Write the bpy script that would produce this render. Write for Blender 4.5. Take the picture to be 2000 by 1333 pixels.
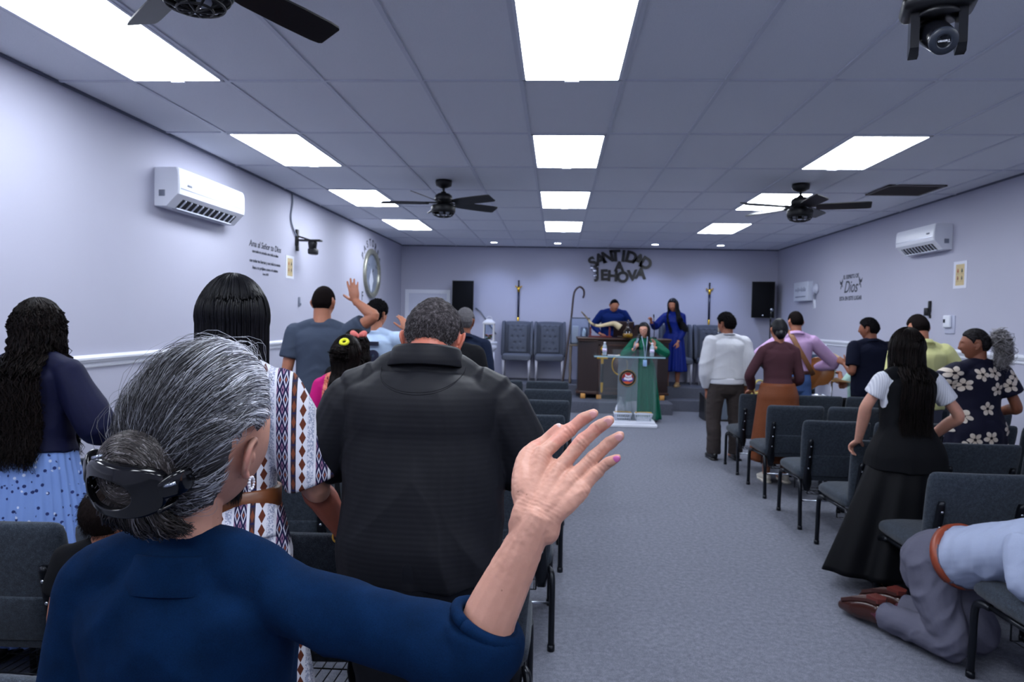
import bpy, bmesh, math, random
import numpy as np
from mathutils import Vector, Matrix
C = bpy.context
SC = C.scene
for o in list(bpy.data.objects):
    bpy.data.objects.remove(o)
PI = math.pi
CEIL = 3.046          # ceiling height
XL, XR = -3.19, 4.28  # side walls
YB, YF = 14.15, -3.2  # stage wall, wall behind the camera

# ------------------------------------------------------------------ camera
def make_camera():
    f, yaw, pit, roll = 1375.3, .0645, .0326, .0204
    cy, sy, cp, sp = math.cos(yaw), math.sin(yaw), math.cos(pit), math.sin(pit)
    F = Vector((-sy*cp, cy*cp, -sp)); R0 = Vector((cy, sy, 0)); U0 = R0.cross(F)
    R = math.cos(roll)*R0 + math.sin(roll)*U0
    U = -math.sin(roll)*R0 + math.cos(roll)*U0
    cam = bpy.data.cameras.new('camera'); ob = bpy.data.objects.new('camera', cam)
    SC.collection.objects.link(ob)
    M = Matrix((R, U, -F)).transposed().to_4x4(); M.translation = (0, 0, 1.61)
    ob.matrix_world = M
    cam.sensor_width = 36; cam.lens = 36*f/2000
    cam.clip_start = .05; cam.clip_end = 60
    cam.dof.use_dof = True; cam.dof.focus_distance = 1.3; cam.dof.aperture_fstop = 8.5
    SC.camera = ob
make_camera()

# ------------------------------------------------------------------ world, exposure
w = bpy.data.worlds.new('world'); SC.world = w; w.use_nodes = True
bgn = w.node_tree.nodes.get('Background')
bgn.inputs[0].default_value = (.55, .62, .85, 1); bgn.inputs[1].default_value = .02
vs = SC.view_settings
vs.view_transform = 'Standard'; vs.look = 'None'; vs.gamma = 1; vs.use_curve_mapping = False
vs.exposure = 0.0
SC.cycles.use_denoising = True
SC.cycles.max_bounces = 7; SC.cycles.diffuse_bounces = 4; SC.cycles.transparent_max_bounces = 12
SC.cycles.sample_clamp_indirect = 6
LIGHT_COL = (.85, .91, 1.0)
PANEL_E = 18.0
SPOT_W = 45.0

# ------------------------------------------------------------------ helpers: objects
def link(o, parent=None):
    SC.collection.objects.link(o)
    if parent is not None: o.parent = parent
    return o
def tag(o, label=None, cat=None, group=None, kind=None):
    if label: o['label'] = label
    if cat: o['category'] = cat
    if group: o['group'] = group
    if kind: o['kind'] = kind
    return o
def thing(name, label, cat, loc=(0, 0, 0), rz=0, group=None):
    o = bpy.data.objects.new(name, None); o.empty_display_size = .1
    link(o); o.location = loc; o.rotation_euler = (0, 0, rz)
    return tag(o, label, cat, group)
def copy_tree(o, parent=None):
    c = o.copy(); SC.collection.objects.link(c)
    if parent is not None:
        c.parent = parent; c.matrix_parent_inverse = o.matrix_parent_inverse.copy()
    for ch in list(o.children): copy_tree(ch, c)
    return c

# ------------------------------------------------------------------ helpers: materials
def lin(c):
    c = np.array(c[:3], float)/255
    return tuple(float(x/12.92 if x <= .04045 else ((x+.055)/1.055)**2.4) for x in c)
class NX:
    """tiny expression wrapper over math nodes"""
    def __init__(s, nt, sock): s.nt, s.s = nt, sock
    def op(s, o, b=None, c=None):
        n = s.nt.nodes.new('ShaderNodeMath'); n.operation = o
        for i, x in enumerate((s, b, c)):
            if x is None: continue
            if isinstance(x, NX): s.nt.links.new(x.s, n.inputs[i])
            else: n.inputs[i].default_value = x
        return NX(s.nt, n.outputs[0])
    def __add__(s, b): return s.op('ADD', b)
    def __sub__(s, b): return s.op('SUBTRACT', b)
    def __mul__(s, b): return s.op('MULTIPLY', b)
    def __truediv__(s, b): return s.op('DIVIDE', b)
    def __lt__(s, b): return s.op('LESS_THAN', b)
    def __gt__(s, b): return s.op('GREATER_THAN', b)
    def fr(s): return s.op('FRACT')
    def ab(s): return s.op('ABSOLUTE')
    def sin(s): return s.op('SINE')
    def mn(s, b): return s.op('MINIMUM', b)
    def mx(s, b): return s.op('MAXIMUM', b)
class MT:
    def __init__(s, name, col=(128, 128, 128), rough=.6, metal=0., spec=.5, **kw):
        s.m = bpy.data.materials.new(name); s.m.use_nodes = True
        s.nt = s.m.node_tree; s.b = s.nt.nodes.get('Principled BSDF')
        s.b.inputs['Base Color'].default_value = (*lin(col), 1)
        s.b.inputs['Roughness'].default_value = rough; s.b.inputs['Metallic'].default_value = metal
        s.b.inputs['Specular IOR Level'].default_value = spec
        for k, v in kw.items(): s.b.inputs[k.replace('_', ' ')].default_value = v
        s.m.diffuse_color = (*lin(col), 1)
        s._c = None
    def n(s, t): return s.nt.nodes.new(t)
    def L(s, a, b): s.nt.links.new(a, b)
    def co(s):
        if s._c is None: s._c = s.n('ShaderNodeTexCoord').outputs['Object']
        return s._c
    def xyz(s):
        n = s.n('ShaderNodeSeparateXYZ'); s.L(s.co(), n.inputs[0])
        return [NX(s.nt, n.outputs[i]) for i in range(3)]
    def noise(s, scale, detail=3, rough=.5, stretch=None, dist=0):
        n = s.n('ShaderNodeTexNoise'); n.inputs['Scale'].default_value = scale
        n.inputs['Detail'].default_value = detail; n.inputs['Roughness'].default_value = rough
        n.inputs['Distortion'].default_value = dist
        v = s.co()
        if stretch:
            mp = s.n('ShaderNodeMapping'); mp.inputs['Scale'].default_value = stretch
            s.L(v, mp.inputs[0]); v = mp.outputs[0]
        s.L(v, n.inputs['Vector'])
        return NX(s.nt, n.outputs['Fac'])
    def vor(s, scale, feature='F1', rnd=1., vec=None, out='Distance', dim='3D'):
        n = s.n('ShaderNodeTexVoronoi'); n.feature = feature; n.voronoi_dimensions = dim
        n.inputs['Scale'].default_value = scale; n.inputs['Randomness'].default_value = rnd
        s.L(vec if vec is not None else s.co(), n.inputs['Vector'])
        return n.outputs[out]
    def rgb(s, c):
        n = s.n('ShaderNodeRGB'); n.outputs[0].default_value = (*lin(c), 1); return n.outputs[0]
    def mix(s, fac, a, b):
        n = s.n('ShaderNodeMix'); n.data_type = 'RGBA'
        if isinstance(fac, NX): s.L(fac.s, n.inputs[0])
        else: n.inputs[0].default_value = fac
        for x, i in ((a, 6), (b, 7)):
            if isinstance(x, (tuple, list)): n.inputs[i].default_value = (*lin(x), 1)
            else: s.L(x, n.inputs[i])
        return n.outputs[2]
    def ramp(s, fac, stops, interp='LINEAR'):
        n = s.n('ShaderNodeValToRGB'); n.color_ramp.interpolation = interp
        el = n.color_ramp.elements
        while len(el) < len(stops): el.new(.5)
        for e, (p, c) in zip(el, stops): e.position = p; e.color = (*lin(c), 1)
        s.L(fac.s if isinstance(fac, NX) else fac, n.inputs[0])
        return n.outputs[0]
    def col(s, sock): s.L(sock, s.b.inputs['Base Color']); return s
    def bump(s, h, strength=.3, dist=.002):
        n = s.n('ShaderNodeBump'); n.inputs['Strength'].default_value = strength
        n.inputs['Distance'].default_value = dist
        s.L(h.s if isinstance(h, NX) else h, n.inputs['Height'])
        s.L(n.outputs[0], s.b.inputs['Normal']); return s
def plain(name, col, rough=.6, metal=0., spec=.5, bump=None, var=None, **kw):
    m = MT(name, col, rough, metal, spec, **kw)
    if var:
        sc, c2 = var
        m.col(m.mix(m.noise(sc, 4, .6), col, c2))
    if bump: m.bump(m.noise(bump[0], 3), bump[1], bump[2] if len(bump) > 2 else .002)
    return m.m
def cloth(name, col, amt=.12, rough=.88, weave=900, sheen=.0):
    c2 = tuple(max(0, x*(1-amt*2)) for x in col); c3 = tuple(min(255, x*(1+amt)+3) for x in col)
    m = MT(name, col, rough, 0, .14)
    m.col(m.ramp(m.noise(weave, 2, .7), [(.3, c2), (.7, c3)]))
    if sheen: m.b.inputs['Sheen Weight'].default_value = sheen
    m.bump(m.noise(weave, 2), .25, .0008)
    return m.m
def emit(name, col, e):
    m = MT(name, (255, 255, 255), .5)
    m.b.inputs['Emission Color'].default_value = (*col, 1); m.b.inputs['Emission Strength'].default_value = e
    return m.m

# ------------------------------------------------------------------ helpers: geometry
def A(*p): return np.array(p, float)
def nrm(v): v = np.asarray(v, float); return v/(np.linalg.norm(v)+1e-12)
class G:
    def __init__(s): s.v, s.f, s.mi, s.n = [], [], [], 0
    def add(s, V, F, mi=0, M=None):
        V = np.asarray(V, float).reshape(-1, 3)
        if M is not None: M = np.array(M); V = V@M[:3, :3].T + M[:3, 3]
        s.v.append(V); s.f += [tuple(int(i)+s.n for i in q) for q in F]; s.mi += [mi]*len(F); s.n += len(V)
    def V(s): return np.concatenate(s.v) if s.v else np.zeros((0, 3))
    def box(s, x0, x1, y0, y1, z0, z1, mi=0, M=None):
        V = [(x, y, z) for z in (z0, z1) for y in (y0, y1) for x in (x0, x1)]
        s.add(V, [(0, 2, 3, 1), (4, 5, 7, 6), (0, 1, 5, 4), (2, 6, 7, 3), (0, 4, 6, 2), (1, 3, 7, 5)], mi, M)
    def rbox(s, size, c=(0, 0, 0), r=.01, seg=3, mi=0, M=None, f=None):
        bm = bmesh.new(); bmesh.ops.create_cube(bm, size=1)
        for v in bm.verts: v.co = Vector((v.co.x*size[0], v.co.y*size[1], v.co.z*size[2]))
        bmesh.ops.bevel(bm, geom=bm.edges[:], offset=r, segments=seg, profile=.5, affect='EDGES')
        bm.verts.index_update()
        V = np.array([v.co for v in bm.verts]); F = [[v.index for v in q.verts] for q in bm.faces]; bm.free()
        if f is not None: V = f(V)
        s.add(V+np.array(c), F, mi, M)
    def rings(s, R, c0=True, c1=True, mi=0, close=True, M=None):
        R = np.asarray(R, float); K, n = R.shape[:2]; F = []
        for k in range(K-1):
            for i in range(n if close else n-1):
                j = (i+1) % n; F.append((k*n+i, k*n+j, (k+1)*n+j, (k+1)*n+i))
        if c0: F.append(tuple(range(n))[::-1])
        if c1: F.append(tuple((K-1)*n+i for i in range(n)))
        s.add(R.reshape(-1, 3), F, mi, M)
    def lathe(s, prof, n=24, mi=0, M=None, c0=True, c1=True):
        a = np.arange(n)*2*PI/n
        R = [np.stack([r*np.cos(a), r*np.sin(a), np.full(n, z)], 1) for r, z in prof]
        s.rings(R, c0, c1, mi, True, M)
    def cyl(s, p, q, r, r2=None, n=12, mi=0):
        s.sweep([p, q], [r, r if r2 is None else r2], n, mi)
    def ell(s, c, rad, M=None, n=18, m=12, mi=0):
        a = np.arange(n)*2*PI/n; R = []
        for k in range(1, m):
            t = PI*k/m
            R.append(np.stack([np.sin(t)*np.cos(a)*rad[0], np.sin(t)*np.sin(a)*rad[1], np.full(n, -np.cos(t)*rad[2])], 1))
        R = np.array(R)
        if M is not None: R = R@np.array(M)[:3, :3].T
        s.rings(R+np.array(c), True, True, mi)
    def sweep(s, pts, rad, n=10, mi=0, ref=None, caps=(0, 0), pw=2.):
        """rings along pts, radii scalar or (a, b); a lies along ref; caps: 1 = domed; pw > 2 squares the section"""
        P = np.array(pts, float); K = len(P)
        rad = np.array(rad, float)
        if rad.ndim == 0: rad = np.full(K, float(rad))
        if rad.ndim == 1: rad = np.stack([rad, rad], 1)
        T = np.gradient(P, axis=0) if K > 2 else np.repeat((P[1:]-P[:1]), 2, 0)
        T /= np.linalg.norm(T, axis=1)[:, None]+1e-12
        Aa = np.zeros((K, 3))
        if ref is None:
            x = nrm(np.cross(T[0], (0, 0, 1) if abs(T[0][2]) < .9 else (0, 1, 0)))
            for k in range(K):
                x = nrm(x - T[k]*np.dot(x, T[k])); Aa[k] = x
        else:
            rf = np.broadcast_to(np.array(ref, float), (K, 3))
            for k in range(K): Aa[k] = nrm(rf[k]-T[k]*np.dot(rf[k], T[k]))
        B = np.cross(T, Aa)
        if caps[0]:
            m = rad[0].min(); e = [(.0, 1.), (.5, .866), (.85, .527), (.98, .2)]
            P = np.concatenate([[P[0]-T[0]*m*d for d, _ in e[:0:-1]], P]); rad = np.concatenate([[rad[0]*q for _, q in e[:0:-1]], rad])
            Aa = np.concatenate([[Aa[0]]*3, Aa]); B = np.concatenate([[B[0]]*3, B])
        if caps[1]:
            m = rad[-1].min(); e = [(.0, 1.), (.5, .866), (.85, .527), (.98, .2)]
            P = np.concatenate([P, [P[-1]+T[-1]*m*d for d, _ in e[1:]]]); rad = np.concatenate([rad, [rad[-1]*q for _, q in e[1:]]])
            Aa = np.concatenate([Aa, [Aa[-1]]*3]); B = np.concatenate([B, [B[-1]]*3])
        a = np.arange(n)*2*PI/n
        ca, sa = np.cos(a), np.sin(a)
        if pw != 2.:
            ca = np.sign(ca)*np.abs(ca)**(2/pw); sa = np.sign(sa)*np.abs(sa)**(2/pw)
        R = P[:, None, :] + ca[None, :, None]*(Aa*rad[:, :1])[:, None, :] + sa[None, :, None]*(B*rad[:, 1:])[:, None, :]
        s.rings(R, True, True, mi)
    def limb(s, pts, rad, ref=None, n=16, seg=5, caps=(1, 1), mi=0, pw=2.):
        P = np.array(pts, float); r = np.array(rad, float)
        if r.ndim == 0: r = np.full(len(P), float(r))
        if r.ndim == 1: r = np.stack([r, r], 1)
        if ref is not None and np.ndim(ref) == 2:
            Z = np.concatenate([P, r, np.array(ref, float)], 1)
        else: Z = np.concatenate([P, r], 1)
        Q = spline(Z, seg)
        rf = Q[:, 5:8] if Q.shape[1] > 5 else ref
        s.sweep(Q[:, :3], np.maximum(Q[:, 3:5], 1e-4), n, mi, rf, caps, pw)
    def prism(s, poly, d0, d1, M=None, mi=0):
        """2-D outline in XZ, extruded along Y"""
        p = np.array(poly, float); n = len(p)
        V = np.concatenate([np.stack([p[:, 0], np.full(n, d0), p[:, 1]], 1), np.stack([p[:, 0], np.full(n, d1), p[:, 1]], 1)])
        F = [tuple(range(n))[::-1], tuple(range(n, 2*n))]+[(i, (i+1) % n, n+(i+1) % n, n+i) for i in range(n)]
        s.add(V, F, mi, M)
def spline(Z, seg):
    Z = np.asarray(Z, float)
    if len(Z) < 3 or seg <= 1: 
        if len(Z) == 2 and seg > 1:
            t = np.linspace(0, 1, seg+1)[:, None]; return Z[0]*(1-t)+Z[1]*t
        return Z
    E = np.concatenate([[2*Z[0]-Z[1]], Z, [2*Z[-1]-Z[-2]]]); out = []
    for i in range(1, len(E)-2):
        p0, p1, p2, p3 = E[i-1:i+3]
        for t in np.arange(seg)/seg:
            out.append(.5*((2*p1)+(p2-p0)*t+(2*p0-5*p1+4*p2-p3)*t*t+(3*p1-p0-3*p2+p3)*t**3))
    out.append(Z[-1]); return np.array(out)
def mesh_of(V, F, name, mi=None):
    me = bpy.data.meshes.new(name)
    me.from_pydata(V.tolist() if hasattr(V, 'tolist') else V, [], F.tolist() if hasattr(F, 'tolist') else F)
    if mi is not None and len(mi): me.polygons.foreach_set('material_index', np.asarray(mi, np.int32))
    return me
def build(g, name, mats, parent=None, smooth=True, remesh=None, it=3, post=None, angle=None, loc=None, adapt=0.):
    V, F, mi = g.V(), g.f, g.mi
    me = mesh_of(V, F, name, mi)
    if remesh:
        ob = bpy.data.objects.new('tmp', me); SC.collection.objects.link(ob)
        r = ob.modifiers.new('r', 'REMESH'); r.mode = 'VOXEL'; r.voxel_size = remesh; r.adaptivity = adapt
        if it:
            sm = ob.modifiers.new('s', 'SMOOTH'); sm.factor = .5; sm.iterations = it
        dg = C.evaluated_depsgraph_get(); m2 = bpy.data.meshes.new_from_object(ob.evaluated_get(dg))
        bpy.data.objects.remove(ob); bpy.data.meshes.remove(me); me = m2; me.name = name
        if post is not None:
            n = len(me.vertices); P = np.empty(n*3); me.vertices.foreach_get('co', P); P = P.reshape(-1, 3)
            Nn = np.empty(n*3); me.vertices.foreach_get('normal', Nn); Nn = Nn.reshape(-1, 3)
            P2, pm = post(P, Nn)
            me.vertices.foreach_set('co', P2.ravel())
            if pm is not None:
                c = np.empty(len(me.polygons)*3); me.polygons.foreach_get('center', c)
                me.polygons.foreach_set('material_index', pm(c.reshape(-1, 3)).astype(np.int32))
    mats = mats if isinstance(mats, (list, tuple)) else [mats]
    me.materials.clear()
    for m in mats: me.materials.append(m)
    if smooth: me.polygons.foreach_set('use_smooth', np.ones(len(me.polygons), bool))
    if angle: me.set_sharp_from_angle(angle=math.radians(angle))
    me.update()
    ob = bpy.data.objects.new(name, me); link(ob, parent)
    if loc is not None: ob.location = loc
    return ob
def hashn(i, j, k, seed):
    h = (i*374761393 + j*668265263 + k*2147483647 + seed*974711) & 0xffffffff
    h = ((h ^ (h >> 13))*1274126177) & 0xffffffff
    return ((h ^ (h >> 16)) & 0xffff)/32767.5 - 1
def vn(P, seed=0):
    P = np.asarray(P, float); I = np.floor(P).astype(np.int64); f = P-I; f = f*f*(3-2*f); r = 0
    for dx in (0, 1):
        for dy in (0, 1):
            for dz in (0, 1):
                wt = (f[:, 0] if dx else 1-f[:, 0])*(f[:, 1] if dy else 1-f[:, 1])*(f[:, 2] if dz else 1-f[:, 2])
                r = r + wt*hashn(I[:, 0]+dx, I[:, 1]+dy, I[:, 2]+dz, seed)
    return r
def folds(amp=.006, sc=(7, 7, 13), seed=1, shear=.5):
    def f(P, N):
        Q = P.copy(); Q[:, 2] += shear*np.abs(Q[:, 0])
        a = vn(Q*np.array(sc), seed); b = vn(Q*np.array(sc)*2.1+7, seed+3)
        d = (1-np.abs(a)*2)*.6 + b*.3
        return P + N*(amp*d)[:, None], None
    return f
def rotz(a): return np.array(Matrix.Rotation(a, 4, 'Z'))
def rotx(a): return np.array(Matrix.Rotation(a, 4, 'X'))
def roty(a): return np.array(Matrix.Rotation(a, 4, 'Y'))
def tr(x, y, z): return np.array(Matrix.Translation((x, y, z)))
def xf(M, P): P = np.asarray(P, float); return P@M[:3, :3].T + M[:3, 3]
def strands(P, r0, r1=None, n=4):
    """P (N,K,3) polylines -> tapered tubes (verts, quads)"""
    N, K = P.shape[:2]
    T = np.gradient(P, axis=1); T /= np.linalg.norm(T, axis=2, keepdims=True)+1e-12
    ref = np.where(np.abs(T[..., 2:]) > .9, np.array([[[0, 1., 0]]]), np.array([[[0, 0, 1.]]]))
    X = np.cross(T, ref); X /= np.linalg.norm(X, axis=2, keepdims=True)+1e-12
    Y = np.cross(T, X)
    r0 = np.broadcast_to(np.asarray(r0, float).reshape(-1, 1), (N, 1)); r1 = r0*.25 if r1 is None else np.broadcast_to(np.asarray(r1, float).reshape(-1, 1), (N, 1))
    u = np.linspace(0, 1, K)[None]; rr = (r0*(1-u**3)+r1*u**3)*np.minimum(1, u*7+.12)
    a = np.arange(n)*2*PI/n
    R = P[:, :, None] + rr[..., None, None]*(np.cos(a)[None, None, :, None]*X[:, :, None]+np.sin(a)[None, None, :, None]*Y[:, :, None])
    base = (np.arange(N)*K*n)[:, None, None]; k = np.arange(K-1)[None, :, None]*n; i = np.arange(n)[None, None]; j = (i+1) % n
    F = np.stack([base+k+i, base+k+j, base+k+n+j, base+k+n+i], -1).reshape(-1, 4)
    return R.reshape(-1, 3), F
def strand_obj(name, P, r0, mat, parent, r1=None, n=3, kind=None):
    V, F = strands(P, r0, r1, n)
    me = bpy.data.meshes.new(name)
    me.vertices.add(len(V)); me.vertices.foreach_set('co', V.ravel())
    me.loops.add(F.size); me.loops.foreach_set('vertex_index', F.ravel().astype(np.int32))
    me.polygons.add(len(F)); me.polygons.foreach_set('loop_start', np.arange(0, F.size, 4, dtype=np.int32))
    me.update(calc_edges=True); me.validate()
    me.polygons.foreach_set('use_smooth', np.ones(len(F), bool))
    me.materials.append(mat)
    o = bpy.data.objects.new(name, me); link(o, parent)
    if kind: o['kind'] = kind
    return o

# ================================================================== the room
def m_wall():
    m = MT('wall_paint', (196, 198, 219), .62, 0, .3)
    m.col(m.mix(m.noise(1.3, 3), (180, 181, 200), (186, 187, 204)))
    m.bump(m.noise(130, 3), .12, .002); return m.m
def m_carpet():
    m = MT('carpet', (104, 107, 118), .95, 0, .1)
    a = m.noise(240, 2, .8); b = m.noise(34, 5, .75)
    m.col(m.mix(m.noise(2.2, 3) * .35, m.ramp(a*.6+b*.4, [(.32, (62, 65, 76)), (.5, (112, 115, 127)), (.70, (158, 161, 172))]), (104, 107, 120)))
    m.bump(a*.6+b*.4, .8, .006); return m.m
def m_tile():
    m = MT('ceiling_tile', (228, 230, 236), .9, 0, .15)
    a = m.noise(260, 2, .8)
    m.col(m.mix((a < .40)*.6, m.mix(m.noise(.8, 2), (222, 226, 236), (234, 236, 242)), (184, 190, 204)))
    m.bump(a, .5, .003); return m.m
M_WALL, M_CARPET, M_TILE = m_wall(), m_carpet(), m_tile()
M_TRIM = plain('white_trim', (226, 229, 240), .4, bump=(60, .05))
M_TBAR = plain('ceiling_grid_metal', (206, 210, 222), .45, spec=.4)
M_BLACK = plain('black_plastic', (14, 15, 19), .38, bump=(400, .1, .0006))
M_BLACKM = plain('black_metal', (16, 18, 23), .32, .55)
M_WHITE = plain('white_plastic', (228, 231, 242), .28, bump=(300, .03))
M_GREYP = plain('grey_plastic', (120, 126, 142), .45)
M_GOLD = plain('gold', (222, 176, 60), .28, .9)
M_STEEL = plain('polished_steel', (176, 182, 194), .18, .95)
M_DARKGAP = plain('dark_gap', (26, 28, 36), .8)

def structure(name, g, m, smooth=False):
    o = build(g, name, m, None, smooth); o['kind'] = 'structure'; return o
def slab(name, x0, x1, y0, y1, z0, z1, m):
    g = G(); g.box(x0, x1, y0, y1, z0, z1); return structure(name, g, m)
T = .2
slab('floor', XL-T, XR+T, YF-T, YB+T, -.2, 0, M_CARPET)
slab('wall_left', XL-T, XL, YF-T, YB+T, 0, CEIL+.3, M_WALL)
slab('wall_right', XR, XR+T, YF-T, YB+T, 0, CEIL+.3, M_WALL)
slab('wall_stage', XL, XR, YB, YB+T, 0, CEIL+.3, M_WALL)
slab('wall_back', XL, XR, YF-T, YF, 0, CEIL+.3, M_WALL)

# suspended ceiling: tiles (one board) below which the grid bars hang
GX0, GY0, TW, TL = -.254, 4.298, .6096, 1.2192
slab('ceiling', XL, XR, YF, YB, CEIL+.004, CEIL+.12, M_TILE)
g = G()
k0 = math.ceil((XL-GX0)/TW); k1 = math.floor((XR-GX0)/TW)
for k in range(k0, k1+1):
    x = GX0+k*TW; g.box(x-.012, x+.012, YF, YB, CEIL-.004, CEIL+.006)
j0 = math.ceil((YF-GY0)/TL); j1 = math.floor((YB-GY0)/TL)
for j in range(j0, j1+1):
    y = GY0+j*TL; g.box(XL, XR, y-.012, y+.012, CEIL-.0045, CEIL+.006)
structure('ceiling_grid', g, M_TBAR)
g = G()
for s, x in ((1, XL), (-1, XR)):
    g.box(min(x, x+s*.02), max(x, x+s*.02), YF, YB, CEIL-.012, CEIL+.006)
g.box(XL, XR, YB-.02, YB, CEIL-.02, CEIL+.006)
structure('trim_1', g, plain('wall_angle', (88, 94, 112), .5))

# chair rails with a moulded profile
def rail(name, x, s, z):
    pr = [(0, -.062), (.010, -.062), (.012, -.05), (.006, -.047), (.006, -.036), (.020, -.028), (.026, -.012), (.032, -.008), (.032, .006), (.022, .012), (.012, .02), (0, .024)]
    g = G(); R = [[(x+s*a, y, z+b) for a, b in pr] for y in (YF, YB)]
    g.rings(R, True, True); return structure(name, g, M_TRIM)
rail('trim_2', XL, 1, 1.275); rail('trim_3', XR, -1, 1.345)
for nm, b in (('baseboard_left', (XL, XL+.014, YF, YB)), ('baseboard_right', (XR-.014, XR, YF, YB)), ('baseboard_back', (XL, XR, YF, YF+.014))):
    slab(nm, *b, 0, .1, M_TRIM)

# stage: two carpeted steps and a projecting landing under the big desk
def m_stagecarpet():
    m = MT('stage_carpet', (84, 87, 99), .95, 0, .1); a = m.noise(190, 3, .8)
    m.col(m.ramp(a, [(.3, (58, 61, 73)), (.7, (108, 111, 124))])); m.bump(a, .6, .004); return m.m
M_STAGE = m_stagecarpet()
g = G()
def step(g, x0, x1, y0, y1, z1):
    r = .02; pr = [(y0, 0), (y0, z1-r), (y0+r*.3, z1-r*.3), (y0+r, z1), (y1, z1), (y1, 0)]
    g.rings([[(x, a, b) for a, b in pr] for x in (x0, x1)])
step(g, XL+.001, XR-.001, 13.02, YB-.001, .405)
step(g, XL+.001, XR-.001, 12.72, 13.03, .205)
step(g, .2, 1.99, 12.15, 12.75, .2)
st = structure('floor_stage', g, M_STAGE)

# ------------------------------------------------------------------ ceiling panel lights
M_PANEL = emit('panel_light', LIGHT_COL, PANEL_E)
M_PANELF = plain('panel_frame', (222, 226, 238), .4)
COLX = {'left': GX0-4*TW, 'middle': GX0, 'right': GX0+4*TW}
ROWY = [GY0+(2*r-1)*TL for r in range(-3, 4)]      # near edges
ORD = ['', '', '', 'first', 'second', 'third', 'fourth']
proto = None
for cn, x in COLX.items():
    for r, y in enumerate(ROWY):
        if cn == 'right' and r == 3: continue
        seen = r >= 3 and not (r == 3 and cn == 'right')
        lab = (f'glowing rectangular ceiling panel, {ORD[r]} from the camera in the {cn} column' if seen
               else f'unseen glowing rectangular ceiling panel added over the rear of the hall, {cn} column')  # rows above and behind the camera: out of view, added for light
        t = thing('ceiling_panel_light', lab, 'ceiling light', (x+TW/2, y+TL/2, CEIL), 0, 'ceiling panel lights')
        g = G(); a, b = TW/2-.012, TL/2-.012
        for q in ((-a, a, -b, -b+.018), (-a, a, b-.018, b), (-a, -a+.018, -b, b), (a-.018, a, -b, b)):
            g.box(*q, -.008, .003)
        build(g, 'frame', M_PANELF, t, False)
        g = G(); g.box(-a+.016, a-.016, -b+.016, b-.016, -.005, .002)
        build(g, 'diffuser', M_PANEL, t, False)
        g = G(); g.rbox((.085, .035, .012), (0, b+.002, -.010), .004, 2)
        build(g, 'sensor', M_PANELF, t)

# ------------------------------------------------------------------ recessed spots washing the stage wall
M_SPOT = emit('spot_light', (.75, .83, 1.), 30)
for i, x in enumerate((-1.25, -.04, 1.79, 3.0)):
    lab = f'small round recessed downlight over the stage, {["leftmost", "second from the left", "third from the left", "rightmost"][i]}'
    t = thing('recessed_downlight', lab, 'ceiling light', (x, 13.42, CEIL), 0, 'stage downlights')
    g = G(); g.lathe([(.062, .004), (.075, .003), (.085, -.001), (.083, -.006), (.066, -.006), (.062, .0)], 28, c0=False, c1=False)
    build(g, 'trim_ring', M_WHITE, t)
    g = G(); g.lathe([(.0005, -.003), (.064, -.003), (.064, .003), (.0005, .003)], 28)
    build(g, 'lens', M_SPOT, t, False)
    ld = bpy.data.lights.new('downlight_lamp', 'SPOT'); ld.energy = SPOT_W; ld.color = (.50, .62, 1.)
    ld.spot_size = 2.3; ld.spot_blend = .9; ld.shadow_soft_size = .05
    lo = bpy.data.objects.new('downlight_lamp', ld); link(lo, t); lo.location = (0, 0, -.03)

# ------------------------------------------------------------------ text helper
def text(name, s, size, M, mat, parent=None, depth=.002, bold=0., spacing=1., align='CENTER', shear=0., bev=0.):
    cu = bpy.data.curves.new(name, 'FONT'); cu.body = s; cu.size = size; cu.extrude = depth; cu.offset = bold
    cu.align_x = align; cu.align_y = 'CENTER'; cu.space_character = spacing; cu.shear = shear; cu.bevel_depth = bev
    cu.resolution_u = 6
    ob = bpy.data.objects.new('t', cu); SC.collection.objects.link(ob)
    me = bpy.data.meshes.new_from_object(ob.evaluated_get(C.evaluated_depsgraph_get()))
    bpy.data.objects.remove(ob)
    me.transform(Matrix(M.tolist()) if hasattr(M, 'tolist') else M); me.materials.clear(); me.materials.append(mat)
    o = bpy.data.objects.new(name, me); link(o, parent); return o
def face_left(y, z, x=XL):     # text frame on the left wall: reads along +Y
    return np.array([[0, 0, 1., x], [1., 0, 0, y], [0, 1., 0, z], [0, 0, 0, 1]])
def face_right(y, z, x=XR):
    return np.array([[0, 0, -1., x], [-1., 0, 0, y], [0, 1., 0, z], [0, 0, 0, 1]])
def face_stage(x, z, y=YB):
    return np.array([[1., 0, 0, x], [0, 0, -1., y], [0, 1., 0, z], [0, 0, 0, 1]])
def join(obs, name, parent=None):
    g = G(); mats = []
    for o in obs:
        me = o.data; V = np.array([v.co for v in me.vertices]); mt = me.materials[0]
        if mt not in mats: mats.append(mt)
        g.add(V, [tuple(p.vertices) for p in me.polygons], mats.index(mt))
        bpy.data.objects.remove(o)
    return build(g, name, mats, parent, False)

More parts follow.
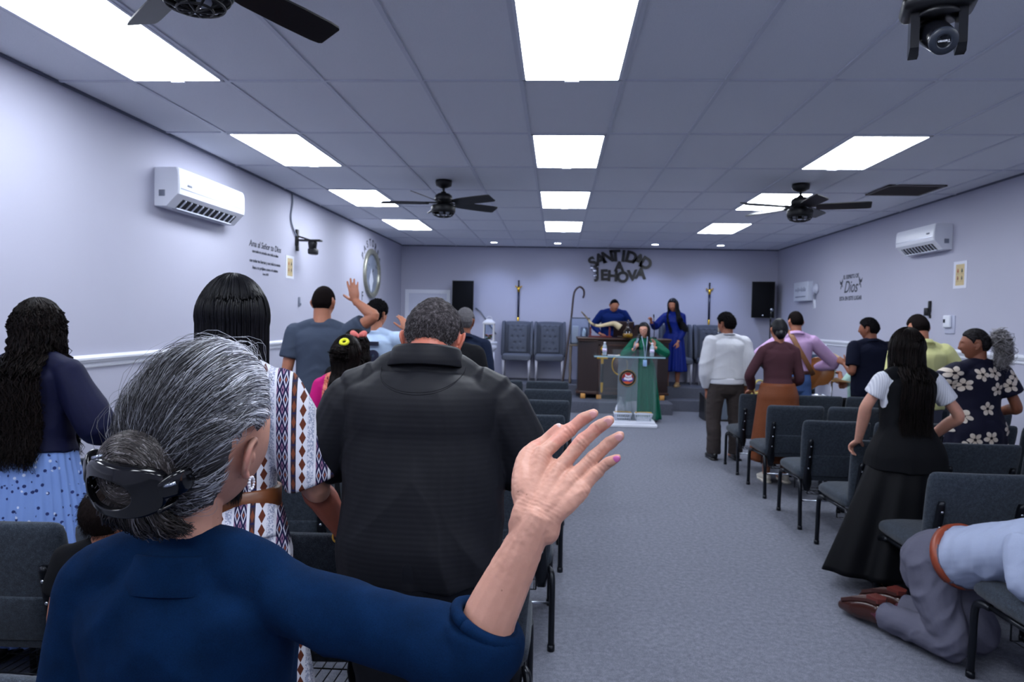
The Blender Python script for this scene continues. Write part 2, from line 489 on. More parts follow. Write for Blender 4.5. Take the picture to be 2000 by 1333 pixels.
# ------------------------------------------------------------------ door in the stage wall's left corner
t = thing('door_1', 'white panelled door with white casing in the stage wall', 'door', (-2.64, YB, .405)); t['kind'] = 'structure'
g = G()
for q in ((-.46, -.39, -.03, 0, 0, 1.74), (.39, .46, -.03, 0, 0, 1.74), (-.46, .46, -.032, 0, 1.67, 1.745)): g.box(*q)
build(g, 'casing', M_TRIM, t, False)
g = G(); g.box(-.39, .39, -.012, .0, 0, 1.67)
for z0, z1 in ((.12, .72), (.86, 1.55)):
    for x0, x1 in ((-.3, -.04), (.04, .3)):
        for q in ((x0, x1, z0, z0+.02), (x0, x1, z1-.02, z1), (x0, x0+.02, z0, z1), (x1-.02, x1, z0, z1)): g.box(q[0], q[1], -.02, -.01, q[2], q[3])
build(g, 'panel', plain('door_paint', (206, 210, 228), .4), t, False)
g = G(); g.lathe([(.001, 0), (.025, 0), (.025, .006), (.012, .012), (.012, .035), (.028, .045), (.03, .06), (.02, .072), (.001, .074)], 16, M=tr(-.34, -.012, .78)@rotx(PI/2))
build(g, 'knob', M_STEEL, t)

# ------------------------------------------------------------------ wall sign: raised black letters
t = thing('wall_sign', 'arched black cut-out lettering high on the stage wall', 'sign', (1.19, YB, 2.66))
M_LET = plain('black_lacquer', (14, 12, 17), .3)
obs = []
def arc(s, R, zc, size, sp, sgn, obs, x0=0., y=-.012, M=None, bold=.012, mat=None):
    n = len(s)
    for i, ch in enumerate(s):
        a = (i-(n-1)/2)*sp + x0
        px, pz = sgn*R*math.sin(sgn*a), zc + sgn*R*math.cos(a)
        m = face_stage(px, pz, y)@rotz(-a*sgn if sgn > 0 else a) if M is None else M@tr(px, pz, 0)@rotz(-a*sgn if sgn > 0 else a)
        obs.append(text('l', ch, size, m, mat or M_LET, None, .012 if M is None else .001, bold))
arc('SANTIDAD', 1.02, -.80, .305, .152, 1, obs, bold=.013)
obs.append(text('l', 'A', .25, face_stage(.0, .01, -.012), M_LET, None, .012, .014))
for ch, px, pz, a in (('J', -.43, -.125, .05), ('E', -.295, -.165, .04), ('H', -.125, -.18, -.02), ('O', .075, -.20, 0), ('V', .265, -.165, .08), ('A', .425, -.12, -.06)):
    obs.append(text('l', ch, .285, face_stage(px, pz, -.012)@rotz(a), M_LET, None, .012, .013))
g = G()
for (x, z, r) in ((-.54, -.02, .045), (-.485, -.075, .04), (-.475, -.17, .035)):
    g.lathe([(.001, 0), (r, .0), (r, .012), (r*.8, .02), (.001, .021)], 20, M=tr(x, -.012, z)@rotx(PI/2))
join(obs, 'letters', t)
build(g, 'curl', plain('mirror_disc', (210, 214, 230), .12, .7), t)
g = G()
for x, z in ((-.45, .08), (.0, .1), (.5, .1), (.4, -.1), (-.3, -.15)): g.box(x-.01, x+.01, -.004, .02, z-.01, z+.01)

# ------------------------------------------------------------------ oval framed picture with arched lettering (left wall)
t = thing('oval_picture', 'oval picture in a silvery green frame on the left wall', 'picture', (XL, 11.83, 2.315))
def oval(a, b, n=64): return [(a*math.cos(2*PI*i/n), b*math.sin(2*PI*i/n)) for i in range(n)]
def ringframe(a, b, w, prof):
    R = []
    for off, d in prof: R.append([(d, (a-off)*math.cos(q), (b-off)*math.sin(q)) for q in np.arange(64)*2*PI/64])
    return R
g = G(); R = ringframe(.50, .42, .09, [(0, 0), (0, .03), (.015, .045), (.04, .05), (.06, .038), (.075, .042), (.09, .03), (.09, .004)])
g.rings(R, False, False)
fm = MT('aged_silver', (150, 152, 142), .35, .6); fm.col(fm.mix(fm.noise(22, 4), (120, 124, 116), (176, 174, 160)))
build(g, 'frame', fm.m, t)
pm = MT('oval_print', (120, 130, 150), .3)
x, y, z = pm.xyz()
base = pm.mix(pm.noise(9, 4), (96, 106, 128), (150, 160, 180))
fig = ((y.ab()*1.5+z.op('ADD', .12).ab()*1.0 + pm.noise(14, 3)*.12) < .27)
c1 = pm.mix(fig, base, (214, 220, 236)); spots = (pm.noise(11, 2) > .63)*(z > .02)
pm.col(pm.mix(spots, c1, (52, 60, 74)))
g = G(); g.rings([[(.006, a, b) for a, b in oval(.415, .335)], [(.001, a, b) for a, b in oval(.415, .335)]])
build(g, 'print', pm.m, t, False)
M_INK = plain('charcoal_vinyl', (52, 56, 70), .6)
t2 = thing('wall_lettering', 'arched grey letters around the top of the oval picture', 'wall lettering', (XL, 11.83, 2.315))
obs = []
for i, ch in enumerate('PASTORES'):
    a = (i-3.5)*.30
    m = face_left(.60*math.sin(a), .52*math.cos(a), .002)@rotz(-a)
    obs.append(text('l', ch, .17, m, M_INK, None, .001, .003))
obs.append(text('l', 'F', .2, face_left(-.52, -.40, .002), M_INK, None, .001, .004))
join(obs, 'letters', t2)

# wall lettering
t = thing('wall_decal', 'small dark scripture lettering in four lines on left wall', 'wall lettering', (XL, 7.5, 2.2))
obs = []
for s, z, sz, sh in (('Ama al Señor tu Dios', .13, .095, .25), ('con todo tu corazón con toda tu alma', .055, .044, 0), ('con todas tus fuerzas y con toda tu mente', -.045, .047, 0), ('Ama a tu prójimo como a ti mismo', -.115, .047, 0), ('Lucas 10:27', -.17, .032, .2)):
    text('text_line', s.replace('ñ', 'ñ'), sz, face_left(0, z, .0015), M_INK, t, .0008, .001, shear=sh)
t = thing('wall_decal', 'dark lettering with two little birds on the right wall', 'wall lettering', (XR, 10.67, 2.155))
obs = []
for s, z, sz, sh in (('EL ESPIRITU DE', .165, .082, 0), ('Dios', .01, .25, .35), ('ESTA EN ESTE LUGAR', -.155, .082, 0)):
    text('text_line', s.replace('ñ', 'ñ'), sz, face_right(0, z, -.0015), M_INK, t, .0008, .002, shear=sh)
for s in (-1, 1):
    g = G(); y0 = s*.33
    for pl in ([(-.05, -.05), (-.01, -.03), (.03, .03), (.02, .04), (-.02, .0)], [(-.01, -.02), (.05, .0), (.07, .06), (.03, .03)], [(-.02, -.01), (-.05, .04), (-.03, .08), (.0, .02)], [(.0, -.03), (.02, -.08), (.035, -.08), (.02, -.02)]):
        g.add([(-.001, y0+s*a, b+.07) for a, b in pl]+[(-.003, y0+s*a, b+.07) for a, b in pl], [tuple(range(len(pl))), tuple(range(len(pl), 2*len(pl)))]+[(i, (i+1) % len(pl), len(pl)+(i+1) % len(pl), len(pl)+i) for i in range(len(pl))])
    build(g, 'bird', M_INK, t, False)

# posters
def poster(x, s, y, z, w, h, lab):
    t = thing('poster', lab, 'poster', (x, y, z)); M = rotz(-s*PI/2) if s > 0 else rotz(PI/2)
    M = np.array([[0, -s*1., 0, 0], [s*1., 0, 0, 0], [0, 0, 1, 0], [0, 0, 0, 1.]])   # local x along wall, -y off the wall
    g = G(); g.box(-w/2, w/2, -.004, -.0005, -h/2, h/2, 0, M); build(g, 'sheet', plain('poster_border', (224, 226, 240), .5), t, False)
    g = G(); a, b = w/2-.045*w/.25, h/2-.05*h/.45; g.box(-a, a, -.005, -.003, -b, b, 0, M); build(g, 'print', plain('poster_print', (206, 186, 140), .5), t, False)
    for q in ((-.5, .3, (176, 92, 70)), (.5, .3, (70, 74, 70)), (-.5, -.3, (150, 96, 80)), (.5, -.3, (104, 96, 88))):
        g = G(); cx, cz = q[0]*a*.95, q[1]*h*.45; g.rbox((a*.32, .002, h*.1), (cx, -.006, cz), .0008, 1, 0, M)
        g.rbox((a*.16, .002, h*.05), (cx, -.006, cz+h*.07), .0008, 1, 0, M)
        build(g, 'pictogram', plain('poster_ink', q[2], .6), t)
        g = G()
        for k in range(3): g.box(cx-a*.3, cx+a*.3, -.006, -.004, cz-h*(.075+.022*k), cz-h*(.068+.022*k), 0, M)
        build(g, 'text_lines', plain('poster_text', (150, 130, 96), .6), t, False)
poster(XL, 1, 8.19, 2.16, .25, .27, 'narrow beige poster with white border on the left wall')
poster(XR, -1, 7.84, 2.17, .25, .29, 'beige safety poster with four pictograms on the right wall')

# small wall things
t = thing('thermostat', 'white wall thermostat with a dark display on right wall', 'thermostat', (XR, 7.99, 1.655))
g = G(); g.rbox((.012, .19, .20), (-.006, 0, -.02), .005, 2); build(g, 'backplate', plain('pale_plate', (188, 192, 214), .5), t)
g = G(); g.rbox((.03, .135, .135), (-.026, .02, .015), .012, 3); build(g, 'housing', M_WHITE, t)
g = G(); g.box(-.0425, -.04, .035, .075, .0, .04); build(g, 'display', plain('display_dark', (20, 34, 40), .2), t, False)
t = thing('wall_bracket', 'small black bracket mounted on the right wall beside the thermostat', 'bracket', (XR, 8.43, 1.81))
g = G(); g.rbox((.05, .07, .09), (-.025, .01, -.03), .008, 2); g.rbox((.03, .03, .13), (-.015, -.02, .03), .006, 2); g.rbox((.012, .03, .04), (-.006, -.02, -.085), .003, 1)
build(g, 'body', M_BLACK, t)
t = thing('wall_hook', 'thin dark strip fixed upright on the left wall', 'wall fitting', (XL, 8.486, 1.756))
g = G(); g.rbox((.02, .035, .12), (.01, 0, 0), .006, 2); g.rbox((.03, .02, .03), (.02, 0, -.03), .005, 2); build(g, 'strip', M_GREYP, t)
t = thing('wall_plaque', 'pale box sign with faint lettering on right wall near stage', 'plaque', (XR, 12.55, 2.17))
g = G(); g.rbox((.09, .70, .33), (-.045, 0, 0), .008, 2); build(g, 'box', plain('plaque_white', (206, 212, 228), .5), t)
g = G(); rr = random.Random(4)
for k, (z, n, hh) in enumerate(((.03, 9, .07), (-.09, 16, .02))):
    for i in range(n):
        y = .24-.48*i/(n-1); g.sweep([(-.092, y+.015, z-hh*rr.uniform(.3, .6)), (-.092, y+.003, z+hh*rr.uniform(.3, .7)), (-.092, y-.014, z-hh*rr.uniform(.1, .5))], .004, 5)
build(g, 'script', plain('plaque_ink', (136, 144, 170), .6), t)
t = thing('wall_sconce', 'pale round ornament next to the plaque on right wall', 'ornament', (XR, 12.03, 2.2))
g = G(); g.lathe([(.001, 0), (.09, 0), (.1, .015), (.07, .03), (.05, .05), (.001, .06)], 20, M=roty(-PI/2)); build(g, 'rosette', plain('ornament_white', (200, 204, 222), .5), t)
g = G(); g.sweep([(-.03, 0, -.05), (-.035, .01, -.12), (-.03, -.01, -.18)], [.012, .018, .006], 8, caps=(1, 1)); build(g, 'tassel', M_GREYP, t)
t = thing('outlet', 'small white wall outlet below the plaque', 'outlet', (XR, 12.1, 1.95)); g = G(); g.rbox((.01, .12, .15), (-.005, 0, 0), .004, 2); build(g, 'plate', M_WHITE, t)
g = G(); g.rbox((.006, .04, .09), (-.011, 0, 0), .002, 1); build(g, 'socket', M_TRIM, t)
t = thing('outlet', 'small white outlet on the stage wall beside the left speaker', 'outlet', (-1.82, YB, 1.66)); g = G(); g.rbox((.1, .01, .15), (0, -.005, 0), .004, 2); build(g, 'plate', M_WHITE, t)
g = G(); g.rbox((.04, .006, .09), (0, -.011, 0), .002, 1); build(g, 'socket', M_TRIM, t)

# return-air grille in the ceiling
t = thing('air_vent', 'brown ceiling air return grille above the right wall', 'vent', (3.62, 7.73, CEIL))
g = G(); vm = plain('vent_brown', (92, 86, 86), .6)
for q in ((-.285, .285, -.285, -.26), (-.285, .285, .26, .285), (-.285, -.26, -.285, .285), (.26, .285, -.285, .285)): g.box(*q, -.012, 0)
build(g, 'frame', vm, t, False)
g = G()
for i in range(21):
    y = -.25+i*.025; g.add([(-.26, y, -.010), (.26, y, -.010), (.26, y+.018, -.002), (-.26, y+.018, -.002), (-.26, y+.002, -.012), (.26, y+.002, -.012), (.26, y+.02, -.004), (-.26, y+.02, -.004)], [(0, 1, 2, 3), (7, 6, 5, 4), (0, 4, 5, 1), (1, 5, 6, 2), (2, 6, 7, 3), (3, 7, 4, 0)])
build(g, 'louvre', vm, t, False)
g = G(); g.box(-.26, .26, -.26, .26, -.001, .002); build(g, 'back', plain('vent_back', (60, 54, 52), .8), t, False)

# ================================================================== stacking church chairs
def m_uphol():
    m = MT('chair_fabric', (62, 70, 82), .9, 0, .15)
    a = m.noise(420, 2, .8); b = m.noise(60, 3, .6)
    m.col(m.ramp(a*.75+b*.25, [(.34, (25, 30, 37)), (.5, (47, 54, 64)), (.68, (76, 85, 96))]))
    m.b.inputs['Sheen Weight'].default_value = .12; m.bump(a, .35, .001); return m.m
M_UPH = m_uphol(); M_CH = plain('chair_steel', (26, 29, 36), .3, .6); M_BOLT = plain('bolt', (190, 196, 206), .2, .9)
def back_shift(z): return -.215 - max(0, z-.42)*.24
def make_chair():
    t = thing('padded_chair', '', 'chair')
    # seat: waterfall cushion
    g = G(); R = []
    for y, zt, zb, w in ((-.215, .462, .385, .235), (-.20, .475, .372, .248), (-.10, .482, .366, .254), (.08, .484, .364, .257), (.19, .482, .366, .257), (.245, .472, .37, .255), (.268, .452, .378, .248), (.276, .425, .395, .238)):
        q = []
        for a in np.arange(28)*2*PI/28:
            ca, sa = math.cos(a), math.sin(a); e = 5 if abs(zt-zb) > .05 else 3
            q.append((w*np.sign(ca)*abs(ca)**(2/e), y, (zt+zb)/2+(zt-zb)/2*np.sign(sa)*abs(sa)**(2/2.6)))
        R.append(q)
    g.rings(R); build(g, 'seat', M_UPH, t)
    # backrest
    g = G(); R = []
    for z, w, th in ((.375, .222, .012), (.385, .232, .024), (.45, .236, .032), (.55, .242, .036), (.66, .249, .036), (.76, .254, .034), (.82, .255, .030), (.848, .250, .026), (.860, .240, .018), (.865, .225, .008)):
        y0 = back_shift(z); q = []
        for a in np.arange(36)*2*PI/36:
            ca, sa = math.cos(a), math.sin(a); x = w*np.sign(ca)*abs(ca)**(2/7)
            q.append((x, y0+.03*(x/.25)**2*.6+th*np.sign(sa)*abs(sa)**(2/2.8), z))
        R.append(q)
    g.rings(R); build(g, 'backrest', M_UPH, t)
    g = G(); R = []
    for z, w, th in ((.415, .19, .006), (.425, .196, .010), (.52, .20, .011), (.58, .203, .012), (.588, .203, .009), (.589, .200, .003)):
        y0 = back_shift(z)-.034; R.append([(x, y0+.03*(x/.25)**2*.6+dy+.003*math.sin(x*40)*(z > .5), z) for x, dy in ((-w, .012), (-w, -th*.4), (-w*.6, -th), (0, -th*1.1), (w*.6, -th), (w, -th*.4), (w, .012))])
    g.rings(R, True, True); build(g, 'book_pouch', M_UPH, t)
    # side brackets with bolts
    for s in (-1, 1):
        g = G(); pl = [(.30, .028), (.36, .042), (.45, .030), (.58, .024), (.69, .022), (.715, .014)]
        R = []
        for z, w in pl:
            y0 = back_shift(z)-.036 if z > .4 else -.25; x = s*.195; R.append([(x-w*.8, y0-.004, z), (x-w*.5, y0-.014, z), (x+w*.5, y0-.014, z), (x+w*.8, y0-.004, z), (x+w*.8, y0+.012, z), (x-w*.8, y0+.012, z)])
        g.rings(R); b = build(g, 'side_bracket', M_CH, t)
        g = G()
        for z in (.48, .575, .66): g.ell((s*.195, back_shift(z)-.051, z), (.0075, .004, .0075), None, 10, 6)
        build(g, 'bolt', M_BOLT, b)
        # legs
        g = G(); x = s*.245
        g.sweep(spline([(x-s*.015, -.20, .372), (x, -.235, .36), (x+s*.004, -.262, .30), (x+s*.004, -.275, .15), (x+s*.004, -.285, .012)], 4), np.array([(.019, .0155)]*17), 12, 0, (0, 1, 0)); g.sweep([(x+s*.004, -.285, .03), (x+s*.004, -.286, 0)], [(.022, .018), (.023, .019)], 12, 0, (0, 1, 0)); build(g, 'leg', M_CH, t)
        g = G(); g.sweep(spline([(x-s*.01, .16, .365), (x, .22, .36), (x+s*.004, .25, .32), (x+s*.004, .258, .16), (x+s*.004, .265, .012)], 4), np.array([(.019, .0155)]*17), 12, 0, (0, 1, 0)); g.sweep([(x+s*.004, .265, .03), (x+s*.004, .266, 0)], [(.022, .018), (.023, .019)], 12, 0, (0, 1, 0)); build(g, 'leg', M_CH, t)
        g = G(); g.sweep([(x-s*.012, -.20, .372), (x-s*.012, .17, .366)], .012, 10); build(g, 'side_rail', M_CH, t)
    g = G(); g.sweep([(-.245, -.268, .225), (.245, -.268, .225)], .007, 8); build(g, 'stretcher', M_STEEL, t)
    g = G()
    for i in range(9): g.sweep([(-.16+i*.04, -.19, .26), (-.16+i*.04, .12, .24)], .0025, 5)
    for y, z in ((-.19, .26), (-.03, .25), (.12, .24)): g.sweep([(-.17, y, z), (.17, y, z)], .003, 5)
    for xx in (-.17, .17):
        g.sweep([(xx, -.19, .26), (xx, -.19, .37)], .004, 5); g.sweep([(xx, .12, .24), (xx, .12, .37)], .004, 5)
    build(g, 'book_rack', M_CH, t)
    return t
NTH = ['first', 'second', 'third', 'fourth', 'fifth', 'sixth', 'seventh', 'eighth']
CH0 = make_chair(); used = [False]
def put_chair(x, y, rz, lab, grp):
    t = CH0 if not used[0] else copy_tree(CH0); used[0] = True
    t.location = (x, y, 0); t.rotation_euler = (0, 0, rz); t['label'] = lab; t['group'] = grp; return t
rnd = random.Random(3)
ROWS_R = [2.78, 3.75, 4.70, 5.61, 6.57, 7.53]
ROWS_L = [(1.36, -.115), (2.35, -.075), (3.38, 0.0), (4.44, .05), (5.47, .07), (6.47, .12), (7.45, .16), (8.42, .14)]
SKIP_R = set(); SKIP_L = {(3, 2)}
for r, y in enumerate(ROWS_R):
    for c in range(4):
        if (r, c) in SKIP_R: continue
        side = ['at the aisle', 'second seat in', 'third seat in', 'next to the wall'][c]
        put_chair(1.925+.255+c*.545, y+.285+rnd.uniform(-.012, .012), rnd.uniform(-.012, .012), f'charcoal padded chair, right block, {NTH[5-r]} row from the stage, {side}', 'right block chairs')
for r, (y, x) in enumerate(ROWS_L):
    for c in range(5):
        if (r, c) in SKIP_L: continue
        side = ['at the aisle', 'second seat in', 'third seat in', 'fourth seat in', 'nearest the wall'][c]
        put_chair(x-.255-c*.545, y+.285+rnd.uniform(-.012, .012), .02+rnd.uniform(-.012, .012), f'charcoal padded chair, left block, {NTH[7-r]} row from the stage, {side}', 'left block chairs')

# ================================================================== ceiling fans
def make_fan(loc, rz, lab):
    t = thing('ceiling_fan', lab, 'ceiling fan', loc, rz, 'ceiling fans')
    bm = M_FAN
    g = G(); g.lathe([(.001, 0), (.085, 0), (.088, -.02), (.082, -.055), (.04, -.075), (.024, -.08), (.001, -.08)], 28); build(g, 'canopy', bm, t)
    g = G(); g.lathe([(.013, -.06), (.013, -.14)], 14); g.lathe([(.024, -.115), (.03, -.135), (.024, -.15)], 16); build(g, 'downrod', bm, t)
    g = G(); g.lathe([(.02, -.13), (.06, -.138), (.088, -.158), (.094, -.185), (.09, -.215), (.07, -.226), (.07, -.245), (.02, -.25)], 32); build(g, 'motor_housing', bm, t)
    for k in range(5):
        a = 2*PI*k/5; g = G(); R = []
        for r_, w, zz in ((.15, .045, -.238), (.24, .056, -.238), (.45, .062, -.238), (.60, .062, -.238), (.645, .058, -.238), (.658, .05, -.238)):
            q = [(r_, -w, zz+.022*w/.06+.004), (r_, w, zz-.022*w/.06+.004), (r_, w, zz-.022*w/.06-.004), (r_, -w, zz+.022*w/.06-.004)]; R.append(q)
        g.rings(np.array(R), M=rotz(a)); b = build(g, 'blade', bm, t, False)
        g = G(); g.rbox((.13, .04, .012), (.125, 0, -.232), .004, 2, 0, rotz(a)); build(g, 'blade_bracket', bm, b)
    g = G(); g.lathe([(.07, -.25), (.118, -.26), (.128, -.275), (.128, -.325), (.118, -.335), (.112, -.32), (.1, -.28), (.06, -.262)], 36); build(g, 'light_housing', bm, t)
    g = G()
    for r_, z in ((.114, -.337), (.098, -.365), (.06, -.38)):
        a = np.linspace(0, 2*PI, 33); g.sweep(np.stack([r_*np.cos(a), r_*np.sin(a), 0*a+z], 1), .005, 6)
    for k in range(10):
        a = 2*PI*k/10; g.sweep([(q*math.cos(a), q*math.sin(a), z) for q, z in ((.118, -.333), (.110, -.35), (.09, -.37), (.05, -.383), (.001, -.385))], .0048, 6)
    build(g, 'cage', bm, t)
    for k in range(2):
        g = G(); g.lathe([(.001, -.36), (.018, -.355), (.027, -.335), (.02, -.31), (.014, -.295), (.013, -.28)], 16, M=tr(.045*(1-2*k), .012, 0)); build(g, 'bulb', M_BULB, t)
    return t
M_FAN = plain('fan_black', (15, 16, 20), .45, .2, bump=(90, .1)); M_BULB = plain('bulb_frosted', (190, 196, 210), .15)
make_fan((-1.235, 7.42, CEIL), -.58, 'black five-blade ceiling fan over the left chairs, far from the camera')
make_fan((2.46, 7.46, CEIL), -.33, 'black five-blade ceiling fan over the right chairs near the brown vent')
make_fan((-1.29, 2.42, CEIL), 1.12, 'large black ceiling fan cut off by the top of the picture')

# ================================================================== wall air conditioners
def make_ac(x, s, y, z, L, lab, Hh=.30, D=.205):
    t = thing('wall_air_conditioner', lab, 'air conditioner', (x, y, z), 0, 'wall air conditioners')
    M = np.array([[0, s*-1., 0, 0], [s, 0, 0, 0], [0, 0, 1, 0], [0, 0, 0, 1.]])     # local -y is out of the wall
    pr = [(0, -Hh/2), (-.10, -Hh/2), (-D*.86, -Hh/2+.075), (-D*.98, -Hh/2+.10), (-D, -Hh/2+.14), (-D*.985, Hh/2-.06), (-D*.96, Hh/2-.02), (-D*.9, Hh/2), (0, Hh/2)]
    g = G(); R = [[(u, a*q+.0, b*q2) for a, b in pr] for u, q, q2 in ((-L/2, .96, .97), (-L/2+.012, 1, 1), (L/2-.012, 1, 1), (L/2, .96, .97))]
    g.rings(R, M=M); build(g, 'casing', M_WHITE, t, True, angle=30)
    g = G(); g.rings([[(u, a, b) for a, b in ((-.075, -Hh/2-.001), (-.105, -Hh/2+.002), (-D*.85, -Hh/2+.07), (-D*.8, -Hh/2+.073), (-.075, -Hh/2+.02))] for u in (-L*.40, L*.40)], M=M); lo = build(g, 'outlet', M_DARKGAP, t, False)
    g = G()
    for i in range(10):
        u = -L*.36+i*L*.72/9; g.add([(u-.006, -.1, -Hh/2+.004), (u+.006, -.1, -Hh/2+.004), (u+.006, -D*.84, -Hh/2+.068), (u-.006, -D*.84, -Hh/2+.068), (u-.006, -.105, -Hh/2-.006), (u+.006, -.105, -Hh/2-.006), (u+.006, -D*.86, -Hh/2+.06), (u-.006, -D*.86, -Hh/2+.06)], [(0, 1, 2, 3), (7, 6, 5, 4), (0, 4, 5, 1), (1, 5, 6, 2), (2, 6, 7, 3), (3, 7, 4, 0)], 0, M)
    g.box(-L*.40, L*.40, -.118, -.108, -Hh/2-.004, -Hh/2+.006, 0, M); build(g, 'flap', plain('flap_white', (206, 211, 228), .35), lo, False)
    g = G(); g.box(-L/2+.03, L/2-.03, -D-.002, -D*.97, -Hh/2+.143, -Hh/2+.149, 0, M); build(g, 'trim_line', plain('ac_trim', (176, 182, 204), .2, .3), t, False)
    g = G(); g.rbox((.07, .003, .018), (-s*L*.36, -D-.0005, -Hh/2+.185), .001, 1, 0, M); g.rbox((.004, .05, .05), (-s*(L/2+.0005)*1, -.06, -.05), .001, 1, 0, M); build(g, 'badge', M_GREYP, t)
    return t
make_ac(XL, 1, 5.965, 2.59, 1.17, 'white split air conditioner high on the left wall', .31, .20)
make_ac(XR, -1, 8.46, 2.60, .88, 'white split air conditioner high on the right wall', .285, .20)

# wall camera on the left wall
t = thing('security_camera', 'black camera hanging from a bracket and cable on left wall', 'camera', (XL, 8.4, 2.5))
g = G(); g.rbox((.03, .06, .2), (.015, -.02, .03), .006, 2); g.rbox((.03, .05, .06), (.02, -.02, -.1), .006, 2); build(g, 'wall_plate', M_BLACK, t)
g = G(); g.rbox((.28, .10, .022), (.17, 0, .0), .006, 2); g.sweep([(.02, -.01, .05), (.16, 0, .01)], .01, 8); build(g, 'arm', M_BLACK, t)
g = G(); g.lathe([(.001, 0), (.05, 0), (.055, -.02), (.045, -.09), (.03, -.1), (.001, -.1)], 18, M=tr(.2, 0, -.01)); g.rbox((.10, .13, .075), (.2, .02, -.13), .02, 3, 0, None); build(g, 'head', M_BLACK, t)
g = G(); g.sweep([(.2, .08, -.135), (.2, .11, -.137)], [.028, .03], 16); build(g, 'lens', plain('lens_glass', (10, 12, 20), .08), t)
t = thing('cable', 'thin grey cable running down the left wall to the camera', 'cable', (XL, 8.22, CEIL))
g = G(); g.sweep(spline([(.012, 0, -.0), (.012, .01, -.12), (.012, -.04, -.3), (.014, .03, -.42), (.02, .12, -.5)], 5), .010, 8); build(g, 'cord', M_GREYP, t)

# PTZ camera near the viewer
PX, PY, PZ = 1.11, 2.20, 2.492
t = thing('pan_tilt_camera', 'large black pan-tilt camera hanging from the ceiling at upper right', 'camera', (PX, PY, PZ), -.34)
g = G(); g.sweep([(0.02, .05, .10), (0.02, .05, CEIL-PZ)], .02, 14); g.lathe([(.001, CEIL-PZ), (.06, CEIL-PZ), (.06, CEIL-PZ-.012), (.02, CEIL-PZ-.02)], 20, M=tr(.02, .05, 0)); build(g, 'pole', M_BLACK, t)
g = G(); g.rbox((.20, .15, .05), (-.0, .03, .085), .024, 4); g.lathe([(.001, .065), (.06, .065), (.066, .045), (.001, .045)], 24, M=tr(0, .03, 0)); build(g, 'base', M_BLACK, t)
MP = plain('ptz_gloss', (20, 21, 27), .22)
for s in (-1, 1):
    g = G(); R = []
    for z, dz in ((.065, .0), (.02, 0), (-.045, 0), (-.062, .0)):
        w = .036 if z > -.05 else .024; x = s*.062; R.append([(x-.012, .03-w, z+(0 if z > -.06 else .012)), (x+.012, .03-w, z+(0 if z > -.06 else .004)), (x+.014, .03-w*.5, z), (x+.014, .03+w, z), (x-.012, .03+w, z)])
    g.rings(R); build(g, 'fork_arm', MP, t, True, angle=35)
Mh = tr(0, .02, -.01)@rotx(.55)@rotz(.12)
g = G(); g.lathe([(.001, .075), (.028, .075), (.036, .068), (.040, .05), (.043, -.02), (.043, -.075), (.036, -.088), (.001, -.09)], 32, M=Mh@rotx(PI/2)); build(g, 'head', MP, t, True, angle=40)
g = G(); g.lathe([(.022, .078), (.038, .078), (.040, .07), (.036, .066)], 32, M=Mh@rotx(PI/2), c0=False, c1=False); g.lathe([(.001, .075), (.0185, .075), (.019, .079), (.022, .0795)], 32, M=Mh@rotx(PI/2), c1=False); build(g, 'lens_cap', plain('lens_cap', (44, 50, 62), .4), t)
text('brand_text', 'Tenveo', .0105, Mh@rotx(PI/2)@tr(0, 0, .0765)@rotz(PI), plain('white_print', (235, 238, 245), .5), t, .0004, .0004)

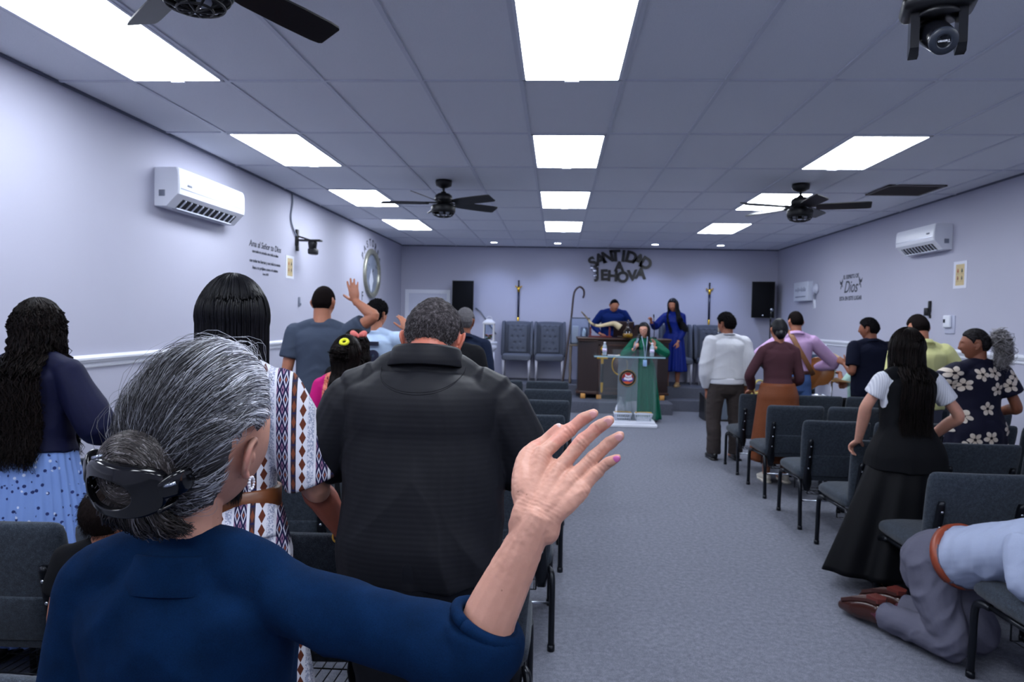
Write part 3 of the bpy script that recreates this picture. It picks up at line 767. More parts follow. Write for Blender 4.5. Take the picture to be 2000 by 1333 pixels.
# ================================================================== stage furniture
ST = .405
M_FELT = cloth('grey_linen', (92, 97, 110), .12); M_LEGW = plain('whitewashed_wood', (172, 172, 184), .5, bump=(40, .2))
def throne():
    t = thing('wingback_chair', '', 'armchair')
    g = G(); R = []
    for z, w, d in ((.46, .27, .03), (.50, .278, .045), (.80, .282, .05), (1.05, .284, .048), (1.10, .284, .044), (1.125, .27, .035), (1.135, .22, .015)):
        q = []
        for a in np.arange(40)*2*PI/40:
            ca, sa = math.cos(a), math.sin(a); x = w*np.sign(ca)*abs(ca)**(2/6)
            q.append((x, -.24-(z-.46)*.10+d*np.sign(sa)*abs(sa)**(2/3), z + (.015*math.cos(x*5.5) if z > 1.04 else 0)))
        R.append(q)
    g.rings(R); bk = build(g, 'backrest', M_FELT, t)
    # tufting: sculpted front pad with buttons
    nx, nz = 44, 60; V = np.zeros((nz, nx, 3)); xs = np.linspace(-.2, .2, nx); zs = np.linspace(.52, 1.09, nz)
    bt = [(x+(.0 if k % 2 else 0), z) for k, z in enumerate((.60, .72, .84, .96, 1.05)) for x in ((-.11, 0, .11) if k % 2 == 0 else (-.055, .055))]
    X, Z = np.meshgrid(xs, zs); dd = np.full(X.shape, .024)*np.clip(np.minimum((.2-np.abs(X))/.03, 1), 0, 1)**.5*np.clip(np.minimum(np.minimum((Z-.52), (1.09-Z))/.03, 1), 0, 1)**.5
    for x, z in bt: dd = dd-.022*np.exp(-((X-x)**2+(Z-z)**2)/.00035)-.004*np.exp(-((X-x)**2+(Z-z)**2)/.0018)
    V = np.stack([X, -.19-(Z-.46)*.10+dd, Z], -1); F = [(j*nx+i, j*nx+i+1, (j+1)*nx+i+1, (j+1)*nx+i) for j in range(nz-1) for i in range(nx-1)]
    g = G(); g.add(V, F); build(g, 'tufted_pad', M_FELT, bk)
    g = G()
    for x, z in bt: g.ell((x, -.19-(z-.46)*.10+.004, z), (.012, .007, .012), None, 10, 6)
    build(g, 'button', M_FELT, bk)
    for s in (-1, 1):
        g = G(); R = []
        for z, y1, w in ((.47, .0, .02), (.52, .02, .026), (.70, .0, .026), (.90, -.06, .026), (1.05, -.11, .026), (1.13, -.15, .022), (1.15, -.19, .012)):
            x = s*.276; yb = -.28-(z-.46)*.10; R.append([(x-w, yb, z), (x+w, yb, z), (x+w*1.1+s*.006, (yb+y1)/2, z), (x+w+s*.008, y1-.01, z), (x+s*.008, y1+.006, z), (x-w+s*.008, y1-.01, z), (x-w*1.1, (yb+y1)/2, z)])
        g.rings(R); build(g, 'wing', M_FELT, t)
    g = G(); g.rbox((.56, .50, .12), (0, .0, .45), .045, 5, f=lambda V: V+np.stack([0*V[:, 0], 0*V[:, 0], .02*(V[:, 2] > 0)*(1-(V[:, 0]/.28)**2)], 1)); build(g, 'seat', M_FELT, t)
    g = G()
    for k in range(23): g.ell((-.26+k*.0236, .252, .405), (.006, .004, .006), None, 8, 5)
    build(g, 'nail_trim', M_STEEL, t)
    for x, y in ((-.25, .2), (.25, .2), (-.25, -.24), (.25, -.24)):
        g = G(); g.sweep([(x, y, .42), (x, y+(-.01 if y > 0 else -.05), 0)], [(.026, .026), (.017, .017)], 12, pw=4, ref=(1, 0, 0)); build(g, 'leg', M_LEGW, t)
    return t
th0 = throne()
for i, (x, y, lab) in enumerate(((-.79, 13.73, 'grey tufted wingback chair beside the white pedestal'), (-.15, 13.73, 'grey tufted wingback chair next to the shepherd staff'), (2.29, 13.73, 'grey tufted wingback chair behind the woman in blue dress'), (2.95, 13.73, 'grey tufted wingback chair under the right wall sword'))):
    t = th0 if i == 0 else copy_tree(th0); t.location = (x, y, ST); t.rotation_euler = (0, 0, PI); t['label'] = lab; t['group'] = 'tufted wingback chairs on the stage'
t = thing('tissue_box', 'small pale tissue box on the wingback chair behind the woman in blue', 'tissue box', (2.19, 13.69, ST+.53))
g = G(); g.rbox((.22, .12, .075), (0, 0, .0375), .008, 2); build(g, 'box', plain('box_pale', (196, 206, 210), .5), t)
g = G(); g.rbox((.224, .124, .02), (0, 0, .012), .004, 1); build(g, 'band', plain('box_green', (120, 160, 130), .5), t)
g = G(); g.limb([(-.04, 0, .075), (0, .01, .1), (.03, 0, .11)], np.array([(.02, .01), (.03, .008), (.01, .004)]), (0, 1, 0), 10, 3); build(g, 'tissue', M_WHITE, t)

# speakers on the stage wall
def speaker(x, z, w, hh, d, lab, rz=0.):
    t = thing('wall_speaker', lab, 'loudspeaker', (x, YB-.02, z), rz, 'loudspeakers on the stage wall')
    g = G(); g.rings([[(-w/2*q, 0 if e == 0 else -d, -hh/2), (w/2*q, 0 if e == 0 else -d, -hh/2), (w/2*q, 0 if e == 0 else -d, hh/2), (-w/2*q, 0 if e == 0 else -d, hh/2)] for q, e in ((.72, 0), (1, 1))]); build(g, 'cabinet', M_BLACK, t, False)
    g = G(); g.rbox((w-.02, .02, hh-.02), (0, -d-.004, 0), .008, 2); build(g, 'grille', plain('speaker_grille', (9, 10, 15), .7, .0, .15, bump=(700, .6)), t)
    g = G(); g.rbox((.03, .003, .03), (0, -d-.015, -hh/2+.05), .001, 1); build(g, 'badge', M_STEEL, t)
    g = G(); g.rbox((.1, .06, .2), (0, .01-.0, 0), .01, 2); build(g, 'mount', M_BLACKM, t)
speaker(-1.885, 1.99, .43, .68, .30, 'black loudspeaker on the stage wall beside the door'); speaker(4.0, 2.06, .42, .70, .30, 'black loudspeaker on the stage wall at the right corner', -.25)
t = thing('cable_cover', 'slanting grey cable channel below the left loudspeaker', 'cable', (-1.66, YB, 1.80)); g = G(); g.sweep([(0, -.012, 0), (.10, -.012, -.07), (.42, -.012, -.52)], .011, 8, pw=4); build(g, 'channel', M_GREYP, t)

# hanging swords
def sword(x, z0, z1, lab):
    t = thing('hanging_sword', lab, 'sword', (x, YB-.03, z1), 0, 'swords hung on the stage wall'); L = z1-z0
    g = G(); g.lathe([(.001, 0), (.016, -.005), (.018, -.02), (.01, -.03), (.013, -.06), (.011, -.09), (.015, -.12), (.012, -.13)], 14); build(g, 'grip', M_BLACKM, t)
    g = G(); g.sweep(spline([(-.06, 0, -.118), (-.045, 0, -.135), (0, 0, -.14), (.045, 0, -.135), (.06, 0, -.118)], 4), .012, 8, caps=(1, 1)); g.sweep([(0, 0, -.13), (0, 0, -.235)], [(.030, .014), (.022, .012)], 10, 0, (1, 0, 0)); build(g, 'guard', M_GOLD, t)
    g = G(); g.sweep([(0, 0, -.225), (0, 0, -L+.11)], [(.021, .010), (.018, .009)], 10, 0, (1, 0, 0)); build(g, 'scabbard', plain('navy_scabbard', (16, 22, 50), .3), t)
    g = G(); g.sweep([(0, 0, -L+.13), (0, 0, -L+.03), (0, 0, -L)], [(.021, .011), (.016, .009), (.004, .003)], 10, 0, (1, 0, 0)); build(g, 'chape', M_GOLD, t)
    g = G(); g.sweep([(0, 0, -.2), (0, .03, -.2)], .008, 8); build(g, 'wall_peg', M_GOLD, t)
sword(-.80, 1.50, 2.37, 'sword in navy scabbard hanging on wall left of the sign'); sword(2.97, 1.53, 2.385, 'sword in navy scabbard hanging on wall right of the sign')

# white pedestal with a lantern
t = thing('pedestal', 'white fluted column pedestal beside the wingback chairs', 'pedestal', (-1.30, 13.30, ST))
g = G(); g.lathe([(.001, 0), (.15, 0), (.15, .04), (.12, .06), (.10, .09), (.10, .56), (.11, .58), (.14, .60), (.155, .64), (.155, .68), (.14, .70), (.16, .71), (.16, .75), (.001, .75)], 32); build(g, 'column', plain('plaster_white', (206, 210, 226), .6), t)
g = G()
for k in range(16): a = 2*PI*k/16; g.sweep([(.1*math.cos(a), .1*math.sin(a), .1), (.1*math.cos(a), .1*math.sin(a), .55)], .011, 8)
build(g, 'flute', plain('plaster_flute', (206, 210, 226), .6), t)
t = thing('lantern', 'white glass lantern with flowers standing on the pedestal', 'lantern', (-1.30, 13.30, ST+.75))
lw = plain('lantern_white', (208, 208, 214), .5)
g = G(); g.rbox((.21, .21, .03), (0, 0, .015), .005, 2)
for x in (-.09, .09):
    for y in (-.09, .09): g.box(x-.012, x+.012, y-.012, y+.012, .02, .33)
g.rbox((.21, .21, .025), (0, 0, .335), .005, 2); g.rings([[(-q, -q, z), (q, -q, z), (q, q, z), (-q, q, z)] for q, z in ((.12, .345), (.11, .37), (.06, .41), (.05, .43))]); build(g, 'frame', lw, t, False)
g = G(); a = np.linspace(0, PI, 12); g.sweep(np.stack([.05*np.cos(a), 0*a, .43+.05*np.sin(a)], 1), .006, 6); build(g, 'handle', lw, t)
gl = MT('clear_glass', (235, 242, 250), .03); gl.b.inputs['Transmission Weight'].default_value = 1.; gl.b.inputs['IOR'].default_value = 1.45; M_GLASS = gl.m
g = G()
for x in (-.088, .088): g.box(x-.0015, x+.0015, -.08, .08, .03, .32); g.box(-.08, .08, x-.0015, x+.0015, .03, .32)
build(g, 'glass_panes', M_GLASS, t, False)
for c, n, nm in (((70, 104, 60), 9, 'leaf'), ((206, 120, 110), 5, 'flower')):
    g = G(); rr = random.Random(n)
    for _ in range(n): g.ell((rr.uniform(-.05, .05), rr.uniform(-.05, .05), rr.uniform(.05, .13)), (.028, .028, .016), None, 8, 6)
    build(g, nm, plain(nm+'_paint', c, .6), t)

# shepherd staff
t = thing('shepherd_staff', 'tall dark wooden shepherd crook leaning by the desk', 'staff', (.13, 13.25, ST))
g = G(); g.limb([(-.02, 0, .0), (.05, .1, .6), (.12, .25, 1.2), (.155, .33, 1.62), (.19, .35, 1.76), (.27, .35, 1.83), (.345, .35, 1.78), (.36, .35, 1.69), (.345, .35, 1.63)], .019, None, 10, 6); build(g, 'shaft', plain('dark_wood_staff', (52, 36, 36), .4), t)
g = G(); g.limb([(-.02, 0, 0), (-.02, 0, .03)], .024, None, 10, 2); build(g, 'ferrule', M_BLACK, t)

# the big desk: dark panelled altar desk on wooden blocks
def m_wood(name, c, c2, sc=6, rough=.3):
    m = MT(name, c, rough); m.col(m.mix(m.noise(sc, 6, .65, (1, 1, .12), 1.5), c, c2)); return m.m
M_DESK = m_wood('dark_desk_wood', (34, 26, 27), (52, 38, 36)); M_DESK2 = m_wood('desk_edge_wood', (50, 34, 30), (70, 46, 38))
t = thing('altar_desk', 'large dark brown wooden desk raised on small wood blocks', 'desk', (1.175, 12.62, .2))
W2 = .80; H = 1.08
g = G(); g.rbox((1.66, .62, .04), (0, .22, H-.005), .012, 3); g.rbox((1.62, .58, .03), (0, .22, H-.04), .008, 2); build(g, 'desktop', M_DESK2, t)
g = G(); g.rings([[(x, y, z) for x, y in ((-W2, .5), (-W2, .04), (-.46, -.07), (.46, -.07), (W2, .04), (W2, .5))] for z in (.115, H-.03)]); build(g, 'cabinet', M_DESK, t, False)
g = G(); g.rings([[(x*q, -.0+y*q, z) for x, y in ((-W2, .5), (-W2, .04), (-.46, -.07), (.46, -.07), (W2, .04), (W2, .5))] for q, z in ((1.03, .085), (1.03, .115), (1.01, .135))]); build(g, 'plinth', M_DESK2, t, False)
for x0, x1 in ((-.44, .44),):
    g = G()
    for q in ((x0, x0+.03, .17, .98), (x1-.03, x1, .17, .98), (x0, x1, .17, .2), (x0, x1, .95, .98)): g.box(q[0], q[1], -.086, -.068, q[2], q[3])
    build(g, 'panel_moulding', M_DESK2, t, False)
for x, y in ((-.70, .03), (-.42, -.02), (.42, -.02), (.70, .03), (-.7, .46), (.7, .46)):
    g = G(); g.rbox((.085, .085, .088), (x, y, .044), .004, 1); build(g, 'block', plain('pine_block', (206, 148, 78), .6), t)
# gold sword emblem and ring emblem on the front
em = thing('sword_emblem', 'gold and black sword emblem on the front of the dark desk', 'emblem', (.80, 12.545, .2))
g = G(); g.prism([(-.035, .90), (0, .955), (.035, .90), (0, .845)], -.012, 0); g.prism([(-.018, .90), (0, .93), (.018, .90), (0, .87)], -.02, -.01, None, 0); g.rbox((.026, .012, .04), (0, -.006, .80), .004, 1); g.rbox((.19, .014, .032), (0, -.007, .735), .005, 2); g.rbox((.045, .014, .10), (0, -.007, .68), .008, 2); g.prism([(-.022, .30), (.022, .30), (.018, .14), (0, .11), (-.018, .14)], -.012, 0); build(g, 'gold_fittings', M_GOLD, em, False)
g = G(); g.rbox((.04, .010, .36), (0, -.005, .46), .004, 2); build(g, 'scabbard', M_BLACK, em)
em = thing('ring_emblem', 'gold ringed round emblem on the middle of the dark desk', 'emblem', (1.11, 12.545, .2+.62))
g = G(); a = np.linspace(0, 2*PI, 41); g.sweep(np.stack([.135*np.cos(a), 0*a-.006, .175*np.sin(a)], 1), .012, 8); build(g, 'ring', M_GOLD, em)
g = G(); g.lathe([(.001, 0), (.12, 0), (.12, .006), (.001, .008)], 32, M=rotx(PI/2)@np.diag([1., 1.3, 1., 1.])); build(g, 'disc', plain('emblem_brown', (66, 48, 44), .5), em)

# things on the desk
DT = .2+H+.016
t = thing('shofar', 'long pale ram horn resting on the red stand', 'horn', (.79, 12.72, DT))
hm = MT('horn', (206, 190, 152), .4); x, y, z = hm.xyz(); hm.col(hm.ramp(hm.noise(9, 3)*.5+x*.4+.3, [(.2, (228, 212, 176)), (.42, (66, 50, 44)), (.52, (214, 196, 156)), (.8, (190, 172, 138))]))
g = G(); g.limb([(-.37, 0, .45), (-.27, 0, .345), (-.18, 0, .24), (-.05, 0, .205), (.10, 0, .235), (.22, .01, .25), (.33, .0, .18)], [.012, .018, .023, .030, .036, .046, .062], None, 14, 5, (1, 0)); build(g, 'horn', hm.m, t)
t = thing('horn_stand', 'small dark red wooden stand holding the ram horn', 'stand', (.79, 12.72, DT)); rm = plain('red_wood', (98, 30, 34), .3)
for x in (-.2, .14):
    g = G(); g.lathe([(.016, 0), (.02, .03), (.012, .05), (.018, .09), (.012, .13), (.016, .17)], 10, M=tr(x, 0, 0)); g.lathe([(.016, .0), (.012, .14)], 10, M=tr(x, .09, 0)); g.sweep([(x, -.03, .178), (x, .1, .178)], .011, 8); build(g, 'upright', rm, t)
g = G(); g.rbox((.42, .05, .025), (-.03, -.02, .0125), .006, 2); g.rbox((.42, .05, .025), (-.03, .09, .0125), .006, 2); build(g, 'base', rm, t)
t = thing('bible_stand', 'dark brown angled book stand holding an open book', 'book stand', (1.28, 12.90, DT+.03))
lm = plain('dark_leather', (42, 26, 28), .45, bump=(120, .2))
g = G(); M = rotx(.9); g.rbox((.36, .03, .30), (-.09, 0, .13), .01, 2, 0, rotx(.35)@rotz(-.06)); build(g, 'board', lm, t)
g = G(); g.prism([(.06, .0), (.11, .21), (.29, .235), (.31, .0)], -.03, .0, rotx(.2)); build(g, 'cover', lm, t, False)
g = G(); g.rbox((.40, .2, .03), (0, .04, -.015), .006, 2); build(g, 'foot', lm, t)
t = thing('oil_bottle', 'clear round bottle of golden oil on the desk', 'bottle', (1.235, 12.52, DT))
g = G(); g.lathe([(.001, .002), (.085, .002), (.098, .02), (.095, .07), (.075, .125), (.04, .17), (.022, .2), (.02, .25), (.03, .262), (.03, .27), (.017, .268), (.016, .2), (.035, .165), (.07, .12), (.09, .07), (.092, .022), (.001, .008)], 28); build(g, 'glass', M_GLASS, t)
om = plain('oil', (196, 140, 20), .1)
g = G(); g.lathe([(.001, .01), (.09, .021), (.0895, .06), (.083, .088), (.001, .088)], 28); build(g, 'oil', om, t)
g = G(); g.lathe([(.001, .262), (.016, .262), (.022, .285), (.012, .30), (.018, .33), (.001, .335)], 16); build(g, 'stopper', M_GLASS, t)
t = thing('gooseneck_microphone', 'thin black gooseneck microphone on the right of the desk', 'microphone', (1.72, 12.72, DT))
g = G(); g.lathe([(.001, 0), (.05, 0), (.05, .02), (.02, .03), (.001, .03)], 16); build(g, 'base', M_BLACK, t)
g = G(); g.limb([(0, 0, .02), (0, 0, .18), (-.01, -.02, .3), (-.02, -.06, .38)], .006, None, 8, 5); build(g, 'neck', M_BLACK, t)
g = G(); g.sweep([(-.02, -.06, .38), (-.025, -.075, .42)], [.011, .013], 10, caps=(1, 1)); build(g, 'capsule', M_BLACK, t)
t = thing('glass_case', 'clear glass box with dark frame and papers left of the desk', 'display case', (.42, 13.34, ST+.74)); k = plain('case_frame', (62, 70, 84), .4)
g = G()
for x in (-.17, .17):
    for y in (-.1, .1): g.box(x-.01, x+.01, y-.01, y+.01, 0, .5)
for z in (0, .48):
    g.box(-.18, .18, -.11, -.09, z, z+.02); g.box(-.18, .18, .09, .11, z, z+.02); g.box(-.18, -.16, -.11, .11, z, z+.02); g.box(.16, .18, -.11, .11, z, z+.02)
build(g, 'frame', k, t, False)
g = G(); g.box(-.16, .16, -.102, -.099, .02, .48); g.box(-.16, .16, .099, .102, .02, .48); build(g, 'pane', M_GLASS, t, False)
g = G(); g.rbox((.12, .15, .33), (-.09, -.0, .18), .01, 2); build(g, 'paper_stack', plain('paper', (226, 232, 244), .6), t)
g = G(); g.lathe([(.001, .02), (.07, .02), (.075, .05), (.07, .30), (.05, .32), (.001, .32)], 20, M=tr(.08, 0, 0)); build(g, 'jar', plain('jar_silver', (150, 162, 178), .15, .6), t)
t = thing('side_table', 'narrow carved table under the glass case', 'table', (.42, 13.34, ST)); k = plain('weathered_wood', (112, 100, 88), .6, bump=(30, .4))
g = G(); g.rbox((.40, .27, .035), (0, 0, .72), .006, 2); build(g, 'top', k, t)
for x in (-.17, .17):
    for y in (-.1, .1):
        g = G(); g.lathe([(.022, 0), (.028, .06), (.018, .12), (.03, .3), (.018, .45), (.026, .6), (.028, .71)], 12, M=tr(x, y, 0)); build(g, 'leg', k, t)

# ================================================================== acrylic pulpit
ac = MT('acrylic', (206, 222, 232), .05, 0, .5, Alpha=.04); M_ACR = ac.m
fr = MT('frosted_acrylic', (126, 138, 148), .5, 0, .3, Alpha=.50)
PXc, PYc = 1.085, 10.86
t = thing('acrylic_pulpit', 'clear acrylic pulpit with frosted front column and white base', 'pulpit', (PXc, PYc, 0))
g = G(); g.rbox((.76, .48, .05), (0.06, 0, .025), .012, 3); g.rbox((.70, .42, .045), (0.06, 0, .07), .012, 3); build(g, 'base', M_WHITE, t)
def pane(nm, x0, x1, y, z0, z1, m, th=.006):
    g = G(); g.box(x0, x1, y-th, y+th, z0, z1); return build(g, nm, m, t, False)
pane('column_panel', -.16, .14, -.115, .09, 1.05, fr.m, .004)
for x in (-.46, .46):
    g = G(); g.rings([[(x*.92-.006, -.12, z), (x*.92+.006, -.12, z), (x*.92+.006, .12, z), (x*.92-.006, .12, z)] for z in (.09, 1.04)]); build(g, 'side_panel', M_ACR, t, False)
pane('rear_panel', -.42, .42, -.08, .095, 1.04, M_ACR, .004)
g = G(); g.rbox((1.06, .46, .016), (0, 0, 1.06), .005, 2, 0, rotx(0)); build(g, 'top_plate', M_ACR, t, False)
g = G(); g.box(-.25, .35, -.19, -.18, 1.07, 1.17); g.box(-.50, -.49, -.2, .2, 1.068, 1.10); g.box(.49, .50, -.2, .2, 1.068, 1.10); build(g, 'book_ledge', M_ACR, t, False)
g = G()
g.box(-.53, .53, -.234, -.228, 1.05, 1.07); build(g, 'polished_edge', plain('acrylic_edge', (150, 184, 196), .15), t, False)
# round emblem
e = G(); e.lathe([(.001, 0), (.128, 0), (.128, .006), (.001, .006)], 40, M=tr(-.01, -.121, .735)@rotx(PI/2)); em = build(e, 'emblem', plain('emblem_dark', (24, 20, 24), .4), t, False)
for r_, w_, c in ((.122, .004, (168, 140, 84)), (.088, .003, (168, 140, 84))):
    g = G(); a = np.linspace(0, 2*PI, 41); g.sweep(np.stack([-.01+r_*np.cos(a), 0*a-.128, .735+r_*np.sin(a)], 1), w_, 6); build(g, 'emblem_ring', plain('emblem_gold', c, .35, .6), em)
g = G(); g.lathe([(.001, 0), (.086, 0), (.086, .002), (.001, .002)], 32, M=tr(-.01, -.1285, .735)@rotx(PI/2)); cm = MT('emblem_purple', (56, 40, 130), .4); x, y, z = cm.xyz(); cm.col(cm.mix((z+cm.noise(30, 2)*.05 > .765), cm.mix((z+cm.noise(60, 3)*.06 < .695+.02), (62, 52, 150), (212, 84, 34)), (150, 34, 40))); build(g, 'emblem_field', cm.m, em, False)
g = G()
for pl in ([(-.07, .715), (-.005, .70), (-.005, .735), (-.06, .752)], [(.06, .715), (-.005, .70), (-.005, .735), (.05, .752)], [(-.045, .755), (-.052, .80), (-.02, .775), (-.0, .755)], [(.04, .755), (.05, .80), (.012, .775), (-.0, .755)], [(-.02, .745), (.015, .745), (.012, .775), (-.015, .775)]): g.prism(pl, -.135, -.1295)
build(g, 'emblem_book_and_dove', plain('emblem_white', (226, 222, 236), .5), em, False)
TP = 1.0685
def bottle(x, y, lab):
    t = thing('water_bottle', lab, 'bottle', (PXc+x, PYc+y, TP), 0, 'water bottles on the pulpit')
    g = G(); g.lathe([(.001, 0), (.03, 0), (.033, .01), (.031, .05), (.034, .06), (.033, .12), (.028, .15), (.014, .175), (.014, .185), (.001, .186)], 20); build(g, 'bottle', plain('bottle_clear', (176, 192, 206), .15, 0, .5, Alpha=.75), t)
    g = G(); g.lathe([(.0335, .055), (.0345, .055), (.0345, .105), (.0335, .105)], 20); build(g, 'label', plain('bottle_label', (206, 196, 226), .5), t)
    g = G(); g.lathe([(.001, .182), (.016, .182), (.016, .205), (.001, .206)], 16); build(g, 'cap', M_WHITE, t)
bottle(-.36, .0, 'small water bottle on the left end of the pulpit top'); bottle(.36, .0, 'small water bottle on the right end of the pulpit top')
t = thing('paper', 'white sheet of paper lying on the pulpit top', 'paper', (PXc-.22, PYc, TP)); g = G(); g.box(-.09, .09, -.06, .06, 0, .006); build(g, 'sheet', plain('paper_sheet', (226, 230, 240), .6), t, False)
# objects on the base
def basket(x, lab):
    t = thing('wire_basket', lab, 'basket', (x, PYc-.135, .093), 0, 'white baskets at the foot of the pulpit'); g = G(); m = plain('basket_white', (206, 212, 226), .45)
    for z, q in ((.0, .8), (.05, .9), (.105, 1.0), (.115, 1.0)):
        g.sweep([(sx*.13*q, sy*.075*q, z) for sx, sy in ((-1, -1), (1, -1), (1, 1), (-1, 1), (-1, -1))], .006 if z < .1 else .010, 6)
    for k in range(9):
        u = -1+k*.25
        for sy in (-1, 1): g.sweep([(u*.13*.8, sy*.075*.8, 0), (u*.13, sy*.075, .11)], .004, 5)
    for k in range(5):
        u = -1+k*.5
        for sx in (-1, 1): g.sweep([(sx*.13*.8, u*.075*.8, 0), (sx*.13, u*.075, .11)], .004, 5)
    build(g, 'wire_frame', m, t)
    g = G(); g.box(-.1, .1, -.058, .058, -.002, .004); build(g, 'bottom', m, t, False)
    g = G(); g.sweep(spline([(-.13, 0, .11), (-.1, 0, .13), (.1, 0, .13), (.13, 0, .11)], 4), .005, 6); build(g, 'handle', M_GOLD, t)
basket(PXc-.075, 'white wire basket at the left foot of the pulpit'); basket(PXc+.235, 'white wire basket at the right foot of the pulpit')
t = thing('white_bottle', 'tall white plastic bottle behind the left basket', 'bottle', (PXc-.10, PYc-.03, .093)); g = G(); g.lathe([(.001, 0), (.07, 0), (.078, .02), (.078, .17), (.06, .22), (.025, .27), (.02, .31), (.001, .312)], 24); build(g, 'bottle', M_WHITE, t)
g = G(); g.lathe([(.001, .305), (.024, .305), (.022, .34), (.001, .345)], 16); build(g, 'cap', M_WHITE, t)
for i, (x, hh) in enumerate(((.02, .27), (.105, .28))):
    t = thing('paper_roll', ['white paper roll standing next to the white bottle', 'white paper roll standing in the right of the pulpit column'][i], 'paper roll', (PXc+x, PYc-.03, .093)); g = G(); g.lathe([(.018, 0), (.04, 0), (.04, hh), (.018, hh), (.018, 0)], 24, c0=False, c1=False); build(g, 'roll', plain('roll_white', (224, 228, 238), .7), t)
    g = G(); g.lathe([(.0175, .002), (.0175, hh-.002), (.0165, hh-.002), (.0165, .002)], 16, c0=False, c1=False); build(g, 'core', plain('cardboard', (160, 130, 100), .8), t)

# ================================================================== band corner
t = thing('stage_monitor', 'grey floor loudspeaker box at the foot of the stage steps', 'loudspeaker', (2.72, 11.85, 0))
g = G(); g.rings([[(-.30, -.02, z0) if False else (-.30, y, z) for y, z in ((-.26, 0), (-.18, .38), (.2, .42), (.22, 0))], [(.30, y, z) for y, z in ((-.26, 0), (-.18, .38), (.2, .42), (.22, 0))]]); build(g, 'cabinet', M_BLACK, t, False)
g = G(); g.box(-.27, .27, -.012, .0, .03, .36, 0, tr(0, -.262, 0)@rotx(-.207)); build(g, 'grille', plain('monitor_grille', (78, 88, 102), .6, .2, bump=(500, .6)), t, False)
g = G(); g.box(-.275, -.265, -.016, 0, .02, .37, 0, tr(0, -.262, 0)@rotx(-.207)); g.box(.265, .275, -.016, 0, .02, .37, 0, tr(0, -.262, 0)@rotx(-.207)); build(g, 'edge', M_BLACK, t, False)
def micstand(x, y, hh, lab, z=0.):
    t = thing('microphone_stand', lab, 'microphone stand', (x, y, z), 0, 'microphone stands'); g = G(); g.sweep([(0, 0, .02), (0, 0, hh)], .011, 10); build(g, 'pole', M_BLACKM, t)
    for k in range(3):
        a = 2*PI*k/3+.4; g = G(); g.sweep([(0, 0, .12), (.26*math.cos(a), .26*math.sin(a), .008)], .008, 8); build(g, 'leg', M_BLACKM, t)
    g = G(); g.sweep([(0, 0, hh-.02), (0, -.02, hh+.06)], [.014, .014], 10); g.sweep([(0, -.02, hh+.06), (0, -.045, hh+.15)], [.012, .016], 10); build(g, 'microphone', M_BLACK, t)
    g = G(); g.ell((0, -.052, hh+.18), (.026, .026, .03), None, 14, 10); build(g, 'grille', M_STEEL, t)
micstand(3.62, 12.3, 1.66, 'tall black microphone stand in front of the right loudspeaker'); micstand(3.12, 12.25, 1.18, 'black microphone stand behind the man in white jacket')
t = thing('candelabrum', 'small silver candlestick on the stage behind the man in white', 'candlestick', (3.08, 13.35, ST))
g = G(); g.lathe([(.001, 0), (.09, 0), (.08, .03), (.02, .06), (.014, .4), (.02, .7), (.014, .95), (.03, 1.0), (.001, 1.0)], 14); build(g, 'stem', M_STEEL, t)
for x in (-.09, 0, .09):
    g = G(); g.limb([(0, 0, .86), (x, 0, .88), (x, 0, .98)], .009, None, 8, 4); g.lathe([(.012, .97), (.022, 1.0), (.02, 1.02)], 10, M=tr(x, 0, 0)); build(g, 'branch', M_STEEL, t)
    g = G(); g.lathe([(.001, 1.0), (.011, 1.0), (.011, 1.13), (.001, 1.135)], 10, M=tr(x, 0, 0)); build(g, 'candle', plain('candle_cream', (206, 190, 160), .5), t)
# keyboard on a stand
t = thing('keyboard', 'black electronic keyboard on a stand by the stage', 'keyboard', (3.72, 11.55, 0), .05)
g = G(); g.rbox((1.0, .32, .09), (0, 0, .96), .012, 2); build(g, 'body', M_BLACK, t)
g = G()
for k in range(32): g.box(-.48+k*.03, -.453+k*.03, -.01, .14, 1.005, 1.014)
build(g, 'keys', M_WHITE, t, False)
g = G(); g.rbox((.9, .03, .14), (0, -.13, 1.06), .01, 2, 0, None); build(g, 'panel', plain('keyboard_panel', (70, 84, 104), .4), t)
for s in (-1, 1):
    g = G(); g.sweep([(s*.4, -.14, 0), (-s*.4, .14, .92)] if s > 0 else [(s*.4, .14, 0), (-s*.4, -.14, .92)], .014, 8); build(g, 'stand_leg', M_BLACKM, t)
# drum kit: crash cymbal, snare, two toms, bass drum
t = thing('cymbal_stand', 'brass cymbal on a tripod stand in the band corner', 'cymbal', (3.52, 9.25, 0))
g = G(); g.sweep([(0, 0, .02), (0, 0, 1.02)], .011, 10); build(g, 'pole', M_STEEL, t)
for k in range(3):
    a = 2*PI*k/3; g = G(); g.sweep([(0, 0, .35), (.25*math.cos(a), .25*math.sin(a), .008)], .009, 8); build(g, 'leg', M_STEEL, t)
g = G(); g.lathe([(.004, .935), (.03, .93), (.06, .915), (.19, .895), (.19, .892), (.06, .91), (.03, .924), (.004, .929)], 32, M=roty(.06)); build(g, 'cymbal', plain('brass', (176, 136, 84), .3, .8), t)
g = G(); g.lathe([(.001, .94), (.016, .94), (.02, .97), (.014, 1.0), (.001, 1.0)], 12); build(g, 'wing_nut', M_BLACK, t)
t = thing('cymbal_stand', 'small low brass hi-hat cymbals beside the guitar', 'cymbal', (3.02, 9.55, 0))
g = G(); g.sweep([(0, 0, .02), (0, 0, .8)], .010, 10); build(g, 'pole', M_STEEL, t)
for k in range(3):
    a = 2*PI*k/3+.5; g = G(); g.sweep([(0, 0, .3), (.22*math.cos(a), .22*math.sin(a), .008)], .008, 8); build(g, 'leg', M_STEEL, t)
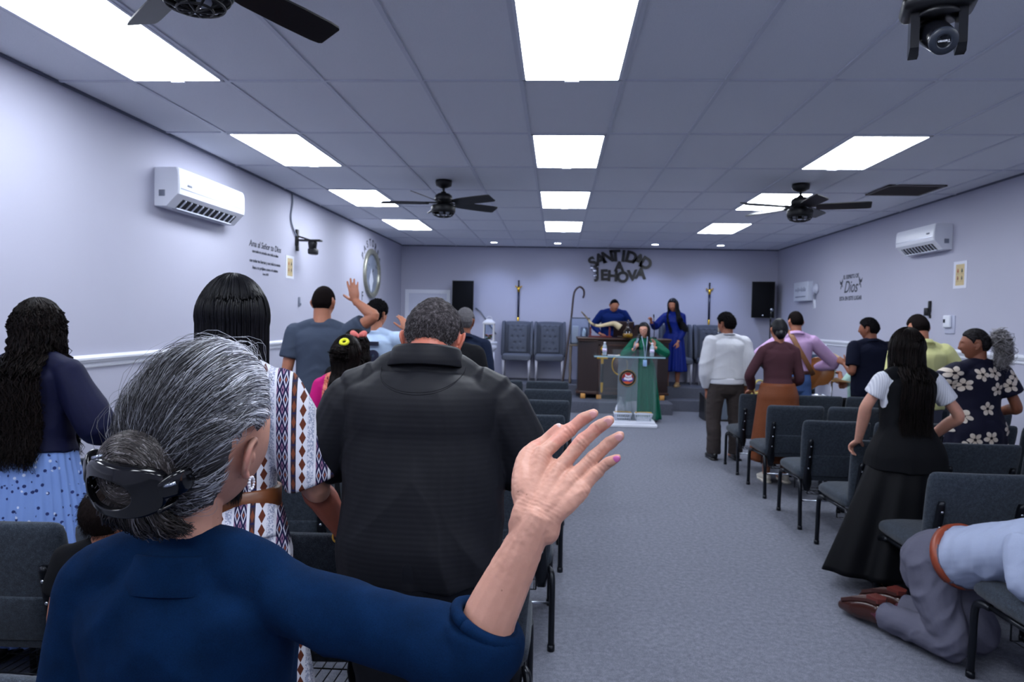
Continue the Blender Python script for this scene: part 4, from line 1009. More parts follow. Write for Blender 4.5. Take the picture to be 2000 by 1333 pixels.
for z in (.70, .725):
    g = G(); g.lathe([(.004, z+.03), (.03, z+.028), (.05, z+.012), (.16, z), (.16, z-.003), (.05, z+.008), (.004, z+.024)], 28); build(g, 'cymbal', plain('brass_hat', (170, 140, 80), .3, .8), t)
def drum(nm, x, y, z, r_, hh, lab, legs=True, tilt=0.):
    t = thing(nm, lab, 'drum', (x, y, 0)); M = tr(0, 0, z)@rotx(tilt)
    g = G(); g.lathe([(r_*.98, 0), (r_, .01), (r_, hh-.01), (r_*.98, hh)], 28, M=M, c0=False, c1=False); build(g, 'shell', plain('drum_shell', (22, 24, 30), .2), t)
    for q in (.005, hh-.005):
        g = G(); g.lathe([(r_*1.0, q-.012), (r_*1.05, q-.012), (r_*1.05, q+.012), (r_*1.0, q+.012), (r_*1.0, q-.012)], 28, M=M, c0=False, c1=False); build(g, 'hoop', M_STEEL, t)
    g = G(); g.lathe([(.001, hh), (r_, hh), (r_, hh-.004), (.001, hh-.004)], 28, M=M); build(g, 'drumhead', plain('drumhead', (206, 208, 214), .5), t)
    g = G()
    for k in range(8): a = 2*PI*k/8; g.sweep(xf(M, A((r_*1.03*math.cos(a), r_*1.03*math.sin(a), .01), (r_*1.03*math.cos(a), r_*1.03*math.sin(a), hh-.01))), .006, 6)
    build(g, 'tension_rod', M_STEEL, t)
    if legs:
        for k in range(3):
            a = 2*PI*k/3; g = G(); g.sweep([(r_*.8*math.cos(a), r_*.8*math.sin(a), z+.02), (r_*1.1*math.cos(a), r_*1.1*math.sin(a), .004)], .009, 8); build(g, 'leg', M_STEEL, t)
drum('snare_drum', 3.27, 9.17, .56, .17, .14, 'silver rimmed snare drum behind the front chairs'); drum('floor_tom', 3.98, 9.02, .35, .18, .36, 'dark floor tom behind the front chairs'); drum('tom_drum', 3.42, 9.98, .62, .15, .22, 'dark tom drum near the drummer')

t = thing('tote_bag', 'small orange and yellow bag standing on the chair beside brown skirt', 'bag', (2.22, 7.86, .485))
g = G(); g.rings([[(-w, -d, z), (w, -d, z), (w, d, z), (-w, d, z)] for w, d, z in ((.13, .06, 0), (.135, .062, .1), (.13, .05, .25), (.12, .03, .36), (.118, .026, .365))]); tm = MT('tote_print', (214, 140, 50), .8, 0, .1); x, y, z = tm.xyz(); tm.col(tm.mix((z+tm.noise(12, 2)*.12 > .2), (216, 110, 44), (210, 196, 120))); build(g, 'body', tm.m, t, True, angle=40)
for dy in (-.02, .02):
    g = G(); g.limb([(-.06, dy, .35), (-.05, dy, .46), (0, dy, .50), (.05, dy, .46), (.06, dy, .35)], .006, None, 8, 5); build(g, 'handle', tm.m, t)

# ================================================================== people: how a figure is made
def skin(name, c, lip=(150, 84, 80)):
    m = MT(name, c, .48, 0, .4); c2 = tuple(x*.90 for x in c); c3 = (min(255, c[0]*1.05), c[1]*.98, c[2]*.96)
    m.col(m.mix(m.noise(28, 4, .6), c2, c3)); m.b.inputs['Subsurface Weight'].default_value = .06
    m.b.inputs['Subsurface Radius'].default_value = (.012, .005, .003)
    m.bump(m.noise(260, 2), .12, .001); return m.m
SKIN = {'tan': skin('skin_tan', (178, 122, 96)), 'brown': skin('skin_brown', (140, 90, 68)), 'fair': skin('skin_fair', (206, 156, 136)), 'ruddy': skin('skin_ruddy', (186, 112, 92))}
M_LIP = plain('lips', (140, 74, 72), .45); M_EYE = plain('eye_dark', (34, 24, 22), .2); M_BROW = plain('brow_hair', (36, 27, 25), .8)
def hairmat(name, c0, c1, rough=.42, spec=.22, stops=None, coat=0.):
    m = MT(name, c0, rough, 0, spec)
    gn = m.n('ShaderNodeNewGeometry'); r = NX(m.nt, gn.outputs['Random Per Island'])
    m.col(m.ramp(r*.75+m.noise(60, 2, .7)*.25, stops or [(.15, c0), (.85, c1)]))
    return m.m
H_BLACK = hairmat('hair_black', (7, 7, 10), (18, 18, 25), .40, .22)
H_DARK = hairmat('hair_dark_brown', (10, 8, 9), (30, 23, 22), .5, .12)
H_GREY = hairmat('hair_grey', (28, 27, 29), (96, 94, 98), .7, .06)
H_SHORT = hairmat('hair_short_black', (7, 7, 9), (16, 15, 18), .8, .05)
H_SHORTB = hairmat('hair_short_brown', (11, 9, 9), (27, 20, 19), .75, .06)
H_CROP = hairmat('hair_cropped', (11, 9, 10), (24, 19, 19), .85, .04)

def gs(v, s): return np.exp(-(v/s)**2)
def head_surf(D, face=True, th=0.):
    D = np.asarray(D, float); P = D*np.array([.0765+0, .0985, .118])
    x, y, z = P[:, 0].copy(), P[:, 1].copy(), P[:, 2].copy()
    t = np.clip(-z/.118, 0, 1); b = D[:, 1] < 0
    P[:, 0] *= 1-.30*t**1.7 + .03*gs(z-.03, .04)
    P[:, 1] *= np.where(b, 1-.50*t**1.3, 1-.10*t)
    P[:, 1] += np.where(b, 0, .012*t*t) - np.where(b, .006*gs(z-.02, .04), 0)
    P[:, 0] *= np.where(b, 1-.06*np.clip(z/.118, 0, 1), 1)
    if face:
        f = np.clip(D[:, 1]*2.5, 0, 1); ax = np.abs(P[:, 0]); X = P[:, 0]
        P[:, 1] += f*(.023*gs(X, .0135)*gs(z+.032, .017) + .010*gs(X, .010)*gs(z-.002, .022)
                      - .009*gs(ax-.031, .015)*gs(z-.004, .011) + .004*gs(ax-.03, .02)*gs(z-.024, .008)
                      + .004*gs(ax-.046, .018)*gs(z+.03, .02) + .007*gs(X, .02)*gs(z+.064, .008)
                      - .004*gs(X, .02)*gs(z+.081, .006) + .007*gs(X, .02)*gs(z+.103, .013) - .003*gs(X, .025)*gs(z+.051, .004))
        P[:, 1] += f*.006*gs(ax-.031, .009)*gs(z-.001, .006)
    if np.ndim(th) or th: P = P + D*np.reshape(th, (-1, 1))
    return P
def sph(n, m):
    a = np.arange(n)*2*PI/n; out = []
    for k in range(1, m):
        q = PI*k/m; out.append(np.stack([np.sin(q)*np.cos(a), np.sin(q)*np.sin(a), np.full(n, -np.cos(q))], 1))
    return np.array(out)
def add_head(g, M, hs, ears=True, face=True, n=96, m=72):
    D = sph(n, m); R = head_surf(D.reshape(-1, 3), face).reshape(D.shape)*hs
    g.rings(xf(M, R.reshape(-1, 3)).reshape(R.shape))
    if ears:
        for s in (-1, 1):
            hel = [(.073, .012, .004), (.080, .012, .019), (.087, .002, .030), (.092, -.012, .026), (.094, -.020, .010), (.090, -.018, -.006), (.083, -.010, -.020), (.078, .000, -.030), (.074, .006, -.026)]
            P = xf(M, np.array([(s*a, b-.006, c-.008) for a, b, c in hel])*hs)
            g.limb(P, np.array([.003, .0042, .0048, .0048, .0046, .0044, .0046, .0056, .004])*hs, None, 8, 4)
            Rr = M[:3, :3]@rotz(s*.42)[:3, :3]
            g.ell(xf(M, np.array([[s*.081, -.010, -.009]])*hs)[0], A(.0045, .015, .027)*hs, Rr, 12, 10)
            g.ell(xf(M, np.array([[s*.076, .006, -.012]])*hs)[0], A(.006, .006, .01)*hs, Rr, 10, 8)
def add_hand(g, w, d, n, side, s=1., curl=.3, spread=.12, thumb=.6, fc=None, tcurl=.3, back=True):
    """side +1 right, -1 left; d finger direction, n back-of-hand normal"""
    d = nrm(d); n = nrm(np.asarray(n, float)-d*np.dot(n, d)); t = -side*np.cross(d, n); w = np.asarray(w, float)
    L = lambda a, b, c: w + s*(a*d+b*t+c*n)
    g.limb([L(-.012, 0, 0), L(.02, .003, 0), L(.055, .002, .003), L(.088, 0, .001)], np.array([(.025, .019), (.030, .017), (.039, .0155), (.037, .0115)])*s, t, 18, 4)
    for i, (b0, a0, ln, r) in enumerate(((.0285, .090, .070, .0086), (.0095, .095, .078, .0088), (-.0095, .092, .072, .0083), (-.0275, .083, .056, .0073))):
        q = (fc[i] if fc else curl*(1+.10*i)); an = spread*(1.5-i)*.9
        dd = nrm(d*math.cos(an)+t*math.sin(an)); p = L(a0-.012, b0, 0); pts = [p]; rr = [r*1.12]
        dirn = dd; up = n
        for k, fr in enumerate((.20, .36, .25, .19)):
            ang = q*(.25, .9, 1., .7)[k]
            nd = dirn*math.cos(ang)-up*math.sin(ang); up = up*math.cos(ang)+dirn*math.sin(ang); dirn = nd
            p = p+dirn*ln*fr*1.12*s; pts.append(p); rr.append(r*(1.04, 1.0, .93, .84)[k])
        g.limb(pts, np.array(rr)*s, None, 12, 4)
    td = nrm(d*(.75-.25*thumb)+t*(.25+.75*thumb)-n*.28)
    p0 = L(.018, .020, -.004); p1 = p0+td*.040*s; d2 = nrm(td*math.cos(tcurl)+d*math.sin(tcurl)*.9-n*.12); p2 = p1+d2*.034*s; p3 = p2+nrm(d2+d*.25*tcurl)*.024*s
    g.limb([p0, p1, p2, p3], np.array([.0155, .0115, .0098, .0082])*s, None, 12, 5)
def partial(P, R, u):
    P = np.asarray(P, float); k = int(u); f = u-k
    if k >= len(P)-1: return P, R
    return np.concatenate([P[:k+1], [P[k]*(1-f)+P[k+1]*f]]), np.concatenate([R[:k+1], [R[k]*(1-f)+R[k+1]*f]])

TOR = {'m': [(.80, .160, .110, -.012), (.90, .172, .120, -.016), (.98, .163, .116, -.008), (1.07, .150, .108, 0), (1.16, .156, .112, .002), (1.25, .170, .120, .0), (1.32, .178, .117, -.006), (1.38, .168, .098, -.012), (1.42, .125, .076, -.016), (1.455, .075, .062, -.016)],
       'f': [(.80, .172, .112, -.014), (.90, .182, .122, -.020), (.98, .163, .112, -.010), (1.07, .130, .095, 0), (1.16, .135, .099, .004), (1.25, .148, .112, .010), (1.32, .150, .106, .0), (1.38, .142, .086, -.010), (1.42, .108, .068, -.016), (1.455, .064, .054, -.016)]}
class Person:
    def __init__(p, label, loc, rz, h, sex='m', bulk=1., girth=1., skn='tan', head=(0, 0, 0), lean=0., twist=0., L=None, R=None, stance=.10, voxel=.005, group=None, hs=1., name='person', sh=0., headoff=(0, 0, 0)):
        p.s = s = h/1.7; p.sex, p.skn, p.voxel = sex, skn, voxel
        p.root = thing(name, label, 'person', loc, rz, group); p.loc, p.rz = np.array(loc, float), rz
        p.lean, p.zw = lean, .98*s; p.hs = hs*s**.35*(1. if sex == 'm' else .97)
        Tt = np.array(TOR[sex]); Tt[:, 0] *= s; Tt[:, 1] *= s*bulk; Tt[:, 2] *= s*girth; Tt[:, 3] *= s; p.T = Tt
        sx = (.186 if sex == 'm' else .160)*s*(.5+.5*bulk); sr = (.056 if sex == 'm' else .045)*s*(.4+.6*bulk)
        p.shz = (1.362+sh)*s
        p.neckb = p.bend(A(0, -.018*s, 1.42*s)); piv = p.bend(A(0, -.010*s, 1.50*s))
        yw, pi_, ro = head
        p.HM = tr(*(piv+np.array(headoff)))@rotz(yw)@rotx(pi_-lean*.5)@roty(ro)@tr(0, .030*s, .078*s)
        p.arm = {}
        ul, fl = .285*s, .25*s
        for nm, sd, spec in (('L', -1, L), ('R', 1, R)):
            S = p.bend(A(sd*sx, -.016*s, p.shz))
            if spec is None: spec = {}
            if 'w' in spec:
                W = p.loc_of(spec['w']) if not spec.get('local') else np.array(spec['w'], float)
                D = W-S; dist = np.linalg.norm(D)
                if dist > .985*(ul+fl): k = dist/(.985*(ul+fl)); u2, f2 = ul*k, fl*k
                else: u2, f2 = ul, fl
                e = D/dist; a = (u2*u2-f2*f2+dist*dist)/(2*dist); hgt = math.sqrt(max(u2*u2-a*a, 0))
                pole = np.array(spec.get('pole', (sd*.6, -.5, -.6)), float); pole = nrm(pole-e*np.dot(pole, e))
                E = S+e*a+pole*hgt
                if 'e' in spec: E = p.loc_of(spec['e']) if not spec.get('local') else np.array(spec['e'], float)
            else:
                E = S+A(sd*.045*bulk, -.03, -.283)*s; W = E+A(sd*.005, .055, -.242)*s
            d = spec.get('d'); n = spec.get('n')
            d = nrm(W-E) if d is None else (np.array(d, float) if spec.get('local') else p.dir_of(d))
            n = A(sd, .1, 0) if n is None else (np.array(n, float) if spec.get('local') else p.dir_of(n))
            p.arm[nm] = dict(S=S, E=E, W=W, d=d, n=n, sd=sd, r=np.array([sr, sr*.88, .037*s*(.5+.5*bulk), .025*s]), spec=spec)
        p.leg = {}
        for nm, sd in (('L', -1), ('R', 1)):
            hx = .088*s*bulk
            p.leg[nm] = [A(sd*hx, -.01*s, .88*s), A(sd*(hx*.5+stance*.5+.01), .01*s, .68*s), A(sd*stance, .014*s, .48*s), A(sd*stance, -.012*s, .32*s), A(sd*stance, -.02*s, .08*s)]
        p.legr = np.array([.086, .074, .055, .054, .036])*s*(.5+.5*bulk)
        p.bulk, p.girth = bulk, girth
    def dir_of(p, v): return (rotz(-p.rz)[:3, :3]@np.array(v, float))
    def loc_of(p, v): return rotz(-p.rz)[:3, :3]@(np.array(v, float)-p.loc)
    def bend(p, P):
        P = np.array(P, float); one = P.ndim == 1; P = np.atleast_2d(P).copy()
        if p.lean:
            for q in P:
                if q[2] > p.zw:
                    k = min(1, (q[2]-p.zw)/(.25*p.s)); a = -p.lean*(k*.5+.5*min(1, k))
                    y, z = q[1], q[2]-p.zw; q[1] = y*math.cos(a)-z*math.sin(a); q[2] = p.zw+y*math.sin(a)+z*math.cos(a)
        return P[0] if one else P
    def wd(p, z):
        return [np.interp(z, p.T[:, 0], p.T[:, i]) for i in (1, 2, 3)]
    def torso(p, z0, off=0., loose=0., z1=None, k=14, top=1.):
        z1 = z1 or p.T[-1, 0]; zs = np.linspace(z0, z1, k); w, d, y = p.wd(zs)
        chest = p.wd(1.28*p.s)
        lo = np.clip((1.28*p.s-zs)/(.1*p.s), 0, 1)
        w = np.maximum(w, w*(1-lo)+lo*loose*chest[0]); d = np.maximum(d, d*(1-lo)+lo*loose*chest[1])
        P = p.bend(np.stack([0*zs, y, zs], 1)); return P, np.stack([w+off, d+off], 1)
    def body(p, face=False, ears=True, it=3, voxel=None, fx=None, hands=True, mat=None):
        s, g = p.s, G()
        P, r = p.torso(.86*s, z1=1.385*s); g.limb(P, r, (1, 0, 0), 28, 2, (1, 0))
        for nm in 'LR':
            a = p.arm[nm]; S, E, W = a['S'], a['E'], a['W']
            g.limb([p.bend(A(0, -.016*s, 1.405*s)), S*.55+p.bend(A(0, -.016*s, 1.405*s))*.45, S], np.array([.05, .048, .048])*s, None, 14, 3)
            m1 = S*.6+E*.4; m2 = E*.68+W*.32
            g.limb([S, m1, E, m2, W], [a['r'][0]*.92, a['r'][1]*.9, a['r'][2], a['r'][2]*1.05, (a['r'][3], a['r'][3])[0]], None, 14, 5)
            if hands:
                sp = a['spec']; add_hand(g, W, a['d'], a['n'], a['sd'], s*(1.03 if p.sex == 'm' else .96), sp.get('curl', .35), sp.get('spread', .08), sp.get('thumb', .5), sp.get('fc'), sp.get('tcurl', .3))
            Lg = p.leg[nm]; g.limb(Lg, p.legr, None, 14, 4)
            ft = Lg[-1]; g.limb([ft+A(0, -.05, -.03)*s, ft+A(0, .03, -.035)*s, ft+A(0, .13, -.05)*s, ft+A(0, .18, -.055)*s], np.array([(.032, .035), (.036, .036), (.038, .022), (.03, .016)])*s, (1, 0, 0), 12, 3)
        nt = xf(p.HM, A(0, -.028, -.05)[None]*p.hs)[0]
        nr = (.060 if p.sex == 'm' else .049)*s*(.6+.4*p.bulk)
        g.limb([p.bend(A(0, -.02*s, 1.36*s)), p.neckb, (p.neckb+nt)/2+A(0, .002, 0), nt], [nr*1.35, nr*1.12, nr, nr*.98], None, 18, 4)
        add_head(g, p.HM, p.hs, ears)
        inv = np.linalg.inv(p.HM)
        def post(P, N):
            def pm(c):
                q = xf(inv, c)/p.hs; ax = np.abs(q[:, 0]); mi = np.zeros(len(c))
                fr = q[:, 1] > .05
                mi[fr & (ax < .024) & (np.abs(q[:, 2]+.064) < .0085*(1-(ax/.026)**2)+.001)] = 1
                mi[fr & (((ax-.031)/.0135)**2+((q[:, 2]-.001)/.0055)**2 < 1)] = 2
                mi[fr & (np.abs(ax-.032) < .019) & (np.abs(q[:, 2]-.023+((ax-.032)*6)**2*.06) < .0042)] = 3
                return mi
            return (fx(P, N) if fx else P), (pm if face else None)
        p.bodyo = build(g, 'body', [mat or SKIN[p.skn], M_LIP, M_EYE, M_BROW], p.root, True, voxel or p.voxel, it, post, adapt=0)
        return p.bodyo
    def top(p, name, mat, hem=.92, off=.014, sleeve=.6, loose=.9, amp=.007, seed=1, voxel=.007, it=9, soff=.012, cuff=None, neck=1., flare=0., sc=(7, 7, 12), puff=0., z1=1.44, shear=.5):
        s, g = p.s, G(); P, r = p.torso(hem*s, off, loose, 1.365*s); P = np.concatenate([P, [p.bend(A(0, -.014*s, 1.405*s))]]); r = np.concatenate([r, [r[-1]*A(.62, .72)]])
        if flare: u = np.clip((1.05*s-P[:, 2])/((1.05-hem)*s), 0, 1); r = r+(flare*u)[:, None]
        g.limb(P, r, (1, 0, 0), 32, 2, (0, 0), pw=2.25)
        chw, chd, chy = p.wd(1.28*s); nr = (.060 if p.sex == 'm' else .049)*s*(.6+.4*p.bulk)
        if z1 > 1.41:
            g.limb([p.bend(A(0, -.012*s, 1.35*s)), p.bend(A(0, -.018*s, 1.405*s)), p.neckb+A(0, -.002, (z1-1.42)*s)], np.array([(.15*s*p.bulk, .088*s*p.girth), (.108*s*p.bulk, .074*s*p.girth), (nr*1.24, nr*1.26)]), (1, 0, 0), 28, 4, (0, 0))
        for nm in 'LR':
            a = p.arm[nm]; S, E, W = a['S'], a['E'], a['W']; sd = a['sd']; q = a['r'][0]/.056
            n0 = p.bend(A(0, -.020*s, 1.428*s*neck)); n1 = p.bend(A(sd*.085*s, -.020*s, 1.408*s)); sr_ = .040*s*(.4+.6*p.bulk)+off*.5
            g.limb([n0, n1, n1*.45+S*.55+A(0, 0, .004), S], [sr_*1.12, sr_*1.10, sr_*1.10, a['r'][0]*.93+soff*.7], None, 18, 4)
            lat = p.bend(A(sd*chw*.62, chy-.010*s, 1.20*s)); up = p.bend(A(sd*chw*.72, -.016*s, 1.33*s))
            g.limb([S*.72+up*.28, up, lat], np.array([a['r'][0]*1.02+soff*.6, chd*.62, chd*.62]), None, 18, 4)
            if sleeve > 0:
                Q, rr = partial([S, S*.5+E*.5, E, E*.6+W*.4, W], np.array([a['r'][0]+soff, a['r'][0]*.95+soff*1.25, a['r'][2]+soff*1.7, a['r'][2]+soff*1.5, (cuff or a['r'][3]+soff*1.1)]), sleeve*2)
                if puff: rr = rr+puff*np.array([.3, 1, .8, .5, .2][:len(rr)])
                g.limb(Q, rr, None, 18, 5, (1, 0))
        o = build(g, name, mat, p.root, True, voxel, it, folds(amp, sc, seed, shear)); return o
    def trousers(p, mat, waist=1.0, off=.012, amp=.007, seed=5, name='trousers', hem=.07, voxel=.008, wide=0.):
        s, g = p.s, G()
        P, r = p.torso(.84*s, off*.8, 0, waist*s, 6); g.limb(P, r, (1, 0, 0), 24, 2, (1, 0))
        for nm in 'LR':
            Lg = [q.copy() for q in p.leg[nm]]; Lg[-1][2] = hem*s
            g.limb(Lg, p.legr*np.array([1, 1, 1, .95, 1.1])+A(.008, .010, .016, .018, .026)*s+wide, None, 16, 5, (1, 0))
        return build(g, name, mat, p.root, True, voxel, 5, folds(amp, (9, 9, 16), seed, .2))
    def skirt(p, mat, z0=1.02, z1=.35, off=.014, wb=.23, db=.19, pleats=14, amp=.012, seed=3, name='skirt', n=160, yb=0., skew=(0, 0)):
        s, g = p.s, G(); R = []; a = np.arange(n)*2*PI/n; rs = np.random.RandomState(seed); ph = rs.rand(6)*6
        for z in np.linspace(z0, z1, 26):
            w, d, y = p.wd(max(z, .86)*s); u = max(0., min(1., (.92-z)/(.92-z1))) if z1 < .92 else 0
            w = (w+off)*(1-u)+wb*u*s; d = (d+off)*(1-u)+db*u*s; v = (z0-z)/(z0-z1)
            k = 1+amp*(.15+v)*(np.sin(a*pleats+ph[0]+v*.6)+.5*np.sin(a*(pleats*2+1)+ph[1])+.4*np.sin(a*5+ph[2]))/max(w, .1)
            R.append(np.stack([np.cos(a)*w*k+skew[0]*u, np.sin(a)*d*k+y*(1-u)+yb*u+skew[1]*u, np.full(n, z*s)+.006*np.sin(a*pleats+ph[3])*u], 1))
        g.rings(R); return build(g, name, mat, p.root)
    def shoes(p, mat, sole=None, name='shoe', low=False, heel=0.):
        s = p.s
        for nm in 'LR':
            ft = p.leg[nm][-1]; x, y = ft[0], ft[1]; g = G(); o = (-1 if nm == 'L' else 1)*.012
            up = .075 if not low else .05
            g.limb([(x, y-.055*s, .05*s), (x, y-.01*s, .055*s), (x+o*.5, y+.06*s, .048*s), (x+o, y+.13*s, .034*s), (x+o, y+.185*s, .028*s)], np.array([(.033, .042), (.038, up*.6), (.042, .040), (.044, .026), (.030, .018)])*s, (1, 0, 0), 18, 4, pw=2.4)
            pl = [(-.04, -.09), (-.045, -.02), (-.04, .05), (-.05, .13), (-.03, .2), (0, .215), (.03, .2), (.05, .13), (.04, .05), (.045, -.02), (.04, -.09), (0, -.105)]
            g.add([(x+o*.7+a*s*.92, y+b*s*.95, 0) for a, b in pl]+[(x+o*.7+a*s*.92, y+b*s*.95, .02*s) for a, b in pl], [tuple(range(12))[::-1], tuple(range(12, 24))]+[(i, (i+1) % 12, 12+(i+1) % 12, 12+i) for i in range(12)], 1)
            build(g, name, [mat, sole or mat], p.root)
    def collar(p, mat, r=.075, h=.04, drop=.032, tilt=.25, name='collar', back=0., thick=.004, parent=None):
        s, g = p.s, G(); r = r*(.6+.4*p.bulk)*(1 if p.sex == 'm' else .86); c = p.neckb; n = 40; a = np.arange(n)*2*PI/n; hm = p.bend(A(0, 0, 1.5*s))-p.bend(A(0, 0, 1.42*s)); ax = nrm(hm)
        R = []
        for rr, zz in ((r*1.0, -.03), (r*.97, h*.5), (r*.98, h), (r*1.03, h+.004), (r*1.09, h-.004), (r*1.17, h-drop*.5), (r*1.30, h-drop), (r*1.28, h-drop-.003), (r*1.12, h-drop*.6), (r*1.02, -.02)):
            q = np.stack([np.cos(a)*rr*1.04, np.sin(a)*rr*.98-.004, zz - tilt*np.sin(a)*rr - .012*np.maximum(0, np.sin(a))**2], 1)*np.array([s, s, s])
            R.append(q+c)
        g.rings(R, False, False); return build(g, name, mat, parent or p.root)
    # ---- hair
    def cap(p, mat, T=.012, zf=.068, zs=.004, zb=-.075, amp=.003, sc=60, seed=1, name='hair', side=.55, extra=None, n=128, m=96):
        D = sph(n, m); d = D.reshape(-1, 3); P = head_surf(d, False)
        phi = np.abs(np.arctan2(d[:, 0], d[:, 1])); q = phi/PI
        zl = np.interp(q, [0, .22, .34, .40, .45, .50, .585, .625, .70, 1], [zf, zf-.004, zf-.022, zs+.022, zs-.004, zs+.032, zs+.030, zs-.026, zb*.85, zb])
        k = np.clip((P[:, 2]-zl+.012)/.026, 0, 1); k = k*k*(3-2*k)
        t = T(d) if callable(T) else T
        th = -.007 + k*(t+.007) + k*amp*vn(d*sc*.1*10/6, seed) + k*amp*.6*vn(d*sc*.4, seed+1)
        if extra is not None: th = th+extra(d)*k
        Q = xf(p.HM, head_surf(d, False, th)*p.hs).reshape(D.shape); g = G(); g.rings(Q)
        return build(g, name, mat, p.root)
    def stubble(p, mat, n=2500, ln=.011, r=.0005, T=.010, zf=.068, zs=.0, zb=-.075, seed=1, name='hair_strands', flow=(0, -.3, -.6), parent=None, up=1., jit=.35):
        rs = np.random.RandomState(seed); d = rs.randn(n*2, 3); d /= np.linalg.norm(d, axis=1)[:, None]
        P = head_surf(d, False); q = np.abs(np.arctan2(d[:, 0], d[:, 1]))/PI
        zl = np.interp(q, [0, .22, .34, .40, .45, .50, .585, .625, .70, 1], [zf, zf-.004, zf-.022, zs+.022, zs-.004, zs+.032, zs+.030, zs-.026, zb*.85, zb])
        ok = P[:, 2] > zl+rs.randn(len(P))*.006; d = d[ok][:n]
        a = head_surf(d, False, T*.3); dr = d*up+np.array(flow)+rs.randn(*d.shape)*jit; dr /= np.linalg.norm(dr, axis=1)[:, None]
        l = ln*(.6+.8*rs.rand(len(d)))[:, None]
        Q = np.stack([a, a+(d*.7+dr*.3)*l*.5, a+dr*l], 1); Q = xf(p.HM, Q.reshape(-1, 3)*p.hs).reshape(Q.shape)
        o = strand_obj(name, Q, r, mat, parent or p.root, n=3); o['kind'] = 'stuff'; return o
    def long(p, mat, L=.5, n=600, r=.003, az=(55, 305), wave=0., th=.018, seed=1, name='hair', wf=30., taper=.8, crown=(0, -.15, 1), out=.02, narrow=1., front=None, sway=(0, 0), layers=3, zmin=None, rnd=.02, zdrop=-.02):
        rs = np.random.RandomState(seed); s = p.s
        ph = np.radians(rs.uniform(az[0], az[1], n)); lay = rs.rand(n)
        c0 = nrm(crown); st = np.stack([-np.sin(ph), np.cos(ph), np.zeros(n)], 1)
        KA, KB = 9, 14; pts = np.zeros((n, KA+KB, 3)); off = th*(.45+.55*lay)
        s0 = rs.uniform(.0, .55, n)
        low = nrm_rows(st+np.array([0, 0, -.18])+rs.randn(n, 3)*.04)
        for k in range(KA):
            u = s0+(1-s0)*k/(KA-1); om = np.arccos(np.clip(low@c0, -1, 1)); so = np.sin(om)
            D = (np.sin((1-u)*om)/so)[:, None]*c0+(np.sin(u*om)/so)[:, None]*low
            pts[:, k] = xf(p.HM, head_surf(D, False, off)*p.hs)
        b = pts[:, KA-1]; ze = p.HM[2, 3]-L*(1+rs.uniform(-.10, .06, n))
        hc = p.HM[:3, 3]
        for k in range(KB):
            u = (k+1)/KB; z = b[:, 2]+(ze-b[:, 2])*u
            x = hc[0]+(b[:, 0]-hc[0])*(1+(narrow-1)*min(1, u*1.6)) + sway[0]*u*u; y = b[:, 1]+sway[1]*u*u
            w_, d_, y_ = p.wd(np.clip(z, .8*s, 1.47*s)); w_ = w_+.03; d_ = d_+.022+out*(.3+lay)
            yb = y_-d_*np.sqrt(np.clip(1-(x/w_)**2, .05, 1)); k2 = np.clip((1.49*s-z)/(.10*s), 0, 1)
            bk = (np.degrees(ph) > 100) & (np.degrees(ph) < 260)
            if front is not None: bk = bk | (np.degrees(ph) > front[0]) & (np.degrees(ph) < front[1])
            yf = y_+d_*np.sqrt(np.clip(1-(x/w_)**2, .05, 1))
            y = np.where(bk, np.minimum(y, y*(1-k2)+yb*k2), np.maximum(y, y*(1-k2)+yf*k2))
            pts[:, KA+k] = np.stack([x, y, z], 1)
        fz = np.linspace(0, 1, KA+KB); phs = rs.rand(n)*6.28; amp = wave*(.4+.8*rs.rand(n))
        dist = pts[0, :, 2]*0+fz
        cu = np.sin(phs[:, None]+fz[None]*wf*(.85+.3*rs.rand(n))[:, None]); cv = np.cos(phs[:, None]*1.3+fz[None]*wf*(.85+.3*rs.rand(n))[:, None])
        pts[..., 0] += amp[:, None]*cu*np.minimum(1, fz*2.2); pts[..., 1] += amp[:, None]*cv*np.minimum(1, fz*2.2)*.7
        pts += rs.randn(n, 1, 3)*rnd*.2*fz[None, :, None]
        rad = r*(.6+.8*rs.rand(n))
        Q = np.array(pts)
        return strand_obj(name, Q, rad, mat, p.root, rad*(1-taper), n=4 if n < 900 else 3)
def nrm_rows(v): return v/(np.linalg.norm(v, axis=1)[:, None]+1e-12)

# ================================================================== the congregation
C_BLACK = cloth('black_knit', (13, 14, 18), .2); C_NAVY = cloth('navy_cloth', (13, 17, 36), .15); C_NAVYS = cloth('navy_shirt', (20, 30, 52), .15)
C_BLACKS = cloth('black_satin', (8, 9, 13), .2, .5, 300); L_SHOE = plain('black_leather', (16, 15, 17), .3); L_SOLE = plain('sole_rubber', (26, 24, 24), .7)
C_DKTROUS = cloth('dark_trousers', (18, 20, 27)); GOLDW = plain('watch_gold', (200, 160, 70), .3, .9)
def ringpart(p, name, c, ax, r, t, mat, parent=None, ell=1.):
    g = G(); ax = nrm(ax); a = np.linspace(0, 2*PI, 33); u = nrm(np.cross(ax, (0.13, .2, 1))); v = np.cross(ax, u)
    g.sweep(np.array([c+r*(math.cos(q)*u+ell*math.sin(q)*v) for q in a]), t, 8); return build(g, name, mat, parent or p.root)

